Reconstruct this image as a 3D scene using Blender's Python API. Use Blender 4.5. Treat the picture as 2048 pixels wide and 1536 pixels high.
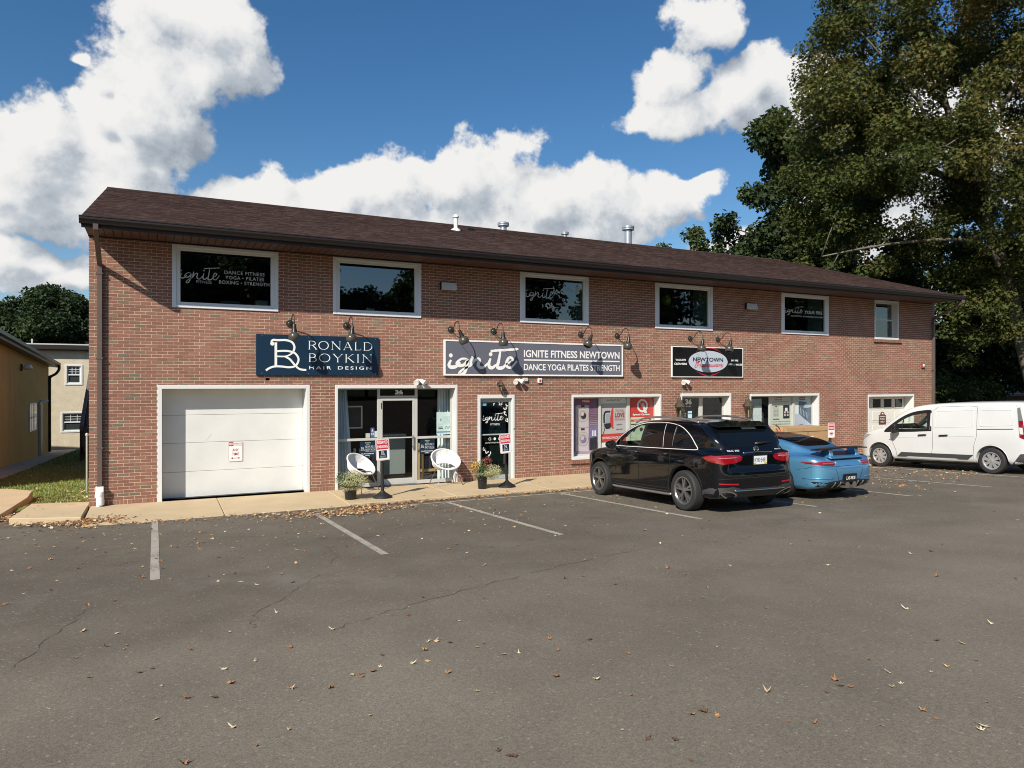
import bpy, bmesh, math, random
import numpy as np
from mathutils import Vector, Matrix
from mathutils.bvhtree import BVHTree
from mathutils.geometry import delaunay_2d_cdt
for _o in list(bpy.data.objects): bpy.data.objects.remove(_o)
SC = bpy.context.scene
COL = SC.collection
R = random.Random(7)
rad = math.radians
# ------------------------------------------------------------------ camera
cam_d = bpy.data.cameras.new('camera'); cam_d.sensor_width = 36; cam_d.lens = 24.96
cam_d.clip_end = 3000; cam_d.clip_start = 0.05
cam = bpy.data.objects.new('camera', cam_d); COL.objects.link(cam)
cam.location = (0, -16.5, 2.4); cam.rotation_euler = (rad(90), 0, rad(-26.7))
SC.camera = cam
# ------------------------------------------------------------------ light
SUN_AZ, SUN_EL = 51.3, 37.3          # degrees west of the facade normal, above the horizon
S_DIR = Vector((-math.sin(rad(SUN_AZ))*math.cos(rad(SUN_EL)), -math.cos(rad(SUN_AZ))*math.cos(rad(SUN_EL)), math.sin(rad(SUN_EL))))
sun_d = bpy.data.lights.new('sun', 'SUN'); sun_d.energy = 5.0; sun_d.angle = rad(0.53); sun_d.color = (1, 0.93, 0.82)
sun = bpy.data.objects.new('sun', sun_d); COL.objects.link(sun)
sun.rotation_euler = (-S_DIR).to_track_quat('-Z', 'Y').to_euler(); sun.location = (-30, -40, 40)
SC.view_settings.view_transform = 'Standard'; SC.view_settings.look = 'None'
SC.view_settings.gamma = 1; SC.view_settings.use_curve_mapping = False; SC.view_settings.exposure = 0.3
SC.render.engine = 'CYCLES'
try:
    SC.cycles.max_bounces = 8; SC.cycles.transparent_max_bounces = 16; SC.cycles.caustics_reflective = False; SC.cycles.caustics_refractive = False
    SC.cycles.use_denoising = True; SC.cycles.pixel_filter_type = 'BLACKMAN_HARRIS'; SC.cycles.filter_width = 1.0
except Exception: pass
# ------------------------------------------------------------------ sky: Nishita + procedural cumulus
W = bpy.data.worlds.new('World'); SC.world = W; W.use_nodes = True
NT = W.node_tree; NT.nodes.clear()
CLOUDS = [(2.6,24.5,5.0,3.4),(-0.3,21.2,4.2,3.7),(4.3,23.2,3.8,2.8),(-1.7,18.1,3.4,2.9),(1.0,18.8,3.6,2.6),(-1.9,15.2,4.0,3.0),(-7.5,15.9,3.3,2.8),(-4.9,14.7,4.4,3.2),(-7.7,12.7,4.7,3.2),(-3.4,12.6,5.4,2.7),(-5.2,18.3,1.5,0.8),(-6.4,10.5,4.5,1.6),(-8.3,8.1,5.4,1.1),(-4.9,7.1,3.5,0.7),
(5.4,13.9,3.8,1.6),(8.6,13.8,3.3,2.0),(11.9,14.1,3.4,2.2),(17.3,15.5,3.7,3.1),(21.7,16.0,3.2,2.6),(25.7,16.0,4.4,3.0),(29.4,14.5,4.8,2.3),(33.0,15.2,3.6,2.2),(37.3,14.7,3.9,1.7),(40.8,15.2,3.0,0.8),(17.7,12.5,9.8,2.3),(27.7,12.6,8.0,2.3),(4.7,12.4,5.2,1.4),(45.2,10.1,5.1,1.5),
(42.3,26.3,3.4,1.7),(39.2,23.3,2.9,2.2),(38.9,20.3,3.1,1.4),(41.5,20.8,3.4,1.4),(44.5,21.2,2.9,2.0),(47.4,22.2,2.5,2.3),(46.0,19.7,2.2,1.5),(50.2,20.2,4.1,2.9),(58.4,15.7,7.3,4.8),(52.2,10.4,5.3,4.2),(-4.8,21.6,0.6,0.5),
(-22,15,9,5),(-40,11,11,3.5),(78,13,9,4),(-100,11,10,3),(120,12,11,3.5)]
CG = bpy.data.node_groups.new('cumulus', 'ShaderNodeTree')
CG.interface.new_socket('Dir', in_out='INPUT', socket_type='NodeSocketVector')
CG.interface.new_socket('D', in_out='OUTPUT', socket_type='NodeSocketFloat')
def nd(t, typ, **kw):
    n = t.nodes.new(typ)
    for k, v in kw.items(): setattr(n, k, v)
    return n
def mth(t, op, a, b=None, c=None):
    n = nd(t, 'ShaderNodeMath', operation=op)
    for i, x in enumerate((a, b, c)):
        if x is None: continue
        if isinstance(x, (int, float)): n.inputs[i].default_value = x
        else: t.links.new(x, n.inputs[i])
    return n.outputs[0]
def build_cumulus():
    t = CG; gi = nd(t, 'NodeGroupInput'); go = nd(t, 'NodeGroupOutput'); L = t.links.new
    nrm = nd(t, 'ShaderNodeVectorMath', operation='NORMALIZE'); L(gi.outputs[0], nrm.inputs[0])
    sx = nd(t, 'ShaderNodeSeparateXYZ'); L(nrm.outputs[0], sx.inputs[0])
    az = mth(t, 'DEGREES', mth(t, 'ARCTAN2', sx.outputs[0], sx.outputs[1]))
    el = mth(t, 'DEGREES', mth(t, 'ARCSINE', sx.outputs[2]))
    cx = nd(t, 'ShaderNodeCombineXYZ'); L(az, cx.inputs[0]); L(el, cx.inputs[1])
    n1 = nd(t, 'ShaderNodeTexNoise'); n1.inputs['Scale'].default_value = 9; n1.inputs['Detail'].default_value = 3; L(nrm.outputs[0], n1.inputs['Vector'])
    wv = nd(t, 'ShaderNodeVectorMath', operation='MULTIPLY_ADD'); L(n1.outputs['Color'], wv.inputs[0]); wv.inputs[1].default_value = (7, 5, 0); wv.inputs[2].default_value = (-3.5, -2.5, 0)
    wa = nd(t, 'ShaderNodeVectorMath', operation='ADD'); L(cx.outputs[0], wa.inputs[0]); L(wv.outputs[0], wa.inputs[1])
    cur = None
    for a, e, ra, re in CLOUDS:
        mp = nd(t, 'ShaderNodeMapping', vector_type='TEXTURE'); L(wa.outputs[0], mp.inputs[0])
        mp.inputs['Location'].default_value = (a, e, 0); mp.inputs['Scale'].default_value = (ra*1.15, re*1.15, 1)
        ln = nd(t, 'ShaderNodeVectorMath', operation='LENGTH'); L(mp.outputs[0], ln.inputs[0])
        d = mth(t, 'SUBTRACT', 1.0, ln.outputs['Value'])
        cur = d if cur is None else mth(t, 'SMOOTH_MAX', cur, d, 0.3)
    n2 = nd(t, 'ShaderNodeTexNoise'); n2.inputs['Scale'].default_value = 17; n2.inputs['Detail'].default_value = 10; n2.inputs['Roughness'].default_value = 0.59; L(nrm.outputs[0], n2.inputs['Vector'])
    base = mth(t, 'MINIMUM', cur, 0.75)
    L(mth(t, 'ADD', base, mth(t, 'MULTIPLY_ADD', n2.outputs['Fac'], 2.1, -1.05)), go.inputs[0])
build_cumulus()
def build_world():
    t = NT; L = t.links.new
    out = nd(t, 'ShaderNodeOutputWorld'); tc = nd(t, 'ShaderNodeTexCoord')
    sky = nd(t, 'ShaderNodeTexSky', sky_type='NISHITA'); sky.sun_disc = False
    sky.sun_elevation = rad(SUN_EL); sky.sun_rotation = rad(180+SUN_AZ); sky.air_density = 1.0; sky.dust_density = 0.6; sky.ozone_density = 2.5
    b1 = nd(t, 'ShaderNodeBackground'); b1.inputs[1].default_value = 0.088
    hs = nd(t, 'ShaderNodeHueSaturation'); hs.inputs['Saturation'].default_value = 1.28; L(sky.outputs[0], hs.inputs['Color']); L(hs.outputs[0], b1.inputs[0])
    g1 = nd(t, 'ShaderNodeGroup'); g1.node_tree = CG; L(tc.outputs['Generated'], g1.inputs[0])
    off = nd(t, 'ShaderNodeVectorMath', operation='ADD'); L(tc.outputs['Generated'], off.inputs[0]); off.inputs[1].default_value = (-0.026, -0.004, 0.034)
    g2 = nd(t, 'ShaderNodeGroup'); g2.node_tree = CG; L(off.outputs[0], g2.inputs[0])
    al = nd(t, 'ShaderNodeMapRange', interpolation_type='SMOOTHSTEP'); L(g1.outputs[0], al.inputs[0]); al.inputs[1].default_value = -0.03; al.inputs[2].default_value = 0.27
    df = mth(t, 'SUBTRACT', g1.outputs[0], g2.outputs[0])
    n4 = nd(t, 'ShaderNodeTexNoise'); n4.inputs['Scale'].default_value = 7.5; n4.inputs['Detail'].default_value = 5; n4.inputs['Distortion'].default_value = .6; L(tc.outputs['Generated'], n4.inputs['Vector'])
    lt = mth(t, 'ADD', mth(t, 'MULTIPLY_ADD', df, 0.80, 0.64), mth(t, 'MULTIPLY_ADD', n4.outputs['Fac'], 0.7, -0.35))
    # thick parts go greyer
    lt = mth(t, 'SUBTRACT', lt, mth(t, 'MULTIPLY', mth(t, 'MAXIMUM', mth(t, 'SUBTRACT', g1.outputs[0], 0.55), 0.0), 0.22))
    cr = nd(t, 'ShaderNodeValToRGB'); L(lt, cr.inputs[0]); e = cr.color_ramp.elements
    e[0].position = 0.0; e[0].color = (0.33, 0.38, 0.45, 1); e[1].position = 1.0; e[1].color = (1.0, 0.99, 0.97, 1)
    e2 = cr.color_ramp.elements.new(0.45); e2.color = (0.58, 0.63, 0.69, 1); e3 = cr.color_ramp.elements.new(0.72); e3.color = (0.86, 0.87, 0.88, 1)
    b2 = nd(t, 'ShaderNodeBackground'); b2.inputs[1].default_value = 0.72; L(cr.outputs[0], b2.inputs[0])
    sx = nd(t, 'ShaderNodeSeparateXYZ'); L(tc.outputs['Generated'], sx.inputs[0])
    up = nd(t, 'ShaderNodeMapRange'); L(sx.outputs[2], up.inputs[0]); up.inputs[1].default_value = 0.0; up.inputs[2].default_value = 0.08
    mx = nd(t, 'ShaderNodeMixShader'); L(mth(t, 'MULTIPLY', al.outputs[0], up.outputs[0]), mx.inputs[0]); L(b1.outputs[0], mx.inputs[1]); L(b2.outputs[0], mx.inputs[2])
    L(mx.outputs[0], out.inputs[0])
build_world()
# ------------------------------------------------------------------ helpers
class MB:
    """collects shapes and links them as one mesh object"""
    def __init__(s): s.v = []; s.f = []; s.m = []
    def add(s, vs, fs, m=0, M=None):
        o = len(s.v)
        s.v += [tuple(M @ Vector(p)) for p in vs] if M is not None else [tuple(p) for p in vs]
        s.f += [tuple(i+o for i in f) for f in fs]; s.m += [m]*len(fs)
        return s
    def box(s, x0, x1, y0, y1, z0, z1, m=0, M=None):
        return s.add([(x0,y0,z0),(x1,y0,z0),(x1,y1,z0),(x0,y1,z0),(x0,y0,z1),(x1,y0,z1),(x1,y1,z1),(x0,y1,z1)],
              [(0,3,2,1),(4,5,6,7),(0,1,5,4),(1,2,6,5),(2,3,7,6),(3,0,4,7)], m, M)
    def prism(s, poly, ax, a, b, m=0, M=None):
        n = len(poly)
        def P(p, t): return {'x': (t,p[0],p[1]), 'y': (p[0],t,p[1]), 'z': (p[0],p[1],t)}[ax]
        ar = sum(poly[i][0]*poly[(i+1)%n][1]-poly[(i+1)%n][0]*poly[i][1] for i in range(n))
        if (ar < 0) != (ax == 'y'): poly = poly[::-1]
        vs = [P(p, a) for p in poly]+[P(p, b) for p in poly]
        if a < b: fs = [tuple(range(n))[::-1], tuple(range(n, 2*n))]+[(i,(i+1)%n,n+(i+1)%n,n+i) for i in range(n)]
        else: fs = [tuple(range(n)), tuple(range(n, 2*n))[::-1]]+[(i,n+i,n+(i+1)%n,(i+1)%n) for i in range(n)]
        return s.add(vs, fs, m, M)
    def tube(s, pts, r, n=8, m=0, caps=True, M=None):
        pts = [Vector(p) for p in pts]; k = len(pts)
        rs = r if isinstance(r, (list, tuple)) else [r]*k
        vs = []; fs = []; up = None
        for i, p in enumerate(pts):
            t = (pts[min(i+1,k-1)]-pts[max(i-1,0)])
            if t.length < 1e-9: t = Vector((0,0,1))
            t.normalize()
            if up is None: up = Vector((0,0,1)) if abs(t.z) < .9 else Vector((1,0,0))
            a = t.cross(up)
            if a.length < 1e-6: a = t.cross(Vector((0,1,0)))
            a.normalize(); b = a.cross(t); up = b
            for j in range(n):
                q = 2*math.pi*j/n; vs.append(p+(a*math.cos(q)+b*math.sin(q))*rs[i])
        for i in range(k-1):
            for j in range(n):
                fs.append((i*n+j, i*n+(j+1)%n, (i+1)*n+(j+1)%n, (i+1)*n+j))
        if caps: fs += [tuple(range(n))[::-1], tuple((k-1)*n+j for j in range(n))]
        return s.add(vs, fs, m, M)
    def lathe(s, prof, c=(0,0,0), ax='z', n=24, m=0, M=None, caps=True):
        vs = []; fs = []; k = len(prof)
        for r, h in prof:
            for j in range(n):
                q = 2*math.pi*j/n; a, b = r*math.cos(q), r*math.sin(q)
                p = {'z': (a,b,h), 'y': (b,h,a), 'x': (h,a,b)}[ax]
                vs.append((p[0]+c[0], p[1]+c[1], p[2]+c[2]))
        for i in range(k-1):
            for j in range(n): fs.append((i*n+j, i*n+(j+1)%n, (i+1)*n+(j+1)%n, (i+1)*n+j))
        if caps and prof[0][0] > 1e-5: fs.append(tuple(range(n))[::-1])
        if caps and prof[-1][0] > 1e-5: fs.append(tuple((k-1)*n+j for j in range(n)))
        return s.add(vs, fs, m, M)
    def ball(s, c, rx, ry=None, rz=None, n=12, m=0, M=None):
        ry = ry or rx; rz = rz or rx; k = n//2
        vs = []; fs = []
        for i in range(k+1):
            a = math.pi*i/k
            for j in range(n):
                q = 2*math.pi*j/n; vs.append((c[0]+rx*math.sin(a)*math.cos(q), c[1]+ry*math.sin(a)*math.sin(q), c[2]-rz*math.cos(a)))
        for i in range(k):
            for j in range(n): fs.append((i*n+j, i*n+(j+1)%n, (i+1)*n+(j+1)%n, (i+1)*n+j))
        return s.add(vs, fs, m, M)
    def build(s, name, mats, parent=None, smooth=None, bevel=0, label=None):
        me = bpy.data.meshes.new(name); me.from_pydata(s.v, [], s.f); me.validate()
        if not isinstance(mats, (list, tuple)): mats = [mats]
        for mt in mats: me.materials.append(mt)
        if len(mats) > 1 and len(me.polygons) == len(s.m): me.polygons.foreach_set('material_index', s.m)
        bm = bmesh.new(); bm.from_mesh(me)
        bmesh.ops.remove_doubles(bm, verts=bm.verts, dist=1e-5)
        if bevel: 
            bmesh.ops.bevel(bm, geom=[e for e in bm.edges if len(e.link_faces) == 2 and e.calc_face_angle(0) > .5], offset=bevel, segments=1, affect='EDGES', clamp_overlap=True)
        bmesh.ops.recalc_face_normals(bm, faces=bm.faces); bm.to_mesh(me); bm.free()
        if smooth: me.shade_smooth(); me.set_sharp_from_angle(angle=smooth)
        return link(name, me, parent, label)
def link(name, me, parent=None, label=None):
    o = bpy.data.objects.new(name, me); COL.objects.link(o)
    if parent is not None: o.parent = parent
    if label: o['label'] = label
    return o
def tag(o, label, cat, group=None):
    o['label'] = label; o['category'] = cat
    if group: o['group'] = group
    return o
def thing(name, label, cat, loc=(0,0,0), rot=(0,0,0), group=None):
    o = bpy.data.objects.new(name, None); COL.objects.link(o); o.empty_display_size = .2
    o.location = loc; o.rotation_euler = rot
    return tag(o, label, cat, group)
def part_empty(name, parent):
    o = bpy.data.objects.new(name, None); COL.objects.link(o); o.parent = parent; return o
def kind(o, k): o['kind'] = k; return o
KIDS = {}
def copy_tree(o, loc=None, rot=None, label=None, scale=None):
    if not KIDS.get(o.name):
        KIDS[o.name] = True
    def rec(a, parent):
        b = a.copy(); COL.objects.link(b)
        if parent is not None: b.parent = parent
        for ch in a.children: rec(ch, b)
        return b
    r = rec(o, None)
    if loc is not None: r.location = loc
    if rot is not None: r.rotation_euler = rot
    if scale is not None: r.scale = scale
    if label: r['label'] = label
    return r
# ------------------------------------------------------------------ materials
MATS = {}
def P(name, col, rough=.6, metal=0., noise=None, bump=None, spec=.5, coat=0., emit=None, alpha=None):
    """principled; noise=(scale, amount) varies value, bump=(scale, strength, distance)"""
    if name in MATS: return MATS[name]
    m = bpy.data.materials.new(name); m.use_nodes = True; t = m.node_tree; b = t.nodes['Principled BSDF']; L = t.links.new
    b.inputs['Base Color'].default_value = (*col, 1); b.inputs['Roughness'].default_value = rough; b.inputs['Metallic'].default_value = metal
    b.inputs['Specular IOR Level'].default_value = spec
    if coat: b.inputs['Coat Weight'].default_value = coat; b.inputs['Coat Roughness'].default_value = .02
    if emit: b.inputs['Emission Color'].default_value = (*emit[:3], 1); b.inputs['Emission Strength'].default_value = emit[3]
    if noise or bump:
        tc = nd(t, 'ShaderNodeTexCoord')
    if noise:
        n = nd(t, 'ShaderNodeTexNoise'); n.inputs['Scale'].default_value = noise[0]; n.inputs['Detail'].default_value = 6; L(tc.outputs['Object'], n.inputs['Vector'])
        mr = nd(t, 'ShaderNodeMapRange'); L(n.outputs['Fac'], mr.inputs[0]); mr.inputs[1].default_value = .25; mr.inputs[2].default_value = .75; mr.inputs[3].default_value = 1-noise[1]; mr.inputs[4].default_value = 1+noise[1]
        vm = nd(t, 'ShaderNodeVectorMath', operation='SCALE'); vm.inputs[0].default_value = col; L(mr.outputs[0], vm.inputs['Scale']); L(vm.outputs[0], b.inputs['Base Color'])
    if bump:
        n = nd(t, 'ShaderNodeTexNoise'); n.inputs['Scale'].default_value = bump[0]; n.inputs['Detail'].default_value = 5; L(tc.outputs['Object'], n.inputs['Vector'])
        bp = nd(t, 'ShaderNodeBump'); bp.inputs['Strength'].default_value = bump[1]; bp.inputs['Distance'].default_value = bump[2] if len(bump) > 2 else .01
        L(n.outputs['Fac'], bp.inputs['Height']); L(bp.outputs[0], b.inputs['Normal'])
    MATS[name] = m; return m
def glass(name, tint=(.8,.85,.83), refl=1.5, rough=0.0):
    """thin pane: tinted see-through plus mirror by Fresnel"""
    if name in MATS: return MATS[name]
    m = bpy.data.materials.new(name); m.use_nodes = True; t = m.node_tree; t.nodes.clear(); L = t.links.new
    o = nd(t, 'ShaderNodeOutputMaterial'); tr = nd(t, 'ShaderNodeBsdfTransparent'); tr.inputs[0].default_value = (*tint, 1)
    gl = nd(t, 'ShaderNodeBsdfGlossy'); gl.inputs['Roughness'].default_value = rough; gl.inputs[0].default_value = (1,1,1,1)
    lw = nd(t, 'ShaderNodeFresnel'); lw.inputs['IOR'].default_value = refl
    mx = nd(t, 'ShaderNodeMixShader'); g = nd(t, 'ShaderNodeNewGeometry'); L(mth(t, 'MULTIPLY', lw.outputs[0], mth(t, 'SUBTRACT', 1.0, g.outputs['Backfacing'])), mx.inputs[0]); L(tr.outputs[0], mx.inputs[1]); L(gl.outputs[0], mx.inputs[2]); L(mx.outputs[0], o.inputs[0])
    MATS[name] = m; return m
def flat_poly(pts):
    """triangulate a 2-D polygon: returns verts, tris"""
    r = delaunay_2d_cdt([Vector(p) for p in pts], [], [list(range(len(pts)))], 1, 1e-6)
    return [tuple(v) for v in r[0]], [tuple(f) for f in r[2]]
def ribbon(mb, pts, w, y, m=0, M=None):
    """flat stroke in the XZ plane at depth y; w scalar or per-point widths"""
    n = len(pts); ws = w if isinstance(w, (list, tuple)) else [w]*n
    vs = []
    for i in range(n):
        a = Vector(pts[max(i-1,0)]); b = Vector(pts[min(i+1,n-1)]); t = (b-a)
        if t.length < 1e-9: t = Vector((1,0))
        t.normalize(); nn = Vector((-t.y, t.x))*ws[i]/2; p = Vector(pts[i])
        vs += [(p.x+nn.x, y, p.y+nn.y), (p.x-nn.x, y, p.y-nn.y)]
    mb.add(vs, [(2*i, 2*i+1, 2*i+3, 2*i+2) for i in range(n-1)], m, M)
def smooth_line(pts, k=6):
    """Catmull-Rom through 2-D or 3-D points"""
    P_ = [Vector(p) for p in pts]; out = []
    for i in range(len(P_)-1):
        p0 = P_[max(i-1,0)]; p1 = P_[i]; p2 = P_[i+1]; p3 = P_[min(i+2,len(P_)-1)]
        for j in range(k):
            t = j/k
            out.append(.5*((2*p1)+(p2-p0)*t+(2*p0-5*p1+4*p2-p3)*t*t+(3*p1-p0-3*p2+p3)*t**3))
    out.append(P_[-1]); return out
_txt = {}
def text_geo(s, bold=0., spacing=1.):
    k = (s, bold, spacing)
    if k in _txt: return _txt[k]
    c = bpy.data.curves.new('lettering', 'FONT'); c.body = s; c.size = 1; c.offset = bold; c.resolution_u = 3; c.space_character = spacing
    o = bpy.data.objects.new('lettering', c); COL.objects.link(o)
    dg = bpy.context.evaluated_depsgraph_get(); dg.update()
    me = o.evaluated_get(dg).to_mesh()
    v = [tuple(x.co) for x in me.vertices]; f = [tuple(p.vertices) for p in me.polygons]
    o.evaluated_get(dg).to_mesh_clear(); bpy.data.objects.remove(o); bpy.data.curves.remove(c)
    xs = [a[0] for a in v]; ys = [a[1] for a in v]
    r = ([( (a[0]-min(xs))/(max(xs)-min(xs)), (a[1]-min(ys))/(max(ys)-min(ys)) ) for a in v], f)
    _txt[k] = r; return r
def text(mb, s, x0, x1, z0, z1, y, m=0, bold=0., spacing=1., M=None):
    """lettering filling the rectangle x0..x1, z0..z1 on the plane y (seen from -Y)"""
    v, f = text_geo(s, bold, spacing)
    mb.add([(x0+a*(x1-x0), y, z0+b*(z1-z0)) for a, b in v], f, m, M)
def print_line(mb, x0, x1, z0, z1, y, m=0):
    """a line of print too small to read: word-long bars"""
    g = random.Random(int(abs(x0*31+z0*977)*100)); x = x0
    while x < x1-1e-4:
        w = (x1-x0)*g.uniform(.08,.2); b = min(x+w, x1); ribbon(mb, [(x,(z0+z1)/2),(b,(z0+z1)/2)], (z1-z0)*.7, y, m); x = b+(x1-x0)*.03
def rrect(x0, x1, z0, z1, r, k=4):
    out = []
    for cx, cz, a0 in ((x1-r,z1-r,0),(x0+r,z1-r,90),(x0+r,z0+r,180),(x1-r,z0+r,270)):
        for i in range(k+1):
            a = rad(a0+90*i/k); out.append((cx+r*math.cos(a), cz+r*math.sin(a)))
    return out
def ellipse(cx, cz, rx, rz, n=28): return [(cx+rx*math.cos(2*math.pi*i/n), cz+rz*math.sin(2*math.pi*i/n)) for i in range(n)]
def fpoly(mb, pts, y, m=0, M=None):
    """flat polygon on plane y"""
    v, f = flat_poly(pts); mb.add([(a, y, b) for a, b in v], f, m, M)
def ring(mb, cx, cz, rx, rz, w, y, m=0, n=32, M=None):
    ribbon(mb, [(cx+rx*math.cos(2*math.pi*i/n), cz+rz*math.sin(2*math.pi*i/n)) for i in range(n+1)], w, y, m, M)
# ------------------------------------------------------------------ common materials
def tone_mat(name, cols, rough=.85, bump=(60,.35,.004), grain=.12, spec=.3):
    """colour picked from a palette by the face attribute 'tone' (0..1), with grain"""
    m = bpy.data.materials.new(name); m.use_nodes = True; t = m.node_tree; b = t.nodes['Principled BSDF']; L = t.links.new
    at = nd(t, 'ShaderNodeAttribute'); at.attribute_name = 'tone'
    cr = nd(t, 'ShaderNodeValToRGB'); cr.color_ramp.interpolation = 'LINEAR'; L(at.outputs['Fac'], cr.inputs[0]); el = cr.color_ramp.elements
    el[0].position = cols[0][0]; el[0].color = (*cols[0][1], 1); el[1].position = cols[-1][0]; el[1].color = (*cols[-1][1], 1)
    for p, c in cols[1:-1]: e = el.new(p); e.color = (*c, 1)
    tc = nd(t, 'ShaderNodeNewGeometry'); n = nd(t, 'ShaderNodeTexNoise'); n.inputs['Scale'].default_value = bump[0]; n.inputs['Detail'].default_value = 5; L(tc.outputs['Position'], n.inputs['Vector'])
    n3 = nd(t, 'ShaderNodeTexNoise'); n3.inputs['Scale'].default_value = .7; n3.inputs['Detail'].default_value = 5; L(tc.outputs['Position'], n3.inputs['Vector'])
    mr = nd(t, 'ShaderNodeMapRange'); L(n.outputs['Fac'], mr.inputs[0]); mr.inputs[1].default_value = .25; mr.inputs[2].default_value = .75; mr.inputs[3].default_value = 1-grain; mr.inputs[4].default_value = 1+grain
    m3 = nd(t, 'ShaderNodeMapRange'); L(n3.outputs['Fac'], m3.inputs[0]); m3.inputs[1].default_value = .3; m3.inputs[2].default_value = .7; m3.inputs[3].default_value = .84; m3.inputs[4].default_value = 1.13
    vm = nd(t, 'ShaderNodeVectorMath', operation='SCALE'); L(cr.outputs[0], vm.inputs[0]); L(mth(t, 'MULTIPLY', mr.outputs[0], m3.outputs[0]), vm.inputs['Scale']); L(vm.outputs[0], b.inputs['Base Color'])
    b.inputs['Roughness'].default_value = rough; b.inputs['Specular IOR Level'].default_value = spec
    bp = nd(t, 'ShaderNodeBump'); bp.inputs['Strength'].default_value = bump[1]; bp.inputs['Distance'].default_value = bump[2]; L(n.outputs['Fac'], bp.inputs['Height']); L(bp.outputs[0], b.inputs['Normal'])
    MATS[name] = m; return m
def tone_mesh(name, boxes, tones, mat, faces=((0,1,5,4),(0,4,7,3),(1,2,6,5),(4,5,6,7),(0,3,2,1))):
    """many open-backed boxes (x0,x1,y0,y1,z0,z1) with a per-box tone, as one mesh"""
    n = len(boxes); A = np.array(boxes, dtype=np.float64)
    ix = [(0,2,4),(1,2,4),(1,3,4),(0,3,4),(0,2,5),(1,2,5),(1,3,5),(0,3,5)]
    V = np.stack([A[:, i] for i in ix], 1).reshape(-1, 3)
    F = (np.array(faces)[None]+(np.arange(n)*8)[:, None, None]).reshape(-1, 4)
    me = bpy.data.meshes.new(name); me.from_pydata(V, [], F); me.materials.append(mat)
    a = me.attributes.new('tone', 'FLOAT', 'FACE'); a.data.foreach_set('value', np.repeat(np.array(tones, dtype=np.float32), len(faces)))
    me.update(); return me
M_BRICK = tone_mat('brick', [(0,(.285,.138,.098)),(.25,(.250,.115,.082)),(.5,(.220,.112,.079)),(.7,(.268,.127,.090)),(.84,(.27,.165,.112)),(.89,(.21,.155,.105)),(1,(.145,.135,.10))])
M_MORTAR = P('mortar', (.62,.47,.355), .95, noise=(9,.12), bump=(120,.5,.003))
M_WHITE = P('white_trim_paint', (.66,.67,.66), .45, noise=(3,.03))
M_VINYL = P('white_vinyl_frame', (.70,.73,.76), .35)
M_ALU = P('grey_aluminium_frame', (.50,.50,.47), .4, noise=(4,.05))
M_ALUD = P('grey_green_door_frame', (.36,.40,.39), .4)
M_BROWN = P('dark_brown_metal', (.017,.012,.011), .45, noise=(2,.1))
M_BROWN2 = P('brown_downspout_metal', (.115,.088,.078), .4, noise=(3,.06))
M_SOFF = P('brown_soffit_vinyl', (.115,.062,.048), .5, noise=(5,.08))
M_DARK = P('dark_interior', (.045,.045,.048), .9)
M_BLACK = P('black_paint', (.012,.012,.012), .35)
M_GLASS = glass('window_glass', (.66,.74,.72), 2.5)
M_GLASS2 = glass('shop_glass', (.95,.97,.97), 1.42)
M_LET = P('frosted_vinyl_lettering', (.46,.51,.50), .6)
M_LETW = P('white_vinyl_lettering', (.78,.78,.76), .6)
M_SHING = tone_mat('roof_shingle', [(0,(.055,.033,.028)),(.4,(.068,.041,.034)),(.7,(.048,.030,.026)),(1,(.085,.052,.043))], .95, (90,.6,.006), .3, .15)
BX0, BX1 = -1.18, 25.86
OPEN = [(.32,2.46,4.01,5.34),(3.67,5.81,4.01,5.34),(8.53,10.65,4.01,5.34),(12.93,15.10,4.01,5.34),(17.98,20.17,4.02,5.34),(22.50,23.79,3.97,5.36),
        (.05,3.15,-.1,2.38),(3.72,6.77,-.1,2.38),(7.32,8.37,-.1,2.12),(10.11,13.16,.33,2.11),(13.87,15.85,-.1,2.12),(16.62,19.73,.33,2.09),(22.15,24.66,-.1,2.03),
        (2.19,2.28,2.475,2.535)]
bld = thing('brick_building', 'two-storey red brick commercial building with brown shingle roof and five wide upstairs windows', 'building')
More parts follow.
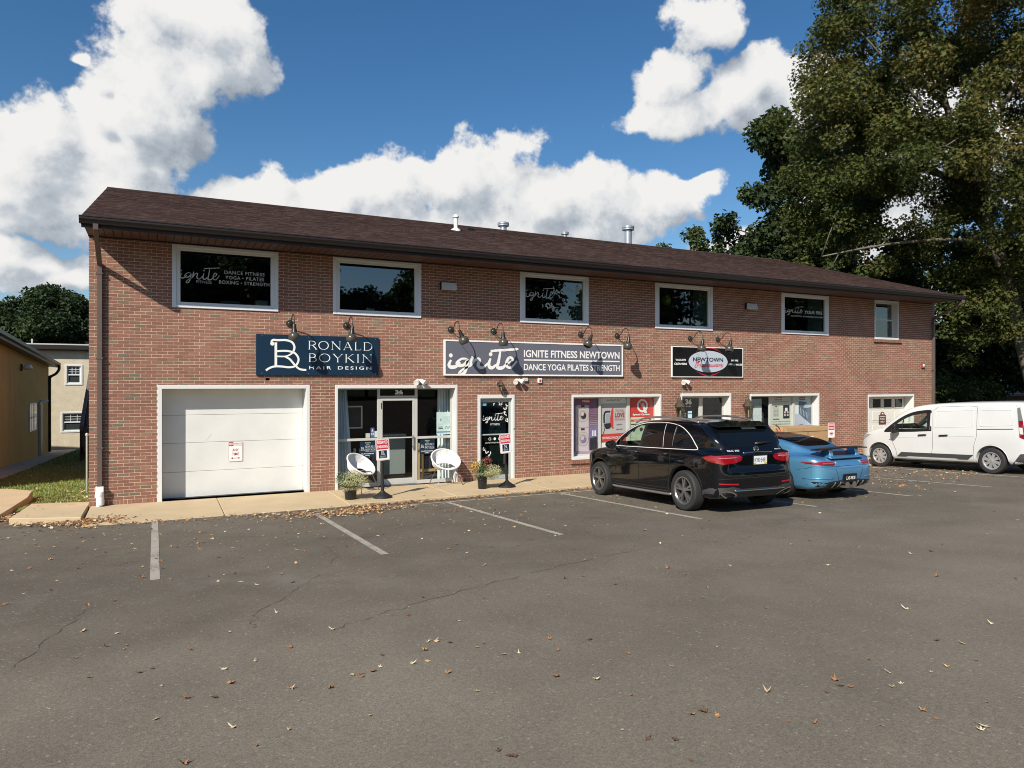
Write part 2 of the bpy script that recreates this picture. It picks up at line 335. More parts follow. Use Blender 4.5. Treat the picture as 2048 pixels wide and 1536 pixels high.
def build_walls():
    # mortar core decomposed round the openings
    xs = sorted({BX0, BX1}|{o[0] for o in OPEN}|{o[1] for o in OPEN}); zs = sorted({-.3, 5.5}|{o[2] for o in OPEN}|{o[3] for o in OPEN})
    mb = MB()
    for i in range(len(zs)-1):
        zc = (zs[i]+zs[i+1])/2; run = None
        for j in range(len(xs)-1):
            xc = (xs[j]+xs[j+1])/2; solid = not any(o[0] < xc < o[1] and o[2] < zc < o[3] for o in OPEN)
            if solid: run = [xs[j], xs[j+1]] if run is None else [run[0], xs[j+1]]
            if run and (not solid or j == len(xs)-2):
                mb.box(run[0], run[1], .0035, .2, zs[i], zs[i+1]); run = None
    wall = mb.build('wall', M_MORTAR, bld)
    # bricks
    rects = []; h = .0677; z0 = -.06
    x = BX0
    while x < BX1: rects.append((x+.005, min(x+.0677-.005, BX1), z0, z0+.095)); x += .0677   # upright course at the foot
    z = z0+.105; i = 0
    while z < 5.40:
        x = BX0-(.1016 if i % 2 else 0)
        while x < BX1:
            a, b = max(x, BX0), min(x+.1920, BX1)
            if b-a > .03: rects.append((a, b, z, z+.0562))
            x += .2032
        z += h; i += 1
    out = []
    for r in rects:
        parts = [r]
        for o in OPEN:
            new = []
            for a, b, c, d in parts:
                if b <= o[0] or a >= o[1] or d <= o[2] or c >= o[3]: new.append((a,b,c,d)); continue
                if a < o[0]: new.append((a, o[0], c, d))
                if b > o[1]: new.append((o[1], b, c, d))
                aa, bb = max(a, o[0]), min(b, o[1])
                if c < o[2]: new.append((aa, bb, c, o[2]))
                if d > o[3]: new.append((aa, bb, o[3], d))
            parts = new
        out += [p for p in parts if p[1]-p[0] > .012 and p[3]-p[2] > .012]
    rr = random.Random(3)
    def tone():
        return rr.uniform(.88, 1) if rr.random() < .05 else rr.random()*.86
    full = [p for p in out if abs(p[1]-p[0]-.1920) < 1e-4 and abs(p[3]-p[2]-.0562) < 1e-4]
    full.sort(key=lambda p: p[0]); solo = set(full[:300])
    var = []
    for k in range(14):
        tn = tone() if k < 12 else rr.uniform(.88, .97)
        var.append(tone_mesh('brick', [(0,.1920,0,.03,0,.0562)], [tn], M_BRICK))
    for p in full[:300]:
        k = rr.randrange(12) if rr.random() > .08 else rr.randrange(12, 14)
        o = link('brick', var[k], wall); o.location = (p[0], rr.uniform(-.0025, .0015), p[2])
    rest = [p for p in out if p not in solo]
    bx = []
    for a, b, c, d in rest:
        y = rr.uniform(-.0025, .0015); bx.append((a, b, y, y+.03, c, d))
    kind(link('brick_courses', tone_mesh('brick_courses', bx, [tone() for _ in bx], M_BRICK), wall), 'stuff')
    # brick sills (headers on edge)
    bx = []
    for a, b, zt in ((22.44, 23.88, 3.965), (10.07, 13.2, .325), (16.58, 19.77, .325)):
        x = a
        while x < b: bx.append((x, x+.058, -.055, .03, zt-.095, zt)); x += .0677
    link('brick_sill', tone_mesh('brick_sill', bx, [tone() for _ in bx], M_BRICK, ((0,1,5,4),(0,4,7,3),(1,2,6,5),(4,5,6,7),(0,3,2,1),(3,7,6,2))), wall)
    # plain side and rear walls with gables
    mb = MB(); zr = 5.53+(7.1+1.08)*.311-.12
    for x0, x1 in ((BX0+.003, BX0+.2), (BX1-.2, BX1-.003)):
        mb.prism([(.2,-.9),(14.2,-.9),(14.2,5.5),(7.1,zr),(.2,5.62)], 'x', x0, x1)
    mb.box(BX0+.2, BX1-.2, 14.0, 14.197, -.9, 5.45)
    m = P('side_brick_wall', (.33,.15,.10), .9); t = m.node_tree; b = t.nodes['Principled BSDF']
    br = nd(t, 'ShaderNodeTexBrick'); br.inputs['Color1'].default_value = (.40,.16,.10,1); br.inputs['Color2'].default_value = (.33,.14,.09,1); br.inputs['Mortar'].default_value = (.6,.43,.31,1); br.inputs['Scale'].default_value = 1
    br.inputs['Brick Width'].default_value = .2032; br.inputs['Row Height'].default_value = .0677; br.inputs['Mortar Size'].default_value = .005
    tc = nd(t, 'ShaderNodeTexCoord'); sx = nd(t, 'ShaderNodeSeparateXYZ'); cx = nd(t, 'ShaderNodeCombineXYZ'); t.links.new(tc.outputs['Object'], sx.inputs[0])
    t.links.new(mth(t, 'ADD', sx.outputs[0], sx.outputs[1]), cx.inputs[0]); t.links.new(sx.outputs[2], cx.inputs[1]); t.links.new(cx.outputs[0], br.inputs['Vector']); t.links.new(br.outputs[0], b.inputs['Base Color'])
    mb.build('side_wall', m, bld)
    # rooms behind the glass
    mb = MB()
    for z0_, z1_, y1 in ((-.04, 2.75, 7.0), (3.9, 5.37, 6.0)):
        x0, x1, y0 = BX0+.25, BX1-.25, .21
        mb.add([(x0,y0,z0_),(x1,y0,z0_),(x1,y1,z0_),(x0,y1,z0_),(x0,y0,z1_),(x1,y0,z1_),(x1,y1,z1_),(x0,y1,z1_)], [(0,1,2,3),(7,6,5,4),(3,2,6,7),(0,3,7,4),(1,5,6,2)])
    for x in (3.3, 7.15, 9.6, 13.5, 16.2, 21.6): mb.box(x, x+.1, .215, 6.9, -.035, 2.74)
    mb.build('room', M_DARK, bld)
    mb = MB()
    for x in (10.52, 15.0, 20.06): mb.box(x, x+.08, .21, .75, 3.92, 5.36)
    mb.build('partition', P('pale_green_partition', (.34,.42,.40), .8), bld)
build_walls()
def build_roof():
    ey, ez, sl = -1.09, 5.535, .311; ry = 7.1; rz = ez+(ry-ey)*sl; X0, X1 = BX0-.05, BX1-.08
    mb = MB()
    for s in (1, -1):   # deck: front and back
        a = (ey, ez) if s == 1 else (2*ry-ey, ez)
        mb.prism([(a[0], a[1]-.05), (a[0], a[1]-.012), (ry, rz-.012), (ry, rz-.06)], 'x', X0, X1)
    roof = mb.build('roof', P('roof_felt', (.05,.035,.03), .95), bld)
    L = math.hypot(ry-ey, rz-ez); uy, uz = (ry-ey)/L, (rz-ez)/L
    rr = random.Random(5); ex = .142; rows = int(L/ex); tabs = []
    for i in range(rows+1):
        s0 = i*ex-.01; s1 = min(s0+ex*1.12, L); x = X0-rr.random()*.15
        while x < X1:
            w = rr.choice((.11,.15,.19,.24,.30)); a, b = max(x, X0), min(x+w, X1)
            if b-a > .03: tabs.append((i, a, b, s0, s1, rr.choice((.004,.009,.011))))
            x += w+.004
    def tab_mesh(name, lst, tones):
        V = []; F = []
        for (i, a, b, s0, s1, th) in lst:
            o = len(V)
            for s, n in ((s0, .001), (s0, .001+th), (s1, .0015)):
                y, z = ey+uy*s-uz*n, ez+uz*s+uy*n
                V += [(a,y,z),(b,y,z)]
            F += [(o,o+1,o+3,o+2),(o+2,o+3,o+5,o+4),(o,o+2,o+4),(o+1,o+5,o+3)]
        me = bpy.data.meshes.new(name); me.from_pydata(V, [], F); me.materials.append(M_SHING)
        at = me.attributes.new('tone', 'FLOAT', 'FACE'); at.data.foreach_set('value', np.repeat(np.array(tones, dtype=np.float32), 4)); return me
    tabs.sort(key=lambda q: q[1]+q[0]*.22)
    for q in tabs[:280]: link('shingle', tab_mesh('shingle', [q], [rr.random()]), roof)
    kind(link('shingle_courses', tab_mesh('shingle_courses', tabs[280:], [rr.random() for _ in tabs[280:]]), roof), 'stuff')
    # back slope, ridge cap, rake boards
    mb = MB(); mb.add([(X0,ry,rz+.004),(X1,ry,rz+.004),(X1,2*ry-ey,ez+.004),(X0,2*ry-ey,ez+.004)], [(0,1,2,3)])
    mb.build('rear_slope', P('rear_shingle', (.09,.058,.046), .95, noise=(12,.3)), roof)
    x = X0
    mb = MB()
    while x < X1:
        b = min(x+.30, X1); mb.prism([(ry-.14, rz-.035), (ry-.14, rz-.022), (ry, rz+.024), (ry+.14, rz-.022), (ry+.14, rz-.035), (ry, rz+.008)], 'x', x, b); x += .304
    mb.build('ridge_cap', P('ridge_shingle', (.05,.034,.028), .95, noise=(15,.3)), roof)
    mb = MB()
    for xa, xb in ((X0-.004, X0+.03), (X1-.03, X1+.004)):
        for s in (1, -1):
            y0 = ey if s == 1 else 2*ry-ey
            mb.prism([(y0, ez-.16), (y0, ez-.005), (ry, rz-.005), (ry, rz-.16)], 'x', xa, xb)
    mb.build('rake_board', M_BROWN, roof)
    # eaves: soffit boards, fascia, gutter
    mb = MB(); mb.box(X0+.03, X1-.03, -1.03, .0, 5.392, 5.402); mb.box(X0+.035, X1-.035, -.03, -.005, 5.352, 5.377)
    sof = mb.build('soffit', P('soffit_groove', (.02,.012,.01), .8), bld)
    me = bpy.data.meshes.new('soffit_board'); q = MB().box(0,.142,-1.0,-.032,5.372,5.39); me.from_pydata(q.v, [], q.f); me.materials.append(M_SOFF)
    x = X0+.04
    while x < X1-.18: link('soffit_board', me, sof).location = (x,0,0); x += .155
    MB().box(X0, X1, -1.055, -1.005, 5.335, 5.50).build('fascia', M_BROWN, bld)
    MB().prism([(-1.06,5.395),(-1.13,5.395),(-1.145,5.43),(-1.175,5.475),(-1.175,5.515),(-1.185,5.518),(-1.185,5.532),(-1.16,5.532),(-1.16,5.48),(-1.06,5.42)], 'x', X0-.03, X1+.03).build('gutter', M_BROWN, bld)
    def spout(x, side):
        mb = MB()
        def seg(p, q, w=.044, d=.036):   # rectangular pipe
            p = Vector(p); q = Vector(q); t = (q-p).normalized(); a = Vector((1,0,0)); b = t.cross(a).normalized()
            mb.add([p+a*sx*w+b*sy*d for sx, sy in ((-1,-1),(1,-1),(1,1),(-1,1))]+[q+a*sx*w+b*sy*d for sx, sy in ((-1,-1),(1,-1),(1,1),(-1,1))], [(0,1,2,3),(7,6,5,4),(0,4,5,1),(1,5,6,2),(2,6,7,3),(3,7,4,0)])
        seg((x,-1.12,5.40),(x,-1.11,5.29)); seg((x,-1.115,5.31),(x,-.06,4.80)); seg((x,-.055,4.84),(x,-.055,.34 if side else -.05))
        for z in (4.6, 2.9, 1.1): mb.box(x-.065, x+.065, -.1, .0, z, z+.03)
        return mb.build('downspout', M_BROWN2, bld, bevel=.004)
    d = spout(-.99, True); spout(25.72, False)
    mb = MB(); c = (-.99, -.085)
    mb.box(c[0]-.07, c[0]+.07, c[1]-.055, c[1]+.055, .24, .345)
    mb.lathe([(.075,.13),(.079,.14),(.079,.22),(.070,.24)], (c[0],c[1],0)); mb.lathe([(.062,-.05),(.062,.13)], (c[0],c[1],0)); mb.lathe([(.072,-.02),(.075,.06),(.068,.13)], (c[0]+.012,c[1]-.02,0))
    mb.build('drain_adapter', P('white_plastic_pipe', (.78,.79,.78), .3), d, smooth=.6)
    # flues on the roof
    M_GALV = P('galvanised_steel', (.55,.56,.57), .35, .7, noise=(8,.1)); M_PVC = P('white_flue', (.78,.78,.76), .5)
    def flue(x, y, ztop, r, style):
        zb = ez+(y-ey)*sl if y <= ry else ez+(2*ry-ey-y)*sl
        mb = MB()
        if style == 0:
            mb.lathe([(.17,zb-.05),(.15,zb+.03),(r,zb+.06),(r,ztop-.1),(r*1.5,ztop-.1),(r*1.5,ztop-.06),(r*1.2,ztop-.05),(r*.8,ztop),(0,ztop+.02)], (x,y,0)); m = M_PVC
        else:
            H = r*1.15
            mb.lathe([(r,zb-.1),(r,ztop-H),(r*1.15,ztop-H),(r*1.15,ztop-H+.02)], (x,y,0))
            mb.lathe([(r*1.15,ztop-H),(r*1.65,ztop-H+.01),(r*1.65,ztop-H*.62),(r*1.5,ztop-H*.6),(r*1.5,ztop-H*.5),(r*1.68,ztop-H*.48),(r*1.68,ztop-H*.1),(r*1.5,ztop),(0,ztop+.02)], (x,y,0)); m = M_GALV
        mb.build('roof_flue', m, bld, smooth=.7)
    flue(8.66, 4.75, 7.86, .065, 0); flue(11.8, 7.7, 8.52, .13, 1); flue(14.4, 7.5, 8.37, .09, 1); flue(17.5, 7.6, 8.93, .15, 1)
    MB().box(9.3,9.55,5.2,5.5,7.45,7.58).build('roof_vent', M_BLACK, bld)
build_roof()
# ------------------------------------------------------------------ windows and doors of the brick building
def frame_rect(mb, x0, x1, z0, z1, wx, wz, y0, y1, m=0):
    """rectangular frame of four butted members"""
    mb.box(x0, x0+wx, y0, y1, z0, z1, m); mb.box(x1-wx, x1, y0, y1, z0, z1, m)
    mb.box(x0+wx, x1-wx, y0+.0005, y1-.0005, z0, z0+wz, m); mb.box(x0+wx, x1-wx, y0+.0005, y1-.0005, z1-wz, z1, m)
IG_W = 1.0
def ignite_script(mb, x0, x1, z0, z1, y, m=0, w=1.0, clip=False):
    """the handwritten word in the box; the tail of the g and the t bar reach outside it"""
    S = [([(.03,.62),(.0,.25),(.03,.06),(.10,.12),(.16,.45)], .055),
         ([(.26,.72),(.18,.72),(.11,.40),(.14,.18),(.22,.28),(.27,.62),(.25,.1),(.22,-.35),(.17,-.5),(.145,-.40),(.2,-.1),(.32,.22)], .05),
         ([(.335,.92),(.32,.5),(.305,.18)], .055), ([(.31,.2),(.37,.62),(.42,.74),(.435,.60),(.415,.25),(.45,.06),(.50,.10),(.56,.42)], .05),
         ([(.60,.80),(.575,.40),(.585,.10),(.63,.06),(.68,.30)], .055),
         ([(.745,1.38),(.72,.6),(.70,.15),(.74,.02),(.79,.10),(.83,.33)], .058),
         ([(.83,.34),(.92,.62),(.925,.82),(.875,.86),(.835,.45),(.85,.14),(.91,.10),(1.0,.62)], .046)]
    dx, dz = x1-x0, z1-z0
    def T(p): return (x0+p[0]*dx, z0+p[1]*dz)
    for k, (s, wd) in enumerate(S):
        pts = smooth_line([T(p) for p in s], 5); n = len(pts)
        ribbon(mb, pts, [wd*dx*.62*w*(.55+.6*math.sin(math.pi*min(1,max(.0,(i+1)/(n+1))))) for i in range(n)], y-.0004*k, m)
    for p in ((.025,.97), (.60,1.12)): fpoly(mb, ellipse(*T(p), .022*dx*w, .022*dx*w, 12), y-.003, m)
    bar = smooth_line([T(p) for p in ((.60,1.36),(.70,1.44),(.85,1.50),(1.02,1.60))], 4)
    ribbon(mb, bar, [.024*dx*w, .030*dx*w]*6+[.012*dx*w], y-.0035, m)
def curls(mb, pts, y, m, s):
    """a scatter of small petal curls"""
    rr = random.Random(len(pts))
    for x, z in pts:
        a = rr.random()*6.3; r = s*rr.uniform(.5,1.1)
        ribbon(mb, [(x+r*math.cos(a+i*.5), z+r*math.sin(a+i*.5)) for i in range(rr.randrange(6,10))], r*.55, y, m)
def picture_window(o, letter=None):
    x0, x1, z0, z1 = o
    mb = MB(); frame_rect(mb, x0, x1, z0, z1, .085, .065, -.028, .05); f = mb.build('window', M_VINYL, bld, bevel=.006)
    mb = MB(); frame_rect(mb, x0+.085, x1-.085, z0+.065, z1-.065, .075, .058, -.008, .06); mb.build('sash', M_VINYL, f, bevel=.005)
    MB().box(x0+.15, x1-.15, .035, .041, z0+.115, z1-.115).build('pane', M_GLASS, f)
    MB().box(x0+.06, x1-.06, .07, .2, z0+.0, z0+.06).build('sill', M_VINYL, f)
    if letter:
        mb = MB(); letter(mb, x0+.16, x1-.16, z0+.125, z1-.125); mb.build('lettering', M_LET, f)
    return f
Yl = .031
def let1(mb, x0, x1, z0, z1):
    w, h = x1-x0, z1-z0
    ignite_script(mb, x0+.0*w, x0+.42*w, z0+.46*h, z0+.62*h, Yl, w=.8)
    text(mb, 'FITNESS', x0+.17*w, x0+.335*w, z0+.385*h, z0+.44*h, Yl, 0, -.012)
    for s, a, b, t in (('DANCE FITNESS',.475,.93,.60),('YOGA • PILATES',.485,.925,.50),('BOXING • STRENGTH',.415,.985,.40)): text(mb, s, x0+a*w, x0+b*w, z0+t*h, z0+(t+.07)*h, Yl, 0, .006, 1.1)
def let3(mb, x0, x1, z0, z1):
    w, h = x1-x0, z1-z0
    ignite_script(mb, x0+.02*w, x0+.50*w, z0+.52*h, z0+.68*h, Yl, w=.75)
    rr = random.Random(4); curls(mb, [(x0+w*rr.uniform(.55,.97), z0+h*rr.uniform(.68,.86)) for _ in range(9)], Yl-.004, 0, .075)
    curls(mb, [(x0+w*rr.uniform(.18,.52), z0+h*rr.uniform(.25,.36)) for _ in range(6)], Yl-.004, 0, .07)
    for k in range(3): ring(mb, x0+w*(.66+.08*k), z0+.50*h, .032, .032, .022, Yl, 0, 14)
    text(mb, 'IGNITE FITNESS NEWTOWN', x0+.53*w, x0+.96*w, z0+.37*h, z0+.405*h, Yl, 0, .0)
def let5(mb, x0, x1, z0, z1):
    w, h = x1-x0, z1-z0
    ignite_script(mb, x0+.03*w, x0+.46*w, z0+.53*h, z0+.66*h, Yl, w=.8)
    text(mb, 'YOUR FIRE', x0+.50*w, x0+.95*w, z0+.53*h, z0+.63*h, Yl, 0, .03)
    text(mb, 'NUTRITION & EXERCISE PROGRAM', x0+.18*w, x0+.96*w, z0+.42*h, z0+.465*h, Yl, 0, .01)
for i, o in enumerate(OPEN[:5]): picture_window(o, {0: let1, 2: let3, 4: let5}.get(i))
def liner(mb, o, rec, w=.06, top=.085, sill=0, y0=-.012, m=0):
    x0, x1, z0, z1 = o
    mb.box(x0, x0+w, y0, rec, z0, z1, m); mb.box(x1-w, x1, y0, rec, z0, z1, m); mb.box(x0+w, x1-w, y0-.004, rec-.001, z1-top, z1, m)
    if sill: mb.box(x0+w, x1-w, y0-.004, rec, z0, z0+sill, m)
def build_openings():
    # sash window at the far end
    o = OPEN[5]; mb = MB(); liner(mb, o, .24, .055, .06, .07, -.02); f = mb.build('window', M_WHITE, bld, bevel=.004)
    mb = MB(); frame_rect(mb, o[0]+.055, o[1]-.055, o[2]+.07, 4.70, .045, .05, .17, .2); frame_rect(mb, o[0]+.055, o[1]-.055, 4.69, o[3]-.06, .045, .05, .2, .23); mb.build('sash', M_WHITE, f, bevel=.003)
    MB().box(o[0]+.1, o[1]-.1, .185, .19, o[2]+.1, 5.25).build('pane', M_GLASS, f)
    mb = MB()
    for k in range(26): mb.box(o[0]+.11, o[1]-.11, .26, .285, o[2]+.12+k*.045, o[2]+.125+k*.045)
    mb.build('blind', P('dark_blind', (.10,.11,.11), .7), f)
    # big garage door
    o = OPEN[6]; mb = MB(); liner(mb, o, .36, .085, .085); gd = mb.build('garage_door', M_WHITE, bld, bevel=.006)
    zs = [-.05, .505, 1.128, 1.728, 2.30]; M_GD = P('white_garage_panel', (.66,.67,.65), .42, noise=(1.6,.07), bump=(200,.06,.002))
    for k in range(4): MB().box(o[0]+.088, o[1]-.088, .36, .40, zs[k]+.0025, zs[k+1]-.0025).build('panel', M_GD, gd, bevel=.005)
    MB().box(o[0]+.086, o[1]-.086, .385, .42, -.06, 2.30).build('backing', M_BLACK, gd)
    mb = MB(); ribbon(mb, [(1.0,1.17),(1.06,1.24),(1.11,1.31)], .006, .358); mb.build('scratch', P('grey_scuff', (.42,.42,.42), .6), gd)
    # hair salon shopfront
    o = OPEN[7]; rec = .2; mb = MB(); liner(mb, o, rec+.06, .065, .085); sf = mb.build('storefront', M_WHITE, bld, bevel=.005)
    y0, y1 = rec, rec+.05
    mb = MB()
    for a, b in ((3.79,3.83),(4.78,4.845),(5.725,5.79),(6.665,6.70)): mb.box(a, b, y0, y1, -.06, 2.295)
    for a, b in ((3.83,4.78),(5.79,6.665)): mb.box(a, b, y0+.002, y1-.002, 1.045, 1.105); mb.box(a, b, y0+.002, y1-.002, -.06, .03); mb.box(a, b, y0+.002, y1-.002, 2.27, 2.295)
    mb.box(4.845, 5.725, y0+.002, y1-.002, 2.07, 2.115); mb.box(4.845, 5.725, y0+.002, y1-.002, 2.275, 2.295)
    fr = mb.build('mullions', M_ALU, sf, bevel=.004)
    for a, b, c, d in ((3.83,4.78,1.105,2.27),(3.83,4.78,.03,1.045),(5.79,6.665,1.105,2.27),(5.79,6.665,.03,1.045),(4.845,5.725,2.115,2.275)):
        MB().box(a, b, y0+.02, y0+.026, c, d).build('pane', M_GLASS2, sf)
    mb = MB(); frame_rect(mb, 4.85, 5.72, -.04, 2.065, .055, .07, y0-.005, y0+.04); mb.box(4.905, 5.665, y0, y0+.035, 1.075, 1.105); mb.box(4.905, 5.665, y0, y0+.035, .03, .10)
    dr = mb.build('door', M_ALU, bld, bevel=.004)
    MB().box(4.905, 5.665, y0+.015, y0+.02, .1, 1.995).build('pane', M_GLASS2, dr)
    mb = MB(); mb.tube([(5.66,y0-.05,.83),(5.66,y0-.05,1.14)], .012, 8); mb.box(5.645,5.675,y0-.05,y0,.86,.88); mb.box(5.645,5.675,y0-.05,y0,1.09,1.11); mb.lathe([(.022,y0-.02),(.022,y0)], (5.69,0,.8), 'y', 12)
    mb.build('handle', P('steel', (.6,.6,.6), .25, .9), dr, smooth=.6)
    MB().box(4.865,4.88,y0-.012,y0-.004,1.80,1.95).build('hinge', M_BLACK, dr)
    MB().box(4.87, 5.75, y0-.16, y0, -.055, -.035).build('threshold', P('door_mat', (.12,.12,.12), .9), dr)
    mb = MB(); text(mb, '36', 5.22, 5.42, 2.155, 2.255, y0+.012, 0, .05); text(mb, 'SUITE #B', 5.22, 5.42, 2.122, 2.147, y0+.012, 0, .02); mb.build('lettering', M_LETW, sf)
    # door of the fitness studio
    o = OPEN[8]; mb = MB(); liner(mb, o, .12, .075, .09, 0, -.02); df = mb.build('door', M_WHITE, bld, bevel=.006)
    mb = MB(); frame_rect(mb, 7.40, 8.295, -.06, 2.03, .055, .05, .06, .11); mb.box(7.455, 8.24, .065, .105, 1.08, 1.115); mb.box(7.455, 8.24, .065, .105, -.01, .05); mb.box(7.455,8.24,.065,.105,1.93,1.98); mb.build('leaf_frame', M_ALUD, df, bevel=.004)
    MB().box(7.455, 8.24, .085, .09, .05, 1.93).build('pane', glass('studio_door_glass', (.5,.56,.55), 1.6), df)
    MB().box(7.44, 8.26, .30, .31, -.03, 2.0).build('backing', P('grey_green_back', (.10,.115,.115), .8), df)
    mb = MB(); ignite_script(mb, 7.50, 8.09, 1.46, 1.58, .078, w=.8); text(mb, 'FITNESS', 7.72, 7.98, 1.335, 1.385, .078)
    ring(mb, 7.70, .985, .032, .032, .012, .078, 0, 14); fpoly(mb, ellipse(7.84,.985,.036,.036,14), .078); ring(mb, 7.98, .985, .032, .032, .012, .078, 0, 14)
    text(mb, 'IGNITE FITNESS NEWTOWN', 7.57, 8.13, .87, .90, .078)
    rr = random.Random(8); curls(mb, [(8.0+.07*rr.random()+.0*k, 1.90-.0*k) for k in range(2)]+[(7.75+.45*rr.random(), 1.86+.05*rr.random()) for k in range(5)]+[(8.12+.09*rr.random(), 1.62+.2*rr.random()) for k in range(5)]+[(8.17+.05*rr.random(), 1.2+.4*rr.random()) for k in range(4)]+[(7.5+.2*rr.random(), .45+.3*rr.random()) for k in range(8)], .076, 0, .04)
    mb.build('lettering', M_LETW, df)
    MB().box(7.47,7.6,.076,.08,1.84,1.9).build('sticker', P('blue_sticker', (.12,.35,.5), .5), df)
    MB().box(8.335,8.35,-.03,-.02,1.22,1.25).build('bell_button', M_BLACK, df)
    # showroom windows with three lights each
    for o, ms, rec in ((OPEN[9], ((11.13,11.2),(12.09,12.19)), .2), (OPEN[11], ((17.67,17.79),(18.72,18.83)), .2)):
        mb = MB(); liner(mb, o, rec+.05, .06, .075, .09); f = mb.build('window', M_WHITE, bld, bevel=.005)
        mb = MB(); frame_rect(mb, o[0]+.06, o[1]-.06, o[2]+.09, o[3]-.075, .035, .035, rec, rec+.05)
        for a, b in ms: mb.box(a, b, rec-.002, rec+.052, o[2]+.09, o[3]-.075)
        mb.build('mullions', M_ALU, f, bevel=.004)
        xs = [o[0]+.06, *[v for q in ms for v in q], o[1]-.06]
        for k in range(0, 6, 2): MB().box(xs[k], xs[k+1], rec+.02, rec+.026, o[2]+.1, o[3]-.08).build('pane', M_GLASS2, f)
    # showroom door pair
    o = OPEN[10]; rec = .25; mb = MB(); liner(mb, o, rec+.06, .06, .085); f = mb.build('door', M_WHITE, bld, bevel=.005)
    mb = MB(); frame_rect(mb, 13.93, 15.79, -.06, 2.035, .045, .05, rec, rec+.05); mb.box(14.80,14.94,rec-.002,rec+.052,-.06,2.03); mb.box(13.97,14.8,rec+.002,rec+.045,1.0,1.06); mb.box(14.94,15.75,rec+.002,rec+.045,1.0,1.06); mb.build('leaf_frame', M_ALU, f, bevel=.004)
    for a, b in ((13.97,14.8),(14.94,15.75)): MB().box(a, b, rec+.02, rec+.026, -.02, 1.99).build('pane', M_GLASS2, f)
    mb = MB(); text(mb, '36', 14.27, 14.52, 1.78, 1.95, rec+.012, 0, .05); text(mb, 'SUITE #A', 14.25, 14.50, 1.70, 1.745, rec+.012, 0, .03)
    for k in range(5): print_line(mb, 14.05, 14.30, 1.50-k*.05, 1.525-k*.05, rec+.012)
    mb.build('lettering', M_LETW, f)
    mb = MB(); fpoly(mb, ellipse(14.05,1.79,.06,.07), rec+.011, 0); fpoly(mb, ellipse(14.07,1.62,.055,.05), rec+.011, 1); fpoly(mb, ellipse(14.19,1.62,.055,.055), rec+.010, 1)
    fpoly(mb, rrect(14.37,14.53,1.37,1.58,.01), rec+.011, 1); mb.box(14.38,14.52,rec+.009,rec+.010,1.49,1.53,2); fpoly(mb, rrect(14.37,14.72,1.10,1.30,.01), rec+.011, 2); fpoly(mb, rrect(14.42,14.66,1.12,1.2,.01), rec+.010, 1)
    mb.build('sticker', [P('teal_sticker', (.08,.22,.22), .5), P('pale_blue_sticker', (.5,.68,.75), .5), P('blue_sticker2', (.08,.22,.5), .5)], f)
    # panelled garage door at the far end
    o = OPEN[12]; rec = .34; mb = MB(); liner(mb, o, rec, .055, .075); f = mb.build('garage_door', M_WHITE, bld, bevel=.005)
    M_GR = P('offwhite_panel_door', (.66,.65,.60), .45, noise=(2,.04))
    zs = [-.05,.48,1.01,1.50,1.95]
    for k in range(4):
        mb = MB(); mb.box(o[0]+.058, o[1]-.058, rec, rec+.03, zs[k]+.003, zs[k+1]-.003)
        for j in range(4):
            xa = o[0]+.10+.60*j; 
            if k < 3: mb.box(xa, xa+.47, rec-.012, rec, zs[k]+.09, zs[k+1]-.08); 
            else: frame_rect(mb, xa-.02, xa+.47, 1.52, 1.90, .035, .04, rec-.012, rec-.001)
        mb.build('panel', M_GR, f, bevel=.008)
    for j in range(4): MB().box(o[0]+.115+.6*j, o[0]+.535+.6*j, rec-.008, rec-.004, 1.56, 1.86).build('pane', P('dark_glass', (.012,.016,.016), .05), f)
    MB().box(24.585,24.60,.10,.16,1.03,1.28).build('keypad', P('grey_keypad', (.45,.46,.46), .5), f)
build_openings()
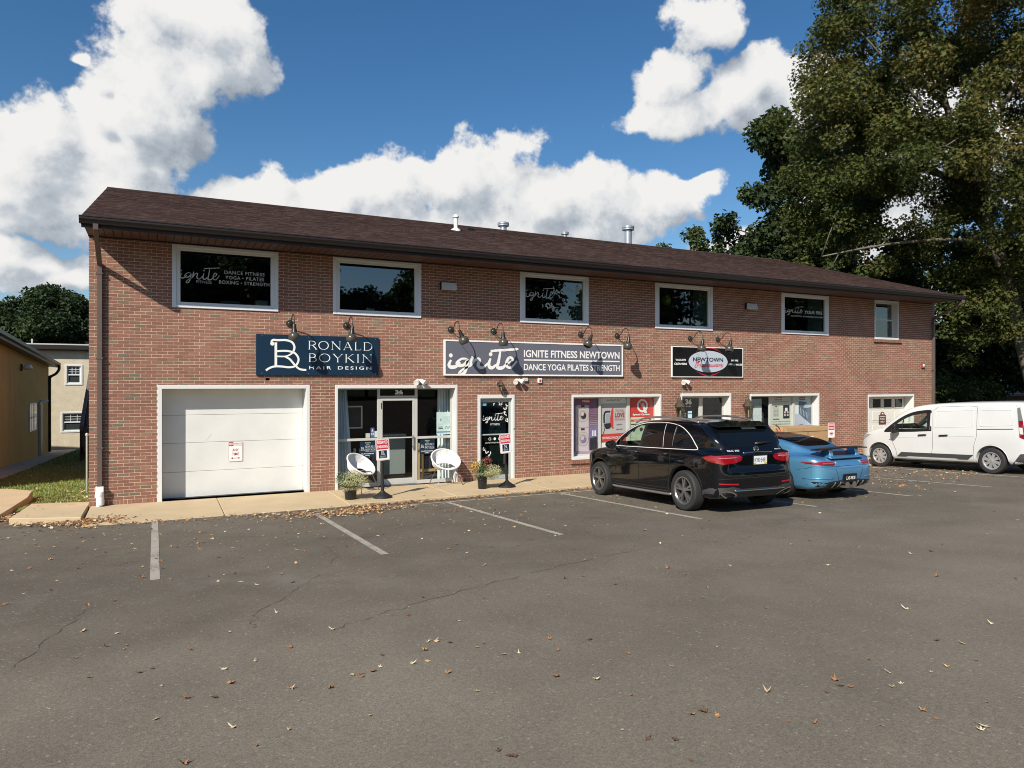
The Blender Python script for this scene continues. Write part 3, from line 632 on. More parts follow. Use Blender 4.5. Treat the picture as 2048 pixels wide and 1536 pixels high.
# ------------------------------------------------------------------ signs, lamps and fittings on the facade
M_NAVY = P('navy_sign_face', (.006,.026,.055), .35); M_SLATE = P('slate_sign_face', (.125,.130,.165), .4, noise=(2,.04)); M_SIGNW = P('white_sign_paint', (.80,.80,.78), .45)
M_SBLK = P('black_sign_face', (.006,.006,.008), .25); M_SRED = P('red_sign_paint', (.55,.02,.035), .4); M_SGREY = P('pale_sign_oval', (.46,.52,.60), .4)
M_BRONZE = P('dark_bronze_lamp', (.040,.038,.032), .33, .2, noise=(8,.1)); M_BRONZE2 = P('bronze_shade', (.075,.072,.062), .28, .2, noise=(6,.08))
def serif(mb, word, x0, x1, z0, z1, y, m=0, gap=.16):
    """roman capitals drawn as thick and thin strokes with serifs"""
    G = {'R': (.72,[('S',.12),('B',.12,.5,1,.66),('L',.40,.5,.74,.0,1)],[(.12,0),(.12,1),(.70,0)]), 'O': (.98,[('O',)],[]), 'N': (.92,[('s',.14),('s',.80),('L',.12,1,.82,0,1)],[(.12,0),(.14,1),(.80,1)]),
         'A': (.86,[('L',.10,0,.43,1,0),('L',.43,1,.78,0,1),('l',.24,.34,.64,.34)],[(.10,0),(.78,0)]), 'L': (.66,[('S',.14),('l',.14,.025,.62,.025),('l',.61,.02,.62,.2)],[(.14,0),(.14,1)]),
         'D': (.88,[('S',.14),('B',.14,0,1,.84)],[(.14,0),(.14,1)]), 'B': (.70,[('S',.14),('B',.14,.52,1,.58),('B',.14,0,.54,.66)],[(.14,0),(.14,1)]),
         'Y': (.82,[('S2',.42),('L',.08,1,.42,.46,1),('L',.78,1,.42,.46,0)],[(.08,1),(.78,1),(.42,0)]), 'K': (.82,[('S',.14),('L',.16,.44,.68,1,0),('L',.30,.56,.76,0,1)],[(.14,0),(.14,1),(.68,1),(.76,0)]), 'I': (.32,[('S',.16)],[(.16,0),(.16,1)])}
    tot = sum(G[c][0] for c in word)+gap*(len(word)-1); k = (x1-x0)/tot; h = z1-z0; T, t = .115*h, .042*h; x = x0; e = 0
    for c in word:
        w, st, sf = G[c]
        X = lambda a: x+a*k
        for q in st:
            e += 1; yy = y-.0002*(e % 5)
            if q[0] == 'S': ribbon(mb, [(X(q[1]), z0), (X(q[1]), z1)], T, yy, m)
            elif q[0] == 'S2': ribbon(mb, [(X(q[1]), z0), (X(q[1]), z0+.47*h)], T, yy, m)
            elif q[0] == 's': ribbon(mb, [(X(q[1]), z0), (X(q[1]), z1)], t, yy, m)
            elif q[0] == 'L': ribbon(mb, [(X(q[1]), z0+q[2]*h), (X(q[3]), z0+q[4]*h)], T if q[5] else t, yy, m)
            elif q[0] == 'l': ribbon(mb, [(X(q[1]), z0+q[2]*h), (X(q[3]), z0+q[4]*h)], t, yy, m)
            elif q[0] == 'B':
                a, zb, zt, r = q[1:]; zc = z0+(zb+zt)/2*h; rz = (zt-zb)/2*h; xb = X(a); rx = (r-a)*k*.62; xs = xb+(r-a)*k*.38
                pts = [(xb, zc+rz), (xs, zc+rz)]+[(xs+rx*math.sin(math.pi*i/12), zc+rz*math.cos(math.pi*i/12)) for i in range(1, 12)]+[(xs, zc-rz), (xb, zc-rz)]
                n = len(pts); ribbon(mb, pts, [t+(T-t)*max(0, math.sin(math.pi*(i-1)/(n-3))) if 1 <= i <= n-2 else t for i in range(n)], yy, m)
            elif q[0] == 'O':
                cx, cz, rx, rz = X(.48), z0+h/2, .42*k, h*.5; n = 32
                pts = [(cx+rx*math.cos(2*math.pi*i/n), cz+rz*math.sin(2*math.pi*i/n)) for i in range(n+1)]
                ribbon(mb, pts, [t+(T-t)*abs(math.cos(2*math.pi*i/n)) for i in range(n+1)], yy, m)
        for a, b in sf: ribbon(mb, [(X(a)-.12*h, z0+b*h), (X(a)+.12*h, z0+b*h)], t, y-.0012, m)
        x += (w+gap)*k
def monogram(mb, x0, z0, s, y, m=0):
    """the B-over-R emblem, s metres wide"""
    def T(L): return [(x0+(a-2.19)/.87*s, z0+(b-2.69)/.87*s) for a, b in L]
    W_ = .055/.87*s
    for i, (L, w) in enumerate([([(2.40,3.32),(2.40,2.79)], 1), ([(2.345,3.28),(2.31,3.32),(2.34,3.372),(2.44,3.37),(2.62,3.375),(2.75,3.33),(2.80,3.23),(2.78,3.13)], .85),
              ([(2.42,3.125),(2.55,3.135),(2.68,3.13),(2.82,3.08),(2.89,2.95),(2.83,2.81),(2.69,2.77),(2.53,2.785),(2.37,2.785),(2.26,2.745),(2.19,2.695)], .8),
              ([(2.42,3.01),(2.60,3.012),(2.70,3.05),(2.765,3.10)], .6), ([(2.60,3.01),(2.70,2.95),(2.76,2.88),(2.87,2.76),(2.95,2.722),(3.06,2.713)], .8)]):
        ribbon(mb, smooth_line(T(L), 5), W_*w, y-.0003*i, m)
    fpoly(mb, ellipse(*T([(2.325,3.29)])[0], W_*.8, W_*.8, 12), y-.002, m)
def wall_sign():
    s = thing('shop_sign', 'dark navy sign panel with white monogram and RONALD BOYKIN HAIR DESIGN lettering', 'sign', (3.36, 0, 2.6))
    o = (3.36, 0, 2.6); M = Matrix.Translation((-o[0], 0, -o[2]))
    MB().box(-1.375, 1.375, -.05, -.012, 0, .9).build('panel', M_NAVY, s, bevel=.003)
    mb = MB(); monogram(mb, 2.19, 2.695, .87, -.053); mb.v = [(a-o[0], b, c-o[2]) for a, b, c in mb.v]; mb.build('monogram', M_SIGNW, s)
    mb = MB(); serif(mb, 'RONALD', 3.10, 4.585, 3.19, 3.375, -.053); serif(mb, 'BOYKIN', 3.10, 4.585, 2.905, 3.09, -.053); text(mb, 'HAIR', 3.125, 3.62, 2.735, 2.81, -.053, 0, .01, 1.4); text(mb, 'DESIGN', 3.774, 4.56, 2.735, 2.81, -.053, 0, .01, 1.4)
    mb.v = [(a-o[0], b, c-o[2]) for a, b, c in mb.v]; mb.build('lettering', M_SIGNW, s)
    mb = MB()
    for x in (-1.25,-.25,.7,1.3):
        for z in (.04,.86): mb.lathe([(.0,-.058),(.010,-.055),(.010,-.05)], (x,0,z), 'y', 8)
    mb.build('screw', P('steel', (.6,.6,.6), .25, .9), s)
    # long slate sign
    s = thing('shop_sign', 'long slate-grey sign with white border and handwritten ignite lettering', 'sign', (9.08, 0, 2.61)); o = (9.08, 0, 2.61)
    mb = MB(); mb.box(-2.69, 2.69, -.05, -.012, 0, .89); mb.build('panel', M_SLATE, s, bevel=.003)
    mb = MB(); frame_rect(mb, -2.692, 2.692, -.002, .892, .045, .04, -.062, -.010); mb.build('border', M_SIGNW, s, bevel=.003)
    mb = MB(); ignite_script(mb, 6.52, 8.42, 2.80, 3.12, -.054, w=1.25)
    mb.v = [(a, b, max(c, 2.65)) for a, b, c in mb.v]
    ribbon(mb, [(8.619,3.03),(11.654,3.03)], .036, -.053); text(mb, 'IGNITE FITNESS NEWTOWN', 8.62, 11.65, 3.10, 3.295, -.053, 0, .022); text(mb, 'DANCE YOGA PILATES STRENGTH', 8.62, 11.655, 2.76, 2.93, -.053, 0, .018)
    mb.v = [(a-o[0], b, c-o[2]) for a, b, c in mb.v]; mb.build('lettering', M_SIGNW, s)
    # black homeware sign
    s = thing('shop_sign', 'black sign with pale oval NEWTOWN Homeware emblem and white side lettering', 'sign', (14.9, 0, 2.6)); o = (14.9, 0, 2.6)
    MB().box(-1.37, 1.37, -.05, -.012, .02, .89).build('panel', M_SBLK, s, bevel=.003)
    mb = MB(); frame_rect(mb, -1.395, 1.395, 0, .91, .025, .022, -.056, -.010); mb.build('border', M_SIGNW, s)
    T = lambda mb: setattr(mb, 'v', [(a-o[0], b, c-o[2]) for a, b, c in mb.v])
    mb = MB(); fpoly(mb, ellipse(14.895, 3.075, .765, .325, 48), -.053); T(mb); mb.build('oval', M_SGREY, s)
    mb = MB()
    for sg in (1, -1):
        ribbon(mb, [(14.9+.50*u, 3.075+sg*(.335+.085*(1-u*u)-.06*u*u)) for u in [i/12-1 for i in range(25)]], [.004+.035*(1-abs(i/12-1)) for i in range(25)], -.0535)
    HW = [[(14.42,2.90),(14.40,2.88),(14.37,2.93),(14.45,3.02),(14.53,3.06)], [(14.40,3.03),(14.50,3.05),(14.58,3.07)], [(14.52,3.05),(14.47,2.95),(14.44,2.89)], [(14.64,3.06),(14.58,2.95),(14.55,2.89)], [(14.48,2.97),(14.60,2.97)],
          [(14.69,2.93),(14.65,2.92),(14.64,2.96),(14.68,2.99),(14.71,2.95),(14.67,2.91),(14.74,2.93)], [(14.75,2.99),(14.74,2.91),(14.78,2.97),(14.80,2.99),(14.80,2.91),(14.85,2.98),(14.87,2.99),(14.86,2.92),(14.92,2.94)], [(14.91,2.95),(14.97,2.97),(14.94,3.0),(14.91,2.95),(14.93,2.91),(15.0,2.94)],
          [(15.01,2.99),(15.01,2.92),(15.06,2.93),(15.08,2.99),(15.08,2.92),(15.13,2.94),(15.14,2.99)], [(15.24,2.99),(15.19,2.98),(15.17,2.93),(15.21,2.92),(15.25,2.99),(15.24,2.92),(15.29,2.94)], [(15.30,2.98),(15.32,3.0),(15.31,2.92)], [(15.31,2.96),(15.36,3.0)], [(15.38,2.95),(15.44,2.97),(15.42,3.0),(15.38,2.95),(15.40,2.91),(15.47,2.94)]]
    for i, q in enumerate(HW): ribbon(mb, smooth_line(q, 4), .021, -.0545-.0002*(i % 4))
    T(mb); mb.build('red_script', M_SRED, s)
    mb = MB(); text(mb, 'NEWTOWN', 14.30, 15.48, 3.068, 3.195, -.054, 0, .03); T(mb); mb.build('dark_lettering', M_SBLK, s)
    mb = MB()
    for w, a, b, c, d in (('VACUUM',13.64,14.02,3.085,3.14),('CLEANERS',13.59,14.07,2.965,3.025),('HOME',15.81,16.09,3.095,3.15),('APPLIANCES',15.69,16.25,2.97,3.025)): text(mb, w, a, b, c, d, -.053, 0, .035)
    T(mb); mb.build('lettering', M_SIGNW, s)
wall_sign()
def gooseneck(x, tilt, label):
    L = thing('gooseneck_lamp', label, 'lamp', (x, 0, 3.755), group='gooseneck lamps above the shop signs')
    MB().lathe([(.0,-.035),(.03,-.032),(.045,-.02),(.082,-.016),(.085,0)], (0,0,0), 'y', 20).build('wall_plate', M_BRONZE, L, smooth=.5)
    pts = smooth_line([(0,-.02,0),(0,-.12,-.005),(0,-.20,.05),(0,-.30,.145),(0,-.42,.175),(0,-.53,.12),(0,-.565,.01),(0,-.565,-.07)], 5)
    MB().tube(pts, .012, 8).build('arm', M_BRONZE, L, smooth=.8)
    Mt = Matrix.Translation((0,-.565,-.06)) @ Matrix.Rotation(rad(-tilt), 4, 'Y')
    q = Mt @ Vector((0,.06,-.27)); MB().tube([(0,-.02,-.06), q], .005, 6).build('brace', M_BRONZE, L)
    MB().lathe([(.0,.02),(.028,.015),(.034,0),(.045,-.07),(.060,-.155),(.064,-.165),(.05,-.17)], (0,0,0), 'z', 18, 0, Mt).build('socket', P('black_lamp_socket', (.015,.015,.014), .4), L, smooth=.6)
    MB().lathe([(.055,-.16),(.075,-.175),(.108,-.205),(.124,-.25),(.122,-.295),(.105,-.335),(.095,-.345),(.088,-.34),(.10,-.30)], (0,0,0), 'z', 24, 0, Mt).build('shade', M_BRONZE2, L, smooth=.6)
for x, t, lb in ((2.71,0,'bronze gooseneck lamp over the monogram of the navy sign'),(3.985,-5,'bronze gooseneck lamp over the RONALD lettering of the navy sign'),(6.59,26,'bronze gooseneck lamp tilted right at the left end of the slate sign'),
        (7.767,2,'bronze gooseneck lamp over the handwritten word on the slate sign'),(10.395,-28,'bronze gooseneck lamp tilted left over the slate sign'),(11.60,-9,'bronze gooseneck lamp at the right end of the slate sign'),
        (14.226,-11,'bronze gooseneck lamp over the oval of the black sign'),(15.31,-16,'bronze gooseneck lamp near the right end of the black sign')): gooseneck(x, t, lb)
M_FLOOD = P('white_floodlight', (.76,.77,.74), .4)
def flood(x, z, label, box=False):
    f = thing('security_floodlight', label, 'floodlight', (x, 0, z), group='twin white floodlights above the shop doors')
    MB().lathe([(0,-.05),(.05,-.045),(.055,0)], (0,0,0), 'y', 14).build('base', M_FLOOD, f, smooth=.6)
    for s in (-1, 1):
        Mh = Matrix.Translation((s*.06,-.08,-.0)) @ Matrix.Rotation(rad(s*38), 4, 'Z') @ Matrix.Rotation(rad(28), 4, 'X')
        MB().lathe([(0,.06),(.03,.055),(.038,.03),(.062,-.07),(.066,-.10),(.055,-.10),(.0,-.085)], (0,0,0), 'y', 16, 0, Mh).build('lamp_head', M_FLOOD, f, smooth=.6)
    if box: MB().box(.16,.30,-.06,0,-.02,.07).build('sensor_box', P('grey_sensor_box', (.55,.54,.5), .5), f, bevel=.006)
flood(5.745, 2.47, 'twin white floodlight above the hair salon entrance'); flood(8.44, 2.49, 'twin white floodlight with grey box below the slate sign', True); flood(13.97, 2.475, 'twin white floodlight below the black sign')
def small_fittings():
    a = thing('alarm_box', 'small white alarm box with red strobe below the slate sign', 'alarm', (9.11, 0, 2.43)); MB().box(-.06,.06,-.05,0,0,.12).build('case', M_FLOOD, a, bevel=.008); MB().box(-.03,.03,-.06,-.05,.03,.09).build('lens', M_SRED, a, bevel=.006)
    a = thing('alarm_box', 'small red alarm bell box near the right end of the wall', 'alarm', (25.16, 0, 2.98)); MB().box(-.1,.1,-.05,0,0,.2).build('case', P('dull_red_case', (.28,.07,.06), .5), a, bevel=.012); MB().lathe([(0,-.075),(.05,-.065),(.062,-.05)], (0,0,.1), 'y', 14).build('lens', P('pale_lens', (.6,.55,.52), .3), a, smooth=.6)
    def lantern(x, z, h, w, label, hang):
        L = thing('wall_lantern', label, 'lantern', (x, 0, z)); r = w/2; y = -(r+.05)
        MB().lathe([(.0,-.02),(.05,-.018),(.055,0)], (0,0,h*.62), 'y', 12).build('wall_plate', M_BRONZE, L, smooth=.6)
        MB().tube(smooth_line([(0,-.01,h*.62),(0,y*.5,h*.95),(0,y,h*1.02),(0,y,h*.9)], 4), .009, 6).build('arm', M_BRONZE, L, smooth=.8)
        mb = MB(); mb.lathe([(.0,h*.93),(r*.2,h*.9),(r*.5,h*.8),(r*1.02,h*.62),(r*1.05,h*.59),(r*.9,h*.58)], (0,y,0), 'z', 8); mb.lathe([(r*.55,h*.10),(r*.4,h*.05),(r*.15,0),(0,-h*.03)], (0,y,0), 'z', 8)
        for k in range(8):
            q = 2*math.pi*k/8; mb.tube([(r*.95*math.cos(q), y+r*.95*math.sin(q), h*.60), (r*.55*math.cos(q), y+r*.55*math.sin(q), h*.09)], .007, 5)
        mb.build('cage', P('verdigris_bronze', (.075,.065,.045), .45, .3, noise=(14,.3)), L, smooth=.5)
        MB().lathe([(r*.90,h*.59),(r*.50,h*.10)], (0,y,0), 'z', 8).build('glass', glass('lantern_glass', (.75,.72,.6), 1.5), L)
        MB().lathe([(0,h*.1),(.02,h*.1),(.022,h*.4),(0,h*.46)], (0,y,0), 'z', 10).build('candle_tube', M_FLOOD, L, smooth=.6)
    lantern(13.70, 1.33, .68, .30, 'ornate bronze lantern on brick left of the showroom door', 0); lantern(16.38, 1.30, .70, .30, 'ornate bronze lantern on brick right of the showroom door', 0); lantern(7.92, 2.20, .30, .16, 'small bronze lantern over the fitness studio door', 0)
    for x, lb in ((6.50, 'brown wall pack light beside the second upstairs window'), (16.60, 'brown wall pack light beside the fourth upstairs window')):
        L = thing('wall_pack_light', lb, 'wall light', (x, 0, 4.70), group='wall pack lights under the eaves')
        MB().prism([(0,.02),(-.08,.02),(-.10,.22),(0,.22)], 'x', -.20, .20).build('housing', M_BROWN, L, bevel=.006)
        MB().prism([(-.082,.02),(-.20,.03),(-.13,.205),(-.101,.21)], 'x', -.19, .19).build('lens', P('frosted_lens', (.62,.62,.60), .35), L, bevel=.004)
    # no-parking plate on the garage door
    s = thing('parking_sign', 'white and red NO PARKING ANY TIME plate on the garage door', 'sign', (1.60, .348, .68))
    M_RT = P('dark_red_print', (.36,.015,.05), .4); W_, H = .30, .45
    MB().prism(rrect(-W_/2,W_/2,0,H,.03), 'y', 0, .006).build('plate', M_SIGNW, s)
    mb = MB(); q = rrect(-W_/2+.008,W_/2-.008,.008,H-.008,.026); ribbon(mb, q+[q[0]], .005, -.001); ribbon(mb, [(-.05,H-.10),(.14,H-.10)], .004, -.001); fpoly(mb, [(-.142,H-.012),(-.045,H-.012),(-.045,H-.105),(-.142,H-.105)], -.0015)
    text(mb, 'PARKING', -.037, .13, H-.078, H-.035, -.001, 0, .0); text(mb, 'ANY', -.065, .065, .225, .285, -.001, 0, .02); text(mb, 'TIME', -.075, .075, .135, .195, -.001, 0, .02); ribbon(mb, [(-.07,.075),(.07,.075)], .012, -.001)
    for sg in (-1, 1): fpoly(mb, [(sg*.095,.075),(sg*.06,.10),(sg*.06,.05)], -.0012)
    mb.build('print', M_RT, s); mb = MB(); text(mb, 'NO', -.133, -.055, H-.088, H-.028, -.002, 0, .03); mb.build('lettering', M_SIGNW, s)
    # brown arched sign on the far garage door
    s = thing('parking_sign', 'brown arch-topped Resident Parking ONLY sign on the far garage door', 'sign', (23.37, .318, .955)); M_BR = P('brown_sign', (.10,.035,.022), .5)
    out = [(-.19,0),(.19,0),(.19,.33),(.13,.33)]+[(.11*math.cos(rad(a)), .36+.085*math.sin(rad(a))) for a in range(0, 181, 20)]+[(-.13,.33),(-.19,.33)]
    MB().prism(out, 'y', 0, .008).build('plate', M_BR, s)
    mb = MB(); text(mb, 'Resident', -.155, .155, .255, .305, -.002, 0, .02); text(mb, 'Parking', -.145, .145, .155, .215, -.002, 0, .02); text(mb, 'ONLY', -.11, .11, .06, .12, -.002, 0, .01); fpoly(mb, [(-.07,.36),(.07,.36),(.03,.395),(0,.415),(-.03,.395)], -.002); mb.build('lettering', M_SIGNW, s)
small_fittings()
# ------------------------------------------------------------------ things behind the glass
def posters():
    def poster(label, x, z, mats, build, y=.248):
        p = thing('poster', label, 'poster', (x, y, z)); build(p); return p
    PU = P('poster_violet', (.20,.10,.17), .5, noise=(3,.25)); PK = P('poster_pink_white', (.62,.50,.52), .5); PD = P('poster_dark', (.03,.025,.04), .5); RD = P('poster_label_red', (.42,.02,.05), .5); WH = M_SIGNW; GR = P('poster_grey', (.52,.46,.46), .5, noise=(1.5,.06)); RE = P('poster_red', (.60,.05,.035), .5); CR = P('poster_cream', (.62,.60,.46), .5); BK = P('poster_black', (.02,.02,.022), .5); LV = P('poster_lilac', (.26,.18,.36), .5, noise=(2,.2)); CH = P('poster_drum', (.42,.35,.30), .4); OR = P('poster_small_print', (.45,.18,.12), .5); STEEL = P('poster_steel_blue', (.10,.14,.20), .5, noise=(4,.2)); PALE = P('poster_pale', (.62,.68,.66), .5, noise=(3,.05)); SK = P('poster_sky', (.50,.58,.66), .5)
    def p1(p):
        MB().box(0,.92,0,.004,0,1.61).build('sheet', PU, p)
        mb = MB(); e = [.0]
        def Y(): e[0] -= .0006; return e[0]
        fpoly(mb, [(.33,1.43),(.71,1.43),(.71,1.58),(.33,1.58)], Y(), 1); fpoly(mb, [(.64,.35),(.92,.35),(.92,.95),(.64,.95)], Y(), 4)
        fpoly(mb, [(0,0),(.92,0),(.92,.16),(.0,.08)], Y(), 8); fpoly(mb, [(.19,.12),(.62,.10),(.62,1.38),(.27,1.40),(.19,1.36)], Y(), 2); fpoly(mb, [(.66,.12),(.90,.14),(.90,.50),(.66,.47)], Y(), 3)
        for cz in (1.12, .45):
            y = Y(); fpoly(mb, ellipse(.43,cz,.185,.20), y, 5); y = Y(); fpoly(mb, ellipse(.43,cz,.165,.18), y, 2); y = Y(); fpoly(mb, ellipse(.43,cz,.125,.135), y, 5); y = Y(); fpoly(mb, ellipse(.45,cz-.03,.085,.085), y, 3 if cz > 1 else 4); y = Y(); fpoly(mb, ellipse(.41,cz+.03,.05,.06), y, 2)
        for a in (1.34, .70): fpoly(mb, [(.36,a),(.48,a),(.48,a+.05),(.36,a+.05)], Y(), 3)
        ribbon(mb, [(.19,.77),(.62,.77)], .008, Y(), 5)
        for k in range(7): ribbon(mb, [(.66,1.15-.05*k),(.88,1.15-.05*k)], .014, Y(), 6 if k < 3 else 5)
        for k in range(2): fpoly(mb, [(.72+.08*k,.52),(.77+.08*k,.52),(.77+.08*k,.68),(.72+.08*k,.68)], Y(), 7)
        text(mb, 'Miele', .40, .64, 1.47, 1.54, Y(), 7, .03)
        mb.build('print', [PU, RD, PK, PD, LV, CH, OR, WH, P('poster_rose', (.45,.30,.40), .5)], p)
    poster('violet poster showing a stacked washer and dryer in the left pane', 10.2, .42, None, p1)
    def p2(p):
        MB().box(0,.88,0,.004,0,1.61).build('sheet', GR, p)
        mb = MB(); e = [.0]
        def Y(): e[0] -= .0006; return e[0]
        fpoly(mb, [(0,1.43),(.88,1.43),(.88,1.60),(0,1.60)], Y(), 1); text(mb, 'LAURASTAR', .19, .66, 1.49, 1.545, Y(), 2, .0, 1.15); ring(mb, .70, 1.55, .012, .012, .006, Y(), 2, 10)
        fpoly(mb, [(0,.33),(.88,.35),(.88,.58),(0,.56)], Y(), 3); fpoly(mb, [(0,0),(.88,0),(.88,.33),(0,.31)], Y(), 1)
        fpoly(mb, [(.42,1.32),(.37,1.24),(.33,1.0),(.34,.80),(.40,.71),(.44,.71),(.44,1.32)], Y(), 3); fpoly(mb, [(.36,.78),(.33,.72),(.20,.70),(.13,.78),(.12,.86),(.30,.87),(.335,.88)], Y(), 2)
        ribbon(mb, smooth_line([(.33,1.19),(.24,1.20),(.15,1.17),(.12,1.05),(.13,.88)], 4), [.05]*16+[.075], Y(), 2); fpoly(mb, [(.18,.88),(.33,.88),(.33,1.13),(.18,1.12)], Y(), 4)
        ribbon(mb, smooth_line([(.15,.75),(.11,.62),(.05,.50)], 4), .02, Y(), 2)
        text(mb, 'YOU WILL', .50, .81, 1.185, 1.26, Y(), 5, .0); text(mb, 'LOVE', .49, .82, 1.03, 1.16, Y(), 6, .03); text(mb, 'IRONING', .49, .82, .94, 1.005, Y(), 5, .0); text(mb, '#PURIFY', .55, .75, .80, .84, Y(), 2); text(mb, '#BEAUTIFY', .53, .77, .665, .705, Y(), 2)
        text(mb, 'IRONING MADE EASY', .06, .80, .42, .49, Y(), 1, .01)
        mb.build('print', [GR, WH, BK, RE, P('poster_mid_grey', (.35,.36,.40), .5), OR, P('poster_maroon', (.30,.03,.04), .5)], p)
    poster('grey poster with a red steam iron in the middle pane', 11.21, .42, None, p2)
    def p3(p):
        MB().box(0,.86,0,.004,0,1.61).build('sheet', CR, p)
        mb = MB(); e = [.0]
        def Y(): e[0] -= .0006; return e[0]
        fpoly(mb, [(0,1.02),(.86,1.02),(.86,1.60),(0,1.60)], Y(), 1); ring(mb, .47, 1.35, .165, .165, .058, Y(), 2, 36); fpoly(mb, [(.46,1.36),(.55,1.36),(.64,1.13),(.545,1.13)], Y(), 2)
        for k in range(3): fpoly(mb, ellipse(.41+.05*k,1.41,.014,.014,8), Y(), 2); fpoly(mb, [(.425+.04*k,1.33),(.45+.04*k,1.33),(.455+.035*k,1.385),(.43+.035*k,1.385)], Y(), 2)
        text(mb, 'Speed Queen', .12, .73, 1.055, 1.125, Y(), 2, .045); fpoly(mb, [(.06,.90),(.78,.92),(.78,.97),(.06,.95)], Y(), 1); print_line(mb, .16, .70, .925, .948, Y(), 2)
        for k, (a, b) in enumerate(((.05,.26),(.30,.54),(.57,.80))):
            fpoly(mb, [(a,.05),(b,.05),(b,.86),(a,.86)], Y(), 3); fpoly(mb, [(a+.01,.80),(b-.01,.80),(b-.01,.83),(a+.01,.83)], Y(), 4); fpoly(mb, ellipse((a+b)/2,.66,.06,.06,16), Y(), 4); 
            fpoly(mb, ellipse((a+b)/2,.28,.06,.06,16), Y(), 4)
        mb.build('print', [CR, RE, WH, P('poster_greenish_white', (.55,.60,.45), .5), BK], p)
    poster('red and cream poster with a white Q emblem in the right pane', 12.2, .42, None, p3)
    def p4(p):
        MB().box(0,.62,0,.004,0,1.50).build('sheet', PALE, p); mb = MB()
        fpoly(mb, [(0,1.25),(.62,1.25),(.62,1.5),(0,1.5)], -.001, 1); rr = random.Random(2)
        for k in range(9): ribbon(mb, smooth_line([(.05+.05*j, .3+.08*k+rr.uniform(-.03,.03)) for j in range(11)], 2), .006, -.0012, 1)
        mb.build('print', [PALE, P('poster_grey_green', (.36,.44,.44), .5)], p)
    poster('faded pale poster left of the upright vacuum', 16.82, .43, None, p4, .30)
    def p5(p):
        MB().box(0,.92,0,.004,0,1.62).build('sheet', P('poster_pale_cream', (.64,.66,.56), .5), p); mb = MB(); e = [0.]
        def Y(): e[0] -= .0006; return e[0]
        fpoly(mb, [(.16,1.45),(.48,1.45),(.48,1.61),(.16,1.61)], Y(), 1); text(mb, 'Miele', .18, .47, 1.475, 1.545, Y(), 2, .04); print_line(mb, .06, .80, 1.38, 1.42, Y(), 3)
        fpoly(mb, rrect(.08,.36,.92,1.30,.02), Y(), 4); fpoly(mb, rrect(.54,.83,.85,1.29,.02), Y(), 5); fpoly(mb, rrect(.62,.74,1.09,1.20,.01), Y(), 2)
        for k in range(2):
            for j in range(2): fpoly(mb, rrect(.58+.12*k,.66+.12*k,.93+.09*j,.995+.09*j,.01), Y(), 6); fpoly(mb, rrect(.14+.10*k,.21+.10*k,.95+.12*j,1.02+.12*j,.01), Y(), 3)
        fpoly(mb, [(.18,1.24),(.25,1.24),(.25,1.27),(.18,1.27)], Y(), 5); fpoly(mb, [(.08,.83),(.36,.83),(.36,.855),(.08,.855)], Y(), 5)
        for k in range(2): print_line(mb, .06, .86, .745-.08*k, .78-.08*k, Y(), 3)
        mb.build('print', [PALE, RD, WH, P('poster_tan_print', (.46,.36,.30), .5), P('poster_beige', (.50,.52,.45), .5), BK, PK], p)
    poster('cream poster with two coffee machines under a red label', 17.80, .42, None, p5)
    def p6(p):
        MB().box(0,.82,0,.004,0,1.62).build('sheet', SK, p); mb = MB(); e = [0.]
        def Y(): e[0] -= .0006; return e[0]
        fpoly(mb, [(.22,1.42),(.80,1.35),(.80,.62),(.24,.98)], Y(), 3); fpoly(mb, [(.42,1.20),(.55,1.34),(.78,1.44),(.80,1.22),(.62,1.18)], Y(), 4); fpoly(mb, [(.0,.05),(.82,.02),(.82,.58),(.22,.94),(.0,1.0)], Y(), 5)
        fpoly(mb, [(.0,1.0),(.20,.98),(.20,1.38),(.0,1.40)], Y(), 2); fpoly(mb, [(.25,1.45),(.52,1.45),(.52,1.56),(.25,1.56)], Y(), 1); text(mb, 'Miele', .28, .49, 1.48, 1.53, Y(), 2, .02)
        for k in range(6): ribbon(mb, [(.28+.07*k,.98-.03*k),(.30+.07*k,1.2-.04*k)], .012, Y(), 2)
        ribbon(mb, smooth_line([(.05,.52),(.20,.60),(.42,.60)], 4), .05, Y(), 6); ribbon(mb, smooth_line([(.10,.56),(.25,.62),(.40,.63)], 4), .02, Y(), 7)
        mb.build('print', [SK, RD, WH, STEEL, P('poster_silver', (.46,.50,.55), .4), P('poster_lilac_grey', (.55,.54,.64), .5), P('poster_ice', (.6,.75,.8), .5), BK], p)
    poster('blue kitchen poster in the rightmost showroom pane', 18.84, .42, None, p6)
    # upright vacuum on show
    v = thing('upright_vacuum', 'black upright vacuum cleaner standing behind the showroom glass', 'vacuum', (17.48, .40, -.04)); K = P('charcoal_plastic', (.035,.036,.038), .4)
    MB().prism(rrect(-.12,.12,.25,1.55,.118,8), 'y', -.05, .06).build('body', K, v, bevel=.015); MB().prism(rrect(-.15,.15,0,.26,.04), 'y', -.14, .14).build('foot', K, v, bevel=.02); MB().tube([(0,0,1.55),(0,.02,1.70)], .016, 8).build('tube', P('steel', (.6,.6,.6), .25, .9), v); MB().tube([(0,.02,1.68),(-.01,.02,1.92)], .025, 8).build('handle', M_BLACK, v, smooth=.8); MB().lathe([(0,-.06),(.028,-.058),(.03,-.05)], (0,0,1.38), 'y', 14).build('badge', M_SIGNW, v)
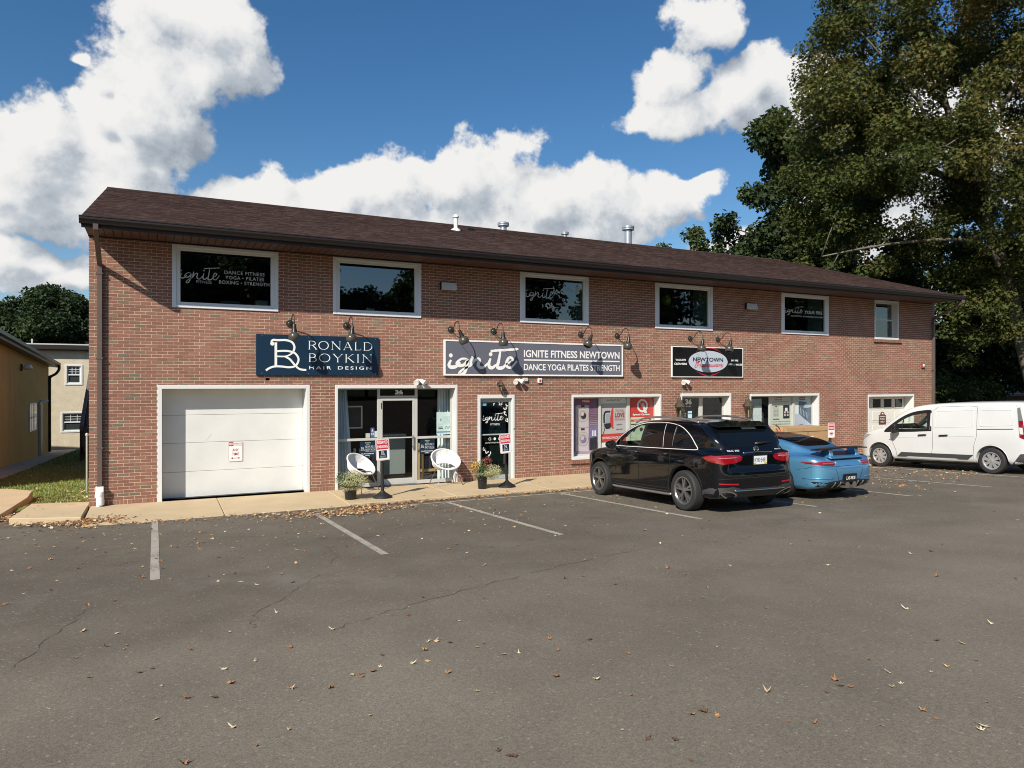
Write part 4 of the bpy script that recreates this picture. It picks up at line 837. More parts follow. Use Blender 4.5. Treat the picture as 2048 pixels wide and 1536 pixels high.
    w = thing('washing_machine', 'white washing machine half hidden behind the upright vacuum', 'appliance', (17.35, .95, -.04)); MB().box(-.3,.3,-.3,.3,0,1.75).build('cabinet', M_WHITE, w, bevel=.02); MB().box(-.28,.28,-.31,-.3,1.58,1.72).build('control_panel', P('pale_grey_panel', (.5,.5,.5), .4), w, bevel=.004); MB().lathe([(.12,-.32),(.20,-.315),(.21,-.3)], (0,0,.9), 'y', 20).build('door', P('grey_hatch', (.3,.3,.32), .3), w, smooth=.6)
posters()
def salon():
    M_CURT = P('pale_blue_curtain', (.52,.62,.68), .85)
    def curtain(x0, xt, xb, y, label, cloth):
        c = thing('curtain', label, 'curtain', ((x0+xt)/2, y, -.03)); o = (x0+xt)/2; V = []; F = []; n = 40; k = 14
        for i in range(k+1):
            f = i/k; z = 2.34*(1-f)+.02; xr = xt+(xb-xt)*f
            for j in range(n+1):
                u = j/n; V.append((x0+(xr-x0)*u-o, .035*math.sin(u*math.pi*9+f*.6)+.012*math.sin(u*37+f*3), z))
        for i in range(k):
            for j in range(n): F.append((i*(n+1)+j, i*(n+1)+j+1, (i+1)*(n+1)+j+1, (i+1)*(n+1)+j))
        MB().add(V, F).build('cloth', cloth, c, smooth=3)
        MB().tube([(x0-o-.03,0,2.375),(max(xt,xb)-o+.05,0,2.375)], .01, 6).build('rod', M_BRONZE, c)
    curtain(3.84, 4.08, 4.26, .42, 'pale blue curtain at the left edge of the salon window', M_CURT)
    curtain(6.42, 6.74, 6.80, .48, 'pale curtain at the right edge of the salon window', P('white_curtain', (.66,.70,.70), .85))
    d = thing('reception_desk', 'grey reception desk seen through the salon door', 'desk', (5.42, 1.35, -.04)); G = P('grey_desk', (.26,.29,.27), .6)
    MB().box(-.48,.42,-.05,.55,.10,1.10).build('cabinet', G, d, bevel=.01); MB().box(-.5,.44,-.07,.57,1.10,1.14).build('top', P('desk_top', (.36,.38,.36), .4), d, bevel=.005); MB().box(-.46,.40,-.02,.5,0,.10).build('plinth', M_BLACK, d)
    f = thing('picture_frame', 'empty white picture frame hanging inside the salon', 'frame', (4.35, .9, 1.30)); mb = MB(); frame_rect(mb, -.25, .25, 0, .56, .035, .035, 0, .03); mb.build('frame', M_WHITE, f); MB().box(-.215,.215,.012,.018,.035,.525).build('mirror', M_DARK, f)
    s = thing('wooden_stand', 'light wooden stand with a low crossbar behind the salon glass', 'stand', (6.25, .55, -.04)); wd = P('pine_wood', (.42,.28,.13), .6, noise=(9,.15))
    for x in (-.30, -.20, .28, .34): MB().box(x-.022, x+.022, -.03+(.2 if x > 0 else 0)*0, .02, 0, .95 if x < 0 else .32).build('leg', wd, s, bevel=.003)
    MB().box(-.32,.36,-.02,.01,.22,.29).build('crossbar', wd, s, bevel=.003); MB().box(-.15,.25,.0,.015,.30,.62).build('board', P('dark_board', (.03,.035,.06), .7), s)
    b = thing('console_table', 'small wooden console with white jars behind the left salon pane', 'table', (4.45, .9, -.04)); MB().box(-.3,.3,-.15,.15,.62,.68).build('top', wd, b, bevel=.004)
    for x in (-.26, .26): MB().box(x-.02,x+.02,-.12,.12,0,.62).build('leg', wd, b)
    for k in range(3): tag(MB().lathe([(0,0),(.04,0),(.04,.14),(.02,.17),(0,.17)], (0,0,0), 'z', 12).build('jar', M_WHITE, None, smooth=.6), ('leftmost', 'middle', 'rightmost')[k]+' white jar on the console behind the salon window', 'jar', 'jars on the console').location = (4.25+.15*k, .9, .645)
    # notices stuck behind the panes
    def notice(name, label, cat, x, z, w, h, base, prints, mats, y=.228):
        p = thing(name, label, cat, (x, y, z)); MB().box(0,w,0,.003,0,h).build('sheet', base, p); mb = MB()
        for i, q in enumerate(prints): q(mb, -.0008*(i+1))
        if prints: mb.build('print', mats, p)
    for x, lb in ((4.36, 'navy salon customers parking sign in the left window'), (5.86, 'navy salon customers parking sign in the right window')):
        def A(mb, y): text(mb, 'PARKING', .13, .26, .32, .345, y); text(mb, 'FOR', .16, .23, .285, .31, y)
        def B(mb, y): monogram(mb, .015, .15, .105, y)
        def C(mb, y): serif(mb, 'RONALD', .135, .37, .215, .265, y); serif(mb, 'BOYKIN', .135, .37, .145, .195, y); text(mb, 'HAIR DESIGN', .135, .37, .12, .132, y)
        def D(mb, y): text(mb, 'CUSTOMERS', .03, .34, .06, .085, y, 0, .03); text(mb, 'ONLY', .13, .25, .02, .045, y, 0, .03)
        notice('window_sign', lb, 'sign', x, .66, .39, .37, M_NAVY, (A, B, C, D), [M_SIGNW])
    def A(mb, y): ribbon(mb, [(0,.06),(.40,.06)], .03, y, 0)
    def B(mb, y):
        print_line(mb, .05, .17, .13, .165, y, 1); print_line(mb, .05, .16, .17, .20, y, 1); fpoly(mb, rrect(.09,.13,.33,.40,.01), y, 2)
        for k in range(2): ribbon(mb, [(.24+.08*k,.14),(.25+.08*k,.19),(.265+.08*k,.20),(.28+.08*k,.19),(.285+.08*k,.14)], .012, y-.0002*k, 1)
    def C(mb, y):
        for k in range(7): ribbon(mb, [(.16,.44-.025*k),(.36,.44-.025*k)], .005, y, 2)
        ribbon(mb, [(.03,.26),(.37,.26)], .006, y, 2)
    notice('notice', 'pale green paper notice with a blue stripe on the right salon pane', 'notice', 6.30, 1.135, .40, .56, P('pale_mint_paper', (.62,.74,.72), .7), (A, B, C), [P('blue_stripe', (.06,.24,.42), .6), P('dark_ink', (.02,.03,.03), .7), P('grey_ink', (.30,.38,.38), .7)])
    notice('sticker', 'cream square sticker on the left salon pane', 'sticker', 4.50, 1.115, .105, .105, P('cream_sticker', (.62,.60,.44), .7), (), None)
    def A(mb, y):
        for k in range(2):
            for j in range(2): fpoly(mb, rrect(.015+.035*k,.04+.035*k,.06+.035*j,.085+.035*j,.004), y)
        fpoly(mb, [(.02,.15),(.07,.15),(.05,.21),(.03,.19)], y)
    notice('sticker', 'tall violet sticker with white squares on the left salon pane', 'sticker', 4.62, 1.11, .09, .24, P('violet_sticker', (.11,.12,.30), .6), (A,), [M_SIGNW])
    notice('sticker', 'white narrow sticker beside the salon door frame', 'sticker', 4.715, 1.12, .06, .15, P('white_sticker', (.7,.74,.70), .7), (), None)
    # things on the upstairs sills
    b = thing('cardboard_file', 'grey file box on the sill of the first upstairs window', 'box', (2.14, .30, 4.075)); MB().box(-.13,.13,-.1,.1,0,.17).build('carton', P('grey_carton', (.40,.42,.38), .8), b); MB().box(-.135,.135,-.105,.105,.15,.19).build('lid', P('grey_lid', (.34,.36,.33), .8), b)
    b = thing('monitor', 'dark flat monitor behind the first upstairs window', 'monitor', (1.50, .35, 4.075)); MB().box(-.2,.2,0,.03,.05,.16).build('screen', P('grey_green_screen', (.12,.15,.14), .4), b); MB().box(-.05,.05,-.03,.06,0,.05).build('foot', M_BLACK, b)
    b = thing('paper_lantern', 'yellow round paper lantern hanging inside the fourth upstairs window', 'lantern', (13.95, .75, 4.97)); MB().ball((0,0,0), .15, .15, .17, 16).build('globe', P('yellow_paper', (.50,.40,.05), .7), b, smooth=2); MB().tube([(0,0,.16),(0,0,.4)], .004, 5).build('cord', M_BLACK, b)
    b = thing('desk_lamp', 'small white desk lamp on the sill of the fourth upstairs window', 'lamp', (13.75, .32, 4.075)); MB().lathe([(.03,.08),(.07,.07),(.06,.18)], (0,0,0), 'z', 14).build('shade', M_WHITE, b, smooth=.6); MB().lathe([(.05,0),(.05,.012),(.008,.02),(.008,.1)], (0,0,0), 'z', 12).build('base', M_WHITE, b)
    b = thing('cardboard_file', 'white carton on the sill of the second upstairs window', 'box', (4.62, .30, 4.075)); MB().box(-.09,.09,-.08,.08,0,.13).build('carton', P('white_carton', (.5,.52,.52), .8), b); MB().box(-.094,.094,-.084,.084,.11,.135).build('lid', P('white_carton_lid', (.44,.46,.46), .8), b)
salon()
# ------------------------------------------------------------------ on the walkway
M_RUB = P('black_rubber', (.014,.014,.015), .55)
ZW = -.05
def chair(x, y, rz, label):
    c = thing('wicker_chair', label, 'chair', (x, y, ZW), (0,0,rz), 'round white woven chairs outside the salon'); W_ = P('white_woven_cord', (.80,.80,.79), .5); T_ = rad(40)
    ex = Vector((1,0,0)); ey = Vector((0, math.cos(T_), math.sin(T_))); nz = ex.cross(ey); ctr = Vector((0,.0,.62))
    def rim(a, r=1.): return ctr+ex*(.365*r*math.cos(a))+ey*(.345*r*math.sin(a))
    n = 40; MB().tube([rim(2*math.pi*i/n) for i in range(n+1)], .020, 8, caps=False).build('rim', W_, c, smooth=3)
    def inner(a): return ctr+ex*(.245*math.cos(a))+ey*(-.07+.13*math.sin(a))-nz*(.165+.03*math.sin(a))
    MB().tube([inner(2*math.pi*i/n) for i in range(n+1)], .014, 6, caps=False).build('seat_ring', W_, c, smooth=3)
    mb = MB(); N = 96
    for i in range(N):
        a = 2*math.pi*(i+.5)/N
        if math.sin(a) < -.80: continue     # the gap at the front of the seat
        p, q = rim(a, .985), inner(a); m = (p*.45+q*.55)-nz*.055+(p-ctr)*.06
        mb.tube([p, p*.55+m*.5-p*.05-nz*.0, m, q], .0095, 5, caps=False)
    mb.build('woven_strands', W_, c, smooth=3)
    lg = P('grey_steel_leg', (.16,.16,.165), .4, .6)
    for sx, sy in ((-1,-1),(1,-1),(-1,1),(1,1)): MB().tube([(sx*.17, sy*.13-.02, .44), (sx*.33, sy*.26, 0)], .011, 6).build('leg', lg, c)
    MB().tube([(-.17,-.15,.44),(.17,-.15,.44),(.17,.11,.44),(-.17,.11,.44),(-.17,-.15,.44)], .010, 6).build('under_frame', lg, c)
chair(6.33, -.33, rad(4), 'white woven round chair facing out right of the salon door'); chair(4.22, -.42, rad(38), 'white woven round chair turned sideways behind the left planter')
def tuft(mb, rr, c, n, h, spread, w, m, droop=.3):
    for _ in range(n):
        a = rr.random()*6.283; s = spread*math.sqrt(rr.random()); hh = h*rr.uniform(.55,1); b = Vector((c[0]+.25*s*math.cos(a), c[1]+.25*s*math.sin(a), c[2])); k = 4; pts = []
        for i in range(k+1):
            f = i/k; pts.append(b+Vector((s*math.cos(a)*f**1.3, s*math.sin(a)*f**1.3, hh*f-droop*hh*f**3)))
        sd = Vector((-math.sin(a), math.cos(a), 0))*w
        vs = []
        for i, p in enumerate(pts): ww = (1-.85*i/k); vs += [p-sd*ww, p+sd*ww]
        mb.add(vs, [(2*i,2*i+1,2*i+3,2*i+2) for i in range(k)], m)
def specks(mb, rr, c, r, n, size, m, squash=1.):
    for _ in range(n):
        v = Vector((rr.gauss(0,1), rr.gauss(0,1), rr.gauss(0,1))); v.normalize(); v *= r*rr.random()**.4; v.z *= squash; p = Vector(c)+v
        a = Vector((rr.gauss(0,1), rr.gauss(0,1), rr.gauss(0,1))).normalized()*size*rr.uniform(.6,1.2); b = a.cross(Vector((rr.gauss(0,1), rr.gauss(0,1), rr.gauss(0,1)))).normalized()*a.length*.45
        mb.add([p-a, p-b, p+a, p+b], [(0,1,2,3)], m)
def planter(x, y, r, h, label, kind_):
    rr = random.Random(kind_); p = thing('planter', label, 'planter', (x, y, ZW))
    POT = P('glossy_black_pot', (.012,.013,.015), .18, bump=(28,.8,.02)); FE = P('feathery_sage_foliage', (.46,.47,.24), .8, noise=(20,.25)); FE2 = P('tan_feathery_foliage', (.52,.47,.27), .8); DG = P('dark_strap_leaf', (.035,.085,.055), .45); YE = P('yellow_flower', (.62,.38,.02), .7); RB = P('rust_flower', (.20,.05,.03), .8); GN = P('mid_green_leaf', (.06,.11,.04), .6); PKf = P('pale_pink_flower', (.6,.45,.38), .7)
    MB().lathe([(r*.82,0),(r*.86,.01),(r,h),(r*1.06,h),(r*1.06,h+.025),(r*.93,h+.025),(r*.9,h-.03)], (0,0,0), 'z', 26).build('pot', POT, p, smooth=.6)
    MB().lathe([(0,h-.02),(r*.92,h-.025)], (0,0,0), 'z', 20).build('soil', P('potting_soil', (.03,.022,.016), .95), p)
    if kind_ == 1:
        mb = MB(); tuft(mb, rr, (.03,-.02,h), 620, .36, .36, .0055, 0, .6); tuft(mb, rr, (.03,-.02,h-.02), 260, .12, .36, .004, 1, 1.1); specks(mb, rr, (.05,-.03,h+.13), .28, 1900, .013, 0, .75); specks(mb, rr, (.05,-.03,h+.16), .31, 1200, .012, 1, .75); mb.build('feathery_bush', [FE, FE2], p)
        mb = MB(); tuft(mb, rr, (-.08,.1,h), 34, .60, .32, .020, 0, .75); mb.build('strap_leaves', DG, p)
        mb = MB(); specks(mb, rr, (-.18,.06,h+.22), .13, 160, .022, 0); mb.build('leafy_stems', GN, p)
    else:
        mb = MB(); tuft(mb, rr, (.12,-.04,h), 520, .30, .34, .0055, 0, .6); specks(mb, rr, (.22,-.05,h+.12), .24, 1800, .012, 0, .8); specks(mb, rr, (.24,-.05,h+.14), .23, 700, .011, 1, .8); mb.build('feathery_bush', [FE, FE2], p)
        mb = MB(); specks(mb, rr, (-.17,-.02,h+.27), .11, 190, .020, 0); specks(mb, rr, (-.14,-.05,h+.20), .05, 30, .025, 1); mb.build('yellow_flowers', [YE, PKf], p)
        mb = MB(); specks(mb, rr, (.14,.05,h+.36), .14, 300, .018, 0); mb.build('rust_flowers', RB, p)
        mb = MB(); tuft(mb, rr, (-.02,.06,h), 40, .55, .22, .012, 0, .5); specks(mb, rr, (-.05,.03,h+.2), .2, 420, .024, 0, .9); specks(mb, rr, (-.13,-.06,h+.05), .1, 120, .022, 0); mb.build('leafy_stems', GN, p)
planter(3.72, -1.45, .135, .25, 'black pot of feathery sage grass and dark strap leaves by the salon', 1); planter(6.85, -1.33, .115, .26, 'black pot with yellow and rust flowers by the studio door', 2)
def reserved(x, y, label, emblem, tilt, dx=0.):
    s = thing('reserved_parking_stand', label, 'sign stand', (x, y, ZW), (0,0,0), 'red and white reserved parking stands')
    MB().lathe([(.205,0),(.21,.012),(.20,.03),(.13,.075),(.055,.125),(.04,.15)], (0,0,0), 'z', 28).build('base', M_RUB, s, smooth=.6)
    MB().tube([(0,0,.12),(dx*.5,0,.55),(dx,0,.55),(dx,0,.95)], [.034,.031,.038,.036], 12).build('post', M_RUB, s, smooth=.6)
    Mp = Matrix.Translation((dx,-.045,1.04)) @ Matrix.Rotation(rad(tilt), 4, 'Y') @ Matrix.Translation((0,0,-.235)); W_, H = .30, .46
    pl = MB().prism(rrect(-W_/2,W_/2,0,H,.035), 'y', 0, .005, 0, Mp).build('plate', M_SIGNW, s)
    mb = MB(); q = rrect(-W_/2+.012,W_/2-.012,.012,H-.012,.028); ribbon(mb, q+[q[0]], .005, -.001, 0, Mp); fpoly(mb, rrect(-W_/2+.022,W_/2-.022,H*.52,H-.022,.015), -.0012, 0, Mp)
    if emblem == 1: ring(mb, 0, .13, .085, .05, .012, -.0012, 0, 24, Mp); fpoly(mb, ellipse(0,.13,.06,.03,18), -.0012, 0, Mp)
    mb.build('red_print', P('sign_red', (.52,.015,.035), .45), s)
    mb = MB(); text(mb, 'RESERVED', -.115, .115, H*.78, H*.92, -.002, 0, .02, 1, Mp); text(mb, 'PARKING', -.115, .115, H*.58, H*.72, -.002, 0, .02, 1, Mp); mb.build('lettering', M_SIGNW, s)
    if emblem == 0:
        mb = MB(); fpoly(mb, [(-.09,.05),(.09,.05),(.09,.215),(-.09,.215)], -.0015, 0, Mp); mb.build('emblem_panel', M_NAVY, s)
        mb = MB(); q0 = len(mb.v); monogram(mb, -.05, .115, .10, -.0035, 0); text(mb, 'RONALD BOYKIN', -.06, .06, .085, .10, -.0025); text(mb, 'HAIR DESIGN', -.055, .055, .065, .078, -.0025); mb.v = [tuple(Mp @ Vector(v)) for v in mb.v]; mb.build('emblem', M_SIGNW, s)
reserved(4.39, -1.55, 'red and white reserved parking sign on a black stand by the salon door', 0, -3, -.01); reserved(7.50, -1.32, 'red and white reserved parking sign on a black stand by the studio door', 0, -4, -.06); reserved(18.48, -1.45, 'red and white reserved parking stand with oval emblem behind the blue car', 1, 0)
def deliveries():
    CB = P('cardboard', (.40,.26,.13), .85, noise=(3,.08)); CB2 = P('cardboard_light', (.52,.35,.18), .85, noise=(3,.08)); TP = P('packing_tape', (.30,.19,.09), .4)
    b = thing('cardboard_box', 'large brown cardboard box with white labels below the showroom window', 'box', (18.0, -.65, ZW))
    MB().box(-.93,.95,-.38,.38,0,1.02).build('carton', CB, b, bevel=.006); MB().box(-.95,.97,-.40,.40,.99,1.12).build('lid', CB, b, bevel=.006); MB().box(-.03,.03,-.384,-.38,.0,.99).build('tape', TP, b); MB().box(-.25,.05,-.386,-.381,.70,.84).build('shipping_label', M_SIGNW, b); MB().box(.10,.24,-.386,-.381,.70,.84).build('handling_label', M_SIGNW, b)
    b = thing('cardboard_box', 'pale cardboard box standing left of the large brown box', 'box', (16.62, -.62, ZW)); MB().box(-.38,.38,-.35,.35,0,1.03).build('carton', CB2, b, bevel=.006); MB().box(-.39,.39,-.36,.36,1.0,1.13).build('lid', CB2, b, bevel=.006); MB().box(-.03,.03,-.353,-.35,0,1.0).build('tape', TP, b)
    t = thing('hand_truck', 'red hand truck with black grips beside the cardboard boxes', 'hand truck', (16.42, -1.25, ZW)); RT = P('red_hand_truck_paint', (.55,.03,.02), .35)
    mb = MB()
    for s in (-1, 1): mb.tube(smooth_line([(s*.19,-.02,.05),(s*.19,0,.6),(s*.19,.02,1.02),(s*.185,.04,1.10)], 3), .015, 8)
    for z in (.3,.65,.98): mb.tube([(-.19,.005,z),(.19,.005,z)], .014, 8)
    mb.build('frame', RT, t, smooth=.8)
    for s in (-1, 1):
        MB().tube(smooth_line([(s*.185,.04,1.10),(s*.18,.09,1.17),(s*.17,.18,1.22)], 3), .019, 8).build('grip', M_RUB, t, smooth=.8)
        MB().lathe([(.05,-.03),(.11,-.03),(.125,-.015),(.125,.015),(.11,.03),(.05,.03)], (s*.24,.1,.125), 'x', 20).build('wheel', M_RUB, t, smooth=.6)
    MB().box(-.2,.2,-.22,0,.03,.045).build('toe_plate', RT, t)
deliveries()
# ------------------------------------------------------------------ ground
def ZG(y): return -.186-.044*max(-26, min(48, y))
def sheet(name, xs, ys, mat, dz=0., k='structure'):
    V = [(x, y, ZG(y)+dz) for y in ys for x in xs]; n = len(xs)
    F = [(j*n+i, j*n+i+1, (j+1)*n+i+1, (j+1)*n+i) for j in range(len(ys)-1) for i in range(n-1)]
    return kind(MB().add(V, F).build(name, mat), k)
def asphalt_mat():
    m = bpy.data.materials.new('asphalt'); m.use_nodes = True; t = m.node_tree; b = t.nodes['Principled BSDF']; L = t.links.new
    g = nd(t, 'ShaderNodeNewGeometry')
    def noise(sc, det=6, ro=.55):
        n = nd(t, 'ShaderNodeTexNoise'); n.inputs['Scale'].default_value = sc; n.inputs['Detail'].default_value = det; n.inputs['Roughness'].default_value = ro; L(g.outputs['Position'], n.inputs['Vector']); return n.outputs['Fac']
    def rng(x, a, b_, c, d): 
        r = nd(t, 'ShaderNodeMapRange'); L(x, r.inputs[0]); 
        for i, v in enumerate((a, b_, c, d)): r.inputs[i+1].default_value = v
        return r.outputs[0]
    big = rng(noise(.16, 5, .6), .32, .68, .84, 1.16); mid = rng(noise(1.3, 6, .65), .3, .7, .90, 1.10); fine = rng(noise(120, 4, .75), .25, .75, .5, 1.5); f2 = rng(noise(38, 5, .8), .3, .7, .72, 1.28)
    v = nd(t, 'ShaderNodeTexVoronoi'); v.inputs['Scale'].default_value = 85; L(g.outputs['Position'], v.inputs['Vector'])
    pale = rng(v.outputs['Distance'], .10, .22, 1, 0); sel = nd(t, 'ShaderNodeSeparateColor'); L(v.outputs['Color'], sel.inputs[0]); pale = mth(t, 'MULTIPLY', pale, rng(sel.outputs[0], .80, .86, 0, 1))
    v2 = nd(t, 'ShaderNodeTexVoronoi'); v2.inputs['Scale'].default_value = 30; L(g.outputs['Position'], v2.inputs['Vector']); s2 = nd(t, 'ShaderNodeSeparateColor'); L(v2.outputs['Color'], s2.inputs[0])
    p2 = mth(t, 'MULTIPLY', rng(v2.outputs['Distance'], .22, .36, 1, 0), rng(s2.outputs[0], .86, .92, 0, .8)); pale = mth(t, 'MAXIMUM', pale, p2)
    k = mth(t, 'MULTIPLY', mth(t, 'MULTIPLY', big, mid), mth(t, 'MULTIPLY', fine, f2))
    c1 = nd(t, 'ShaderNodeVectorMath', operation='SCALE'); c1.inputs[0].default_value = (.145,.126,.098); L(k, c1.inputs['Scale'])
    # worn paler drive lane
    sx = nd(t, 'ShaderNodeSeparateXYZ'); L(g.outputs['Position'], sx.inputs[0])
    lane = rng(mth(t, 'ADD', sx.outputs[1], mth(t, 'MULTIPLY', noise(.35, 4), 3.0)), -8.6, -6.6, 1.0, .0)
    c2 = nd(t, 'ShaderNodeVectorMath', operation='SCALE'); L(c1.outputs[0], c2.inputs[0]); L(rng(lane, 0, 1, .86, 1.12), c2.inputs['Scale'])
    stn = mth(t, 'MULTIPLY', rng(noise(1.1, 5, .6), .58, .70, 0, .22), rng(mth(t, 'ABSOLUTE', mth(t, 'ADD', sx.outputs[1], 5.0)), 1.0, 2.6, 1, .15)); c3 = nd(t, 'ShaderNodeVectorMath', operation='SCALE'); L(c2.outputs[0], c3.inputs[0]); L(mth(t, 'SUBTRACT', 1.0, stn), c3.inputs['Scale']); c2 = c3
    # pale scuffed patches at the ends of the bays
    sc = mth(t, 'MULTIPLY', rng(noise(.55, 6, .7), .50, .68, 0, 1), rng(mth(t, 'ABSOLUTE', mth(t, 'ADD', sx.outputs[1], 8.2)), .2, 1.4, 1, 0))
    mx = nd(t, 'ShaderNodeMix', data_type='RGBA'); L(mth(t, 'MULTIPLY', sc, .55), mx.inputs[0]); L(c2.outputs[0], mx.inputs[6]); mx.inputs[7].default_value = (.23,.21,.18,1)
    m2 = nd(t, 'ShaderNodeMix', data_type='RGBA'); L(pale, m2.inputs[0]); L(mx.outputs[2], m2.inputs[6]); m2.inputs[7].default_value = (.27,.25,.22,1)
    L(m2.outputs[2], b.inputs['Base Color']); b.inputs['Roughness'].default_value = .9; b.inputs['Specular IOR Level'].default_value = .25
    bp = nd(t, 'ShaderNodeBump'); bp.inputs['Strength'].default_value = .55; bp.inputs['Distance'].default_value = .006; L(mth(t, 'ADD', noise(130, 4, .7), mth(t, 'MULTIPLY', noise(40, 3), .6)), bp.inputs['Height']); L(bp.outputs[0], b.inputs['Normal'])
    return m
M_ASPH = asphalt_mat()
M_CONC = P('tan_concrete', (.50,.39,.24), .85, noise=(1.6,.10), bump=(90,.3,.004))
M_CONC2 = P('grey_tan_concrete', (.36,.31,.24), .9, noise=(2.2,.14), bump=(70,.4,.005))
M_EARTH = P('grassy_earth', (.06,.075,.03), .95, noise=(1.2,.25), bump=(20,.6,.03))
sheet('ground', [-400,-60,-20,0,20,40,70,400], [-400,-60,-26,-12,0,12,24,36,48,90,400], M_EARTH, -.05)
lot = sheet('parking_lot', [-60,-20,-2.5,-1.16,12,26,44,75], [-46,-26,-14,-7,-2.0,.35], M_ASPH, 0)
def lot_extras():
    PAINT = bpy.data.materials.new('worn_line_paint'); PAINT.use_nodes = True; t = PAINT.node_tree; b = t.nodes['Principled BSDF']; L = t.links.new
    g = nd(t, 'ShaderNodeNewGeometry'); n = nd(t, 'ShaderNodeTexNoise'); n.inputs['Scale'].default_value = 40; n.inputs['Detail'].default_value = 8; n.inputs['Roughness'].default_value = .75; L(g.outputs['Position'], n.inputs['Vector'])
    n2 = nd(t, 'ShaderNodeTexNoise'); n2.inputs['Scale'].default_value = 2.2; n2.inputs['Detail'].default_value = 4; L(g.outputs['Position'], n2.inputs['Vector'])
    cr = nd(t, 'ShaderNodeValToRGB'); L(mth(t, 'ADD', mth(t, 'MULTIPLY', n.outputs['Fac'], .7), mth(t, 'MULTIPLY', n2.outputs['Fac'], .4)), cr.inputs[0]); e = cr.color_ramp.elements; e[0].position = .40; e[0].color = (.12,.105,.085,1); e[1].position = .56; e[1].color = (.36,.335,.28,1); L(cr.outputs[0], b.inputs['Base Color']); b.inputs['Roughness'].default_value = .85
    def strip(x0, x1, y0, y1, name='parking_line', mat=PAINT, dz=.004):
        k = max(2, int(abs(y1-y0)/.6)+1); ys = [y0+(y1-y0)*i/(k-1) for i in range(k)]
        V = []
        for y in ys: V += [(x0, y, ZG(y)+dz), (x1, y, ZG(y)+dz)]
        return MB().add(V, [(2*i,2*i+1,2*i+3,2*i+2) for i in range(k-1)]).build(name, mat, lot)
    for x, y0 in ((0,-1.95),(2.73,-2.75),(5.45,-2.68),(8.18,-2.68),(10.91,-2.68),(13.65,-2.68),(16.4,-2.68),(19.12,-2.68),(21.85,-2.68),(24.6,-2.68)): strip(x-.052, x+.052, -7.32, y0)
    strip(3.95, 25.5, -2.66, -2.56)
    # cracks, patches and the old drain outline
    M_CR = P('asphalt_crack', (.080,.070,.055), .95); rr = random.Random(12)  # cracks are worn marks in their own tone, a little darker than the asphalt
    def crack(pts, w):
        q = smooth_line(pts, 8); V = []
        for i, p in enumerate(q):
            t_ = (q[min(i+1,len(q)-1)]-q[max(i-1,0)]).normalized(); nn = Vector((-t_.y, t_.x))*w*rr.choice((.1,.6,.9,1.1))/2; o = nn.normalized()*rr.uniform(-.045,.045)
            for s in (1, -1): V.append((p.x+o.x+s*nn.x, p.y+o.y+s*nn.y, ZG(p.y+o.y+s*nn.y)+.003))
        MB().add(V, [(2*i,2*i+1,2*i+3,2*i+2) for i in range(len(q)-1)]).build('crack', M_CR, lot)
    for c, w in CRACKS: crack(c, w)
CRACKS = [([(2.2,-6.3),(2.05,-7.4),(1.55,-8.3),(1.2,-8.9),(.85,-9.5),(.80,-9.9)], .010), ([(1.35,-10.3),(2.0,-10.0),(3.0,-9.6),(4.2,-9.2),(5.6,-8.9)], .010), ([(-.6,-8.3),(-.75,-9.1),(-.95,-10.0)], .009), ([(-.4,-8.9),(.3,-9.4),(.9,-9.7)], .004), ([(3.2,-8.2),(4.4,-7.8),(5.4,-7.6)], .006), ([(9.5,-8.0),(10.5,-8.6),(12,-8.9),(14,-8.8)], .006)]
lot_extras()
def walkway():
    w = kind(MB().box(-1.14, 25.95, -1.98, .0, -.30, -.13).build('walkway', M_CONC2), 'structure')
    x = -1.16; k = 0
    while x < 25.9:
        b = min(x+2.35, 25.98); ramp = x < 3.5
        zf = -.09 if ramp else -.052
        zz = -.05-.0015*(k % 3)
        mb = MB(); g = .007
        mb.add([(x+g,-2.05,-.25),(b-g,-2.05,-.25),(b-g,.004,-.25),(x+g,.004,-.25),(x+g,-2.05,zf),(b-g,-2.05,zf),(b-g,.004,zz),(x+g,.004,zz)], [(0,3,2,1),(4,5,6,7),(0,1,5,4),(1,2,6,5),(2,3,7,6),(3,0,4,7)])
        mb.build('slab', M_CONC, w, bevel=.008); x = b; k += 1
    p = kind(MB().prism([(-2.36,-.95),(-1.20,-1.40),(-1.19,.52),(-2.24,.75)], 'z', -.3, -.03).build('step', M_CONC, None, bevel=.012), 'structure')
    kind(MB().prism([(-6.4,-.75),(-2.62,-.55),(-2.46,1.96),(-2.52,3.1),(-3.1,3.75),(-6.4,4.0)], 'z', -.45, -.06).build('side_walkway', M_CONC, None, bevel=.012), 'structure')
    ys = [3.7+1.5*i for i in range(23)]; pth = None
    for i in range(22):
        y0, y1 = ys[i]+.006, ys[i+1]-.006; mb = MB()
        V = [(-6.15,y0,ZG(y0)+.02),(-4.33,y0,ZG(y0)+.02),(-4.33,y1,ZG(y1)+.02),(-6.15,y1,ZG(y1)+.02)]
        mb.add([(a,b,c-.1) for a,b,c in V]+V, [(0,3,2,1),(4,5,6,7),(0,1,5,4),(1,2,6,5),(2,3,7,6),(3,0,4,7)])
        if pth is None: pth = kind(mb.build('path', M_CONC2), 'structure')
        else: mb.build('slab', M_CONC2, pth)
walkway()
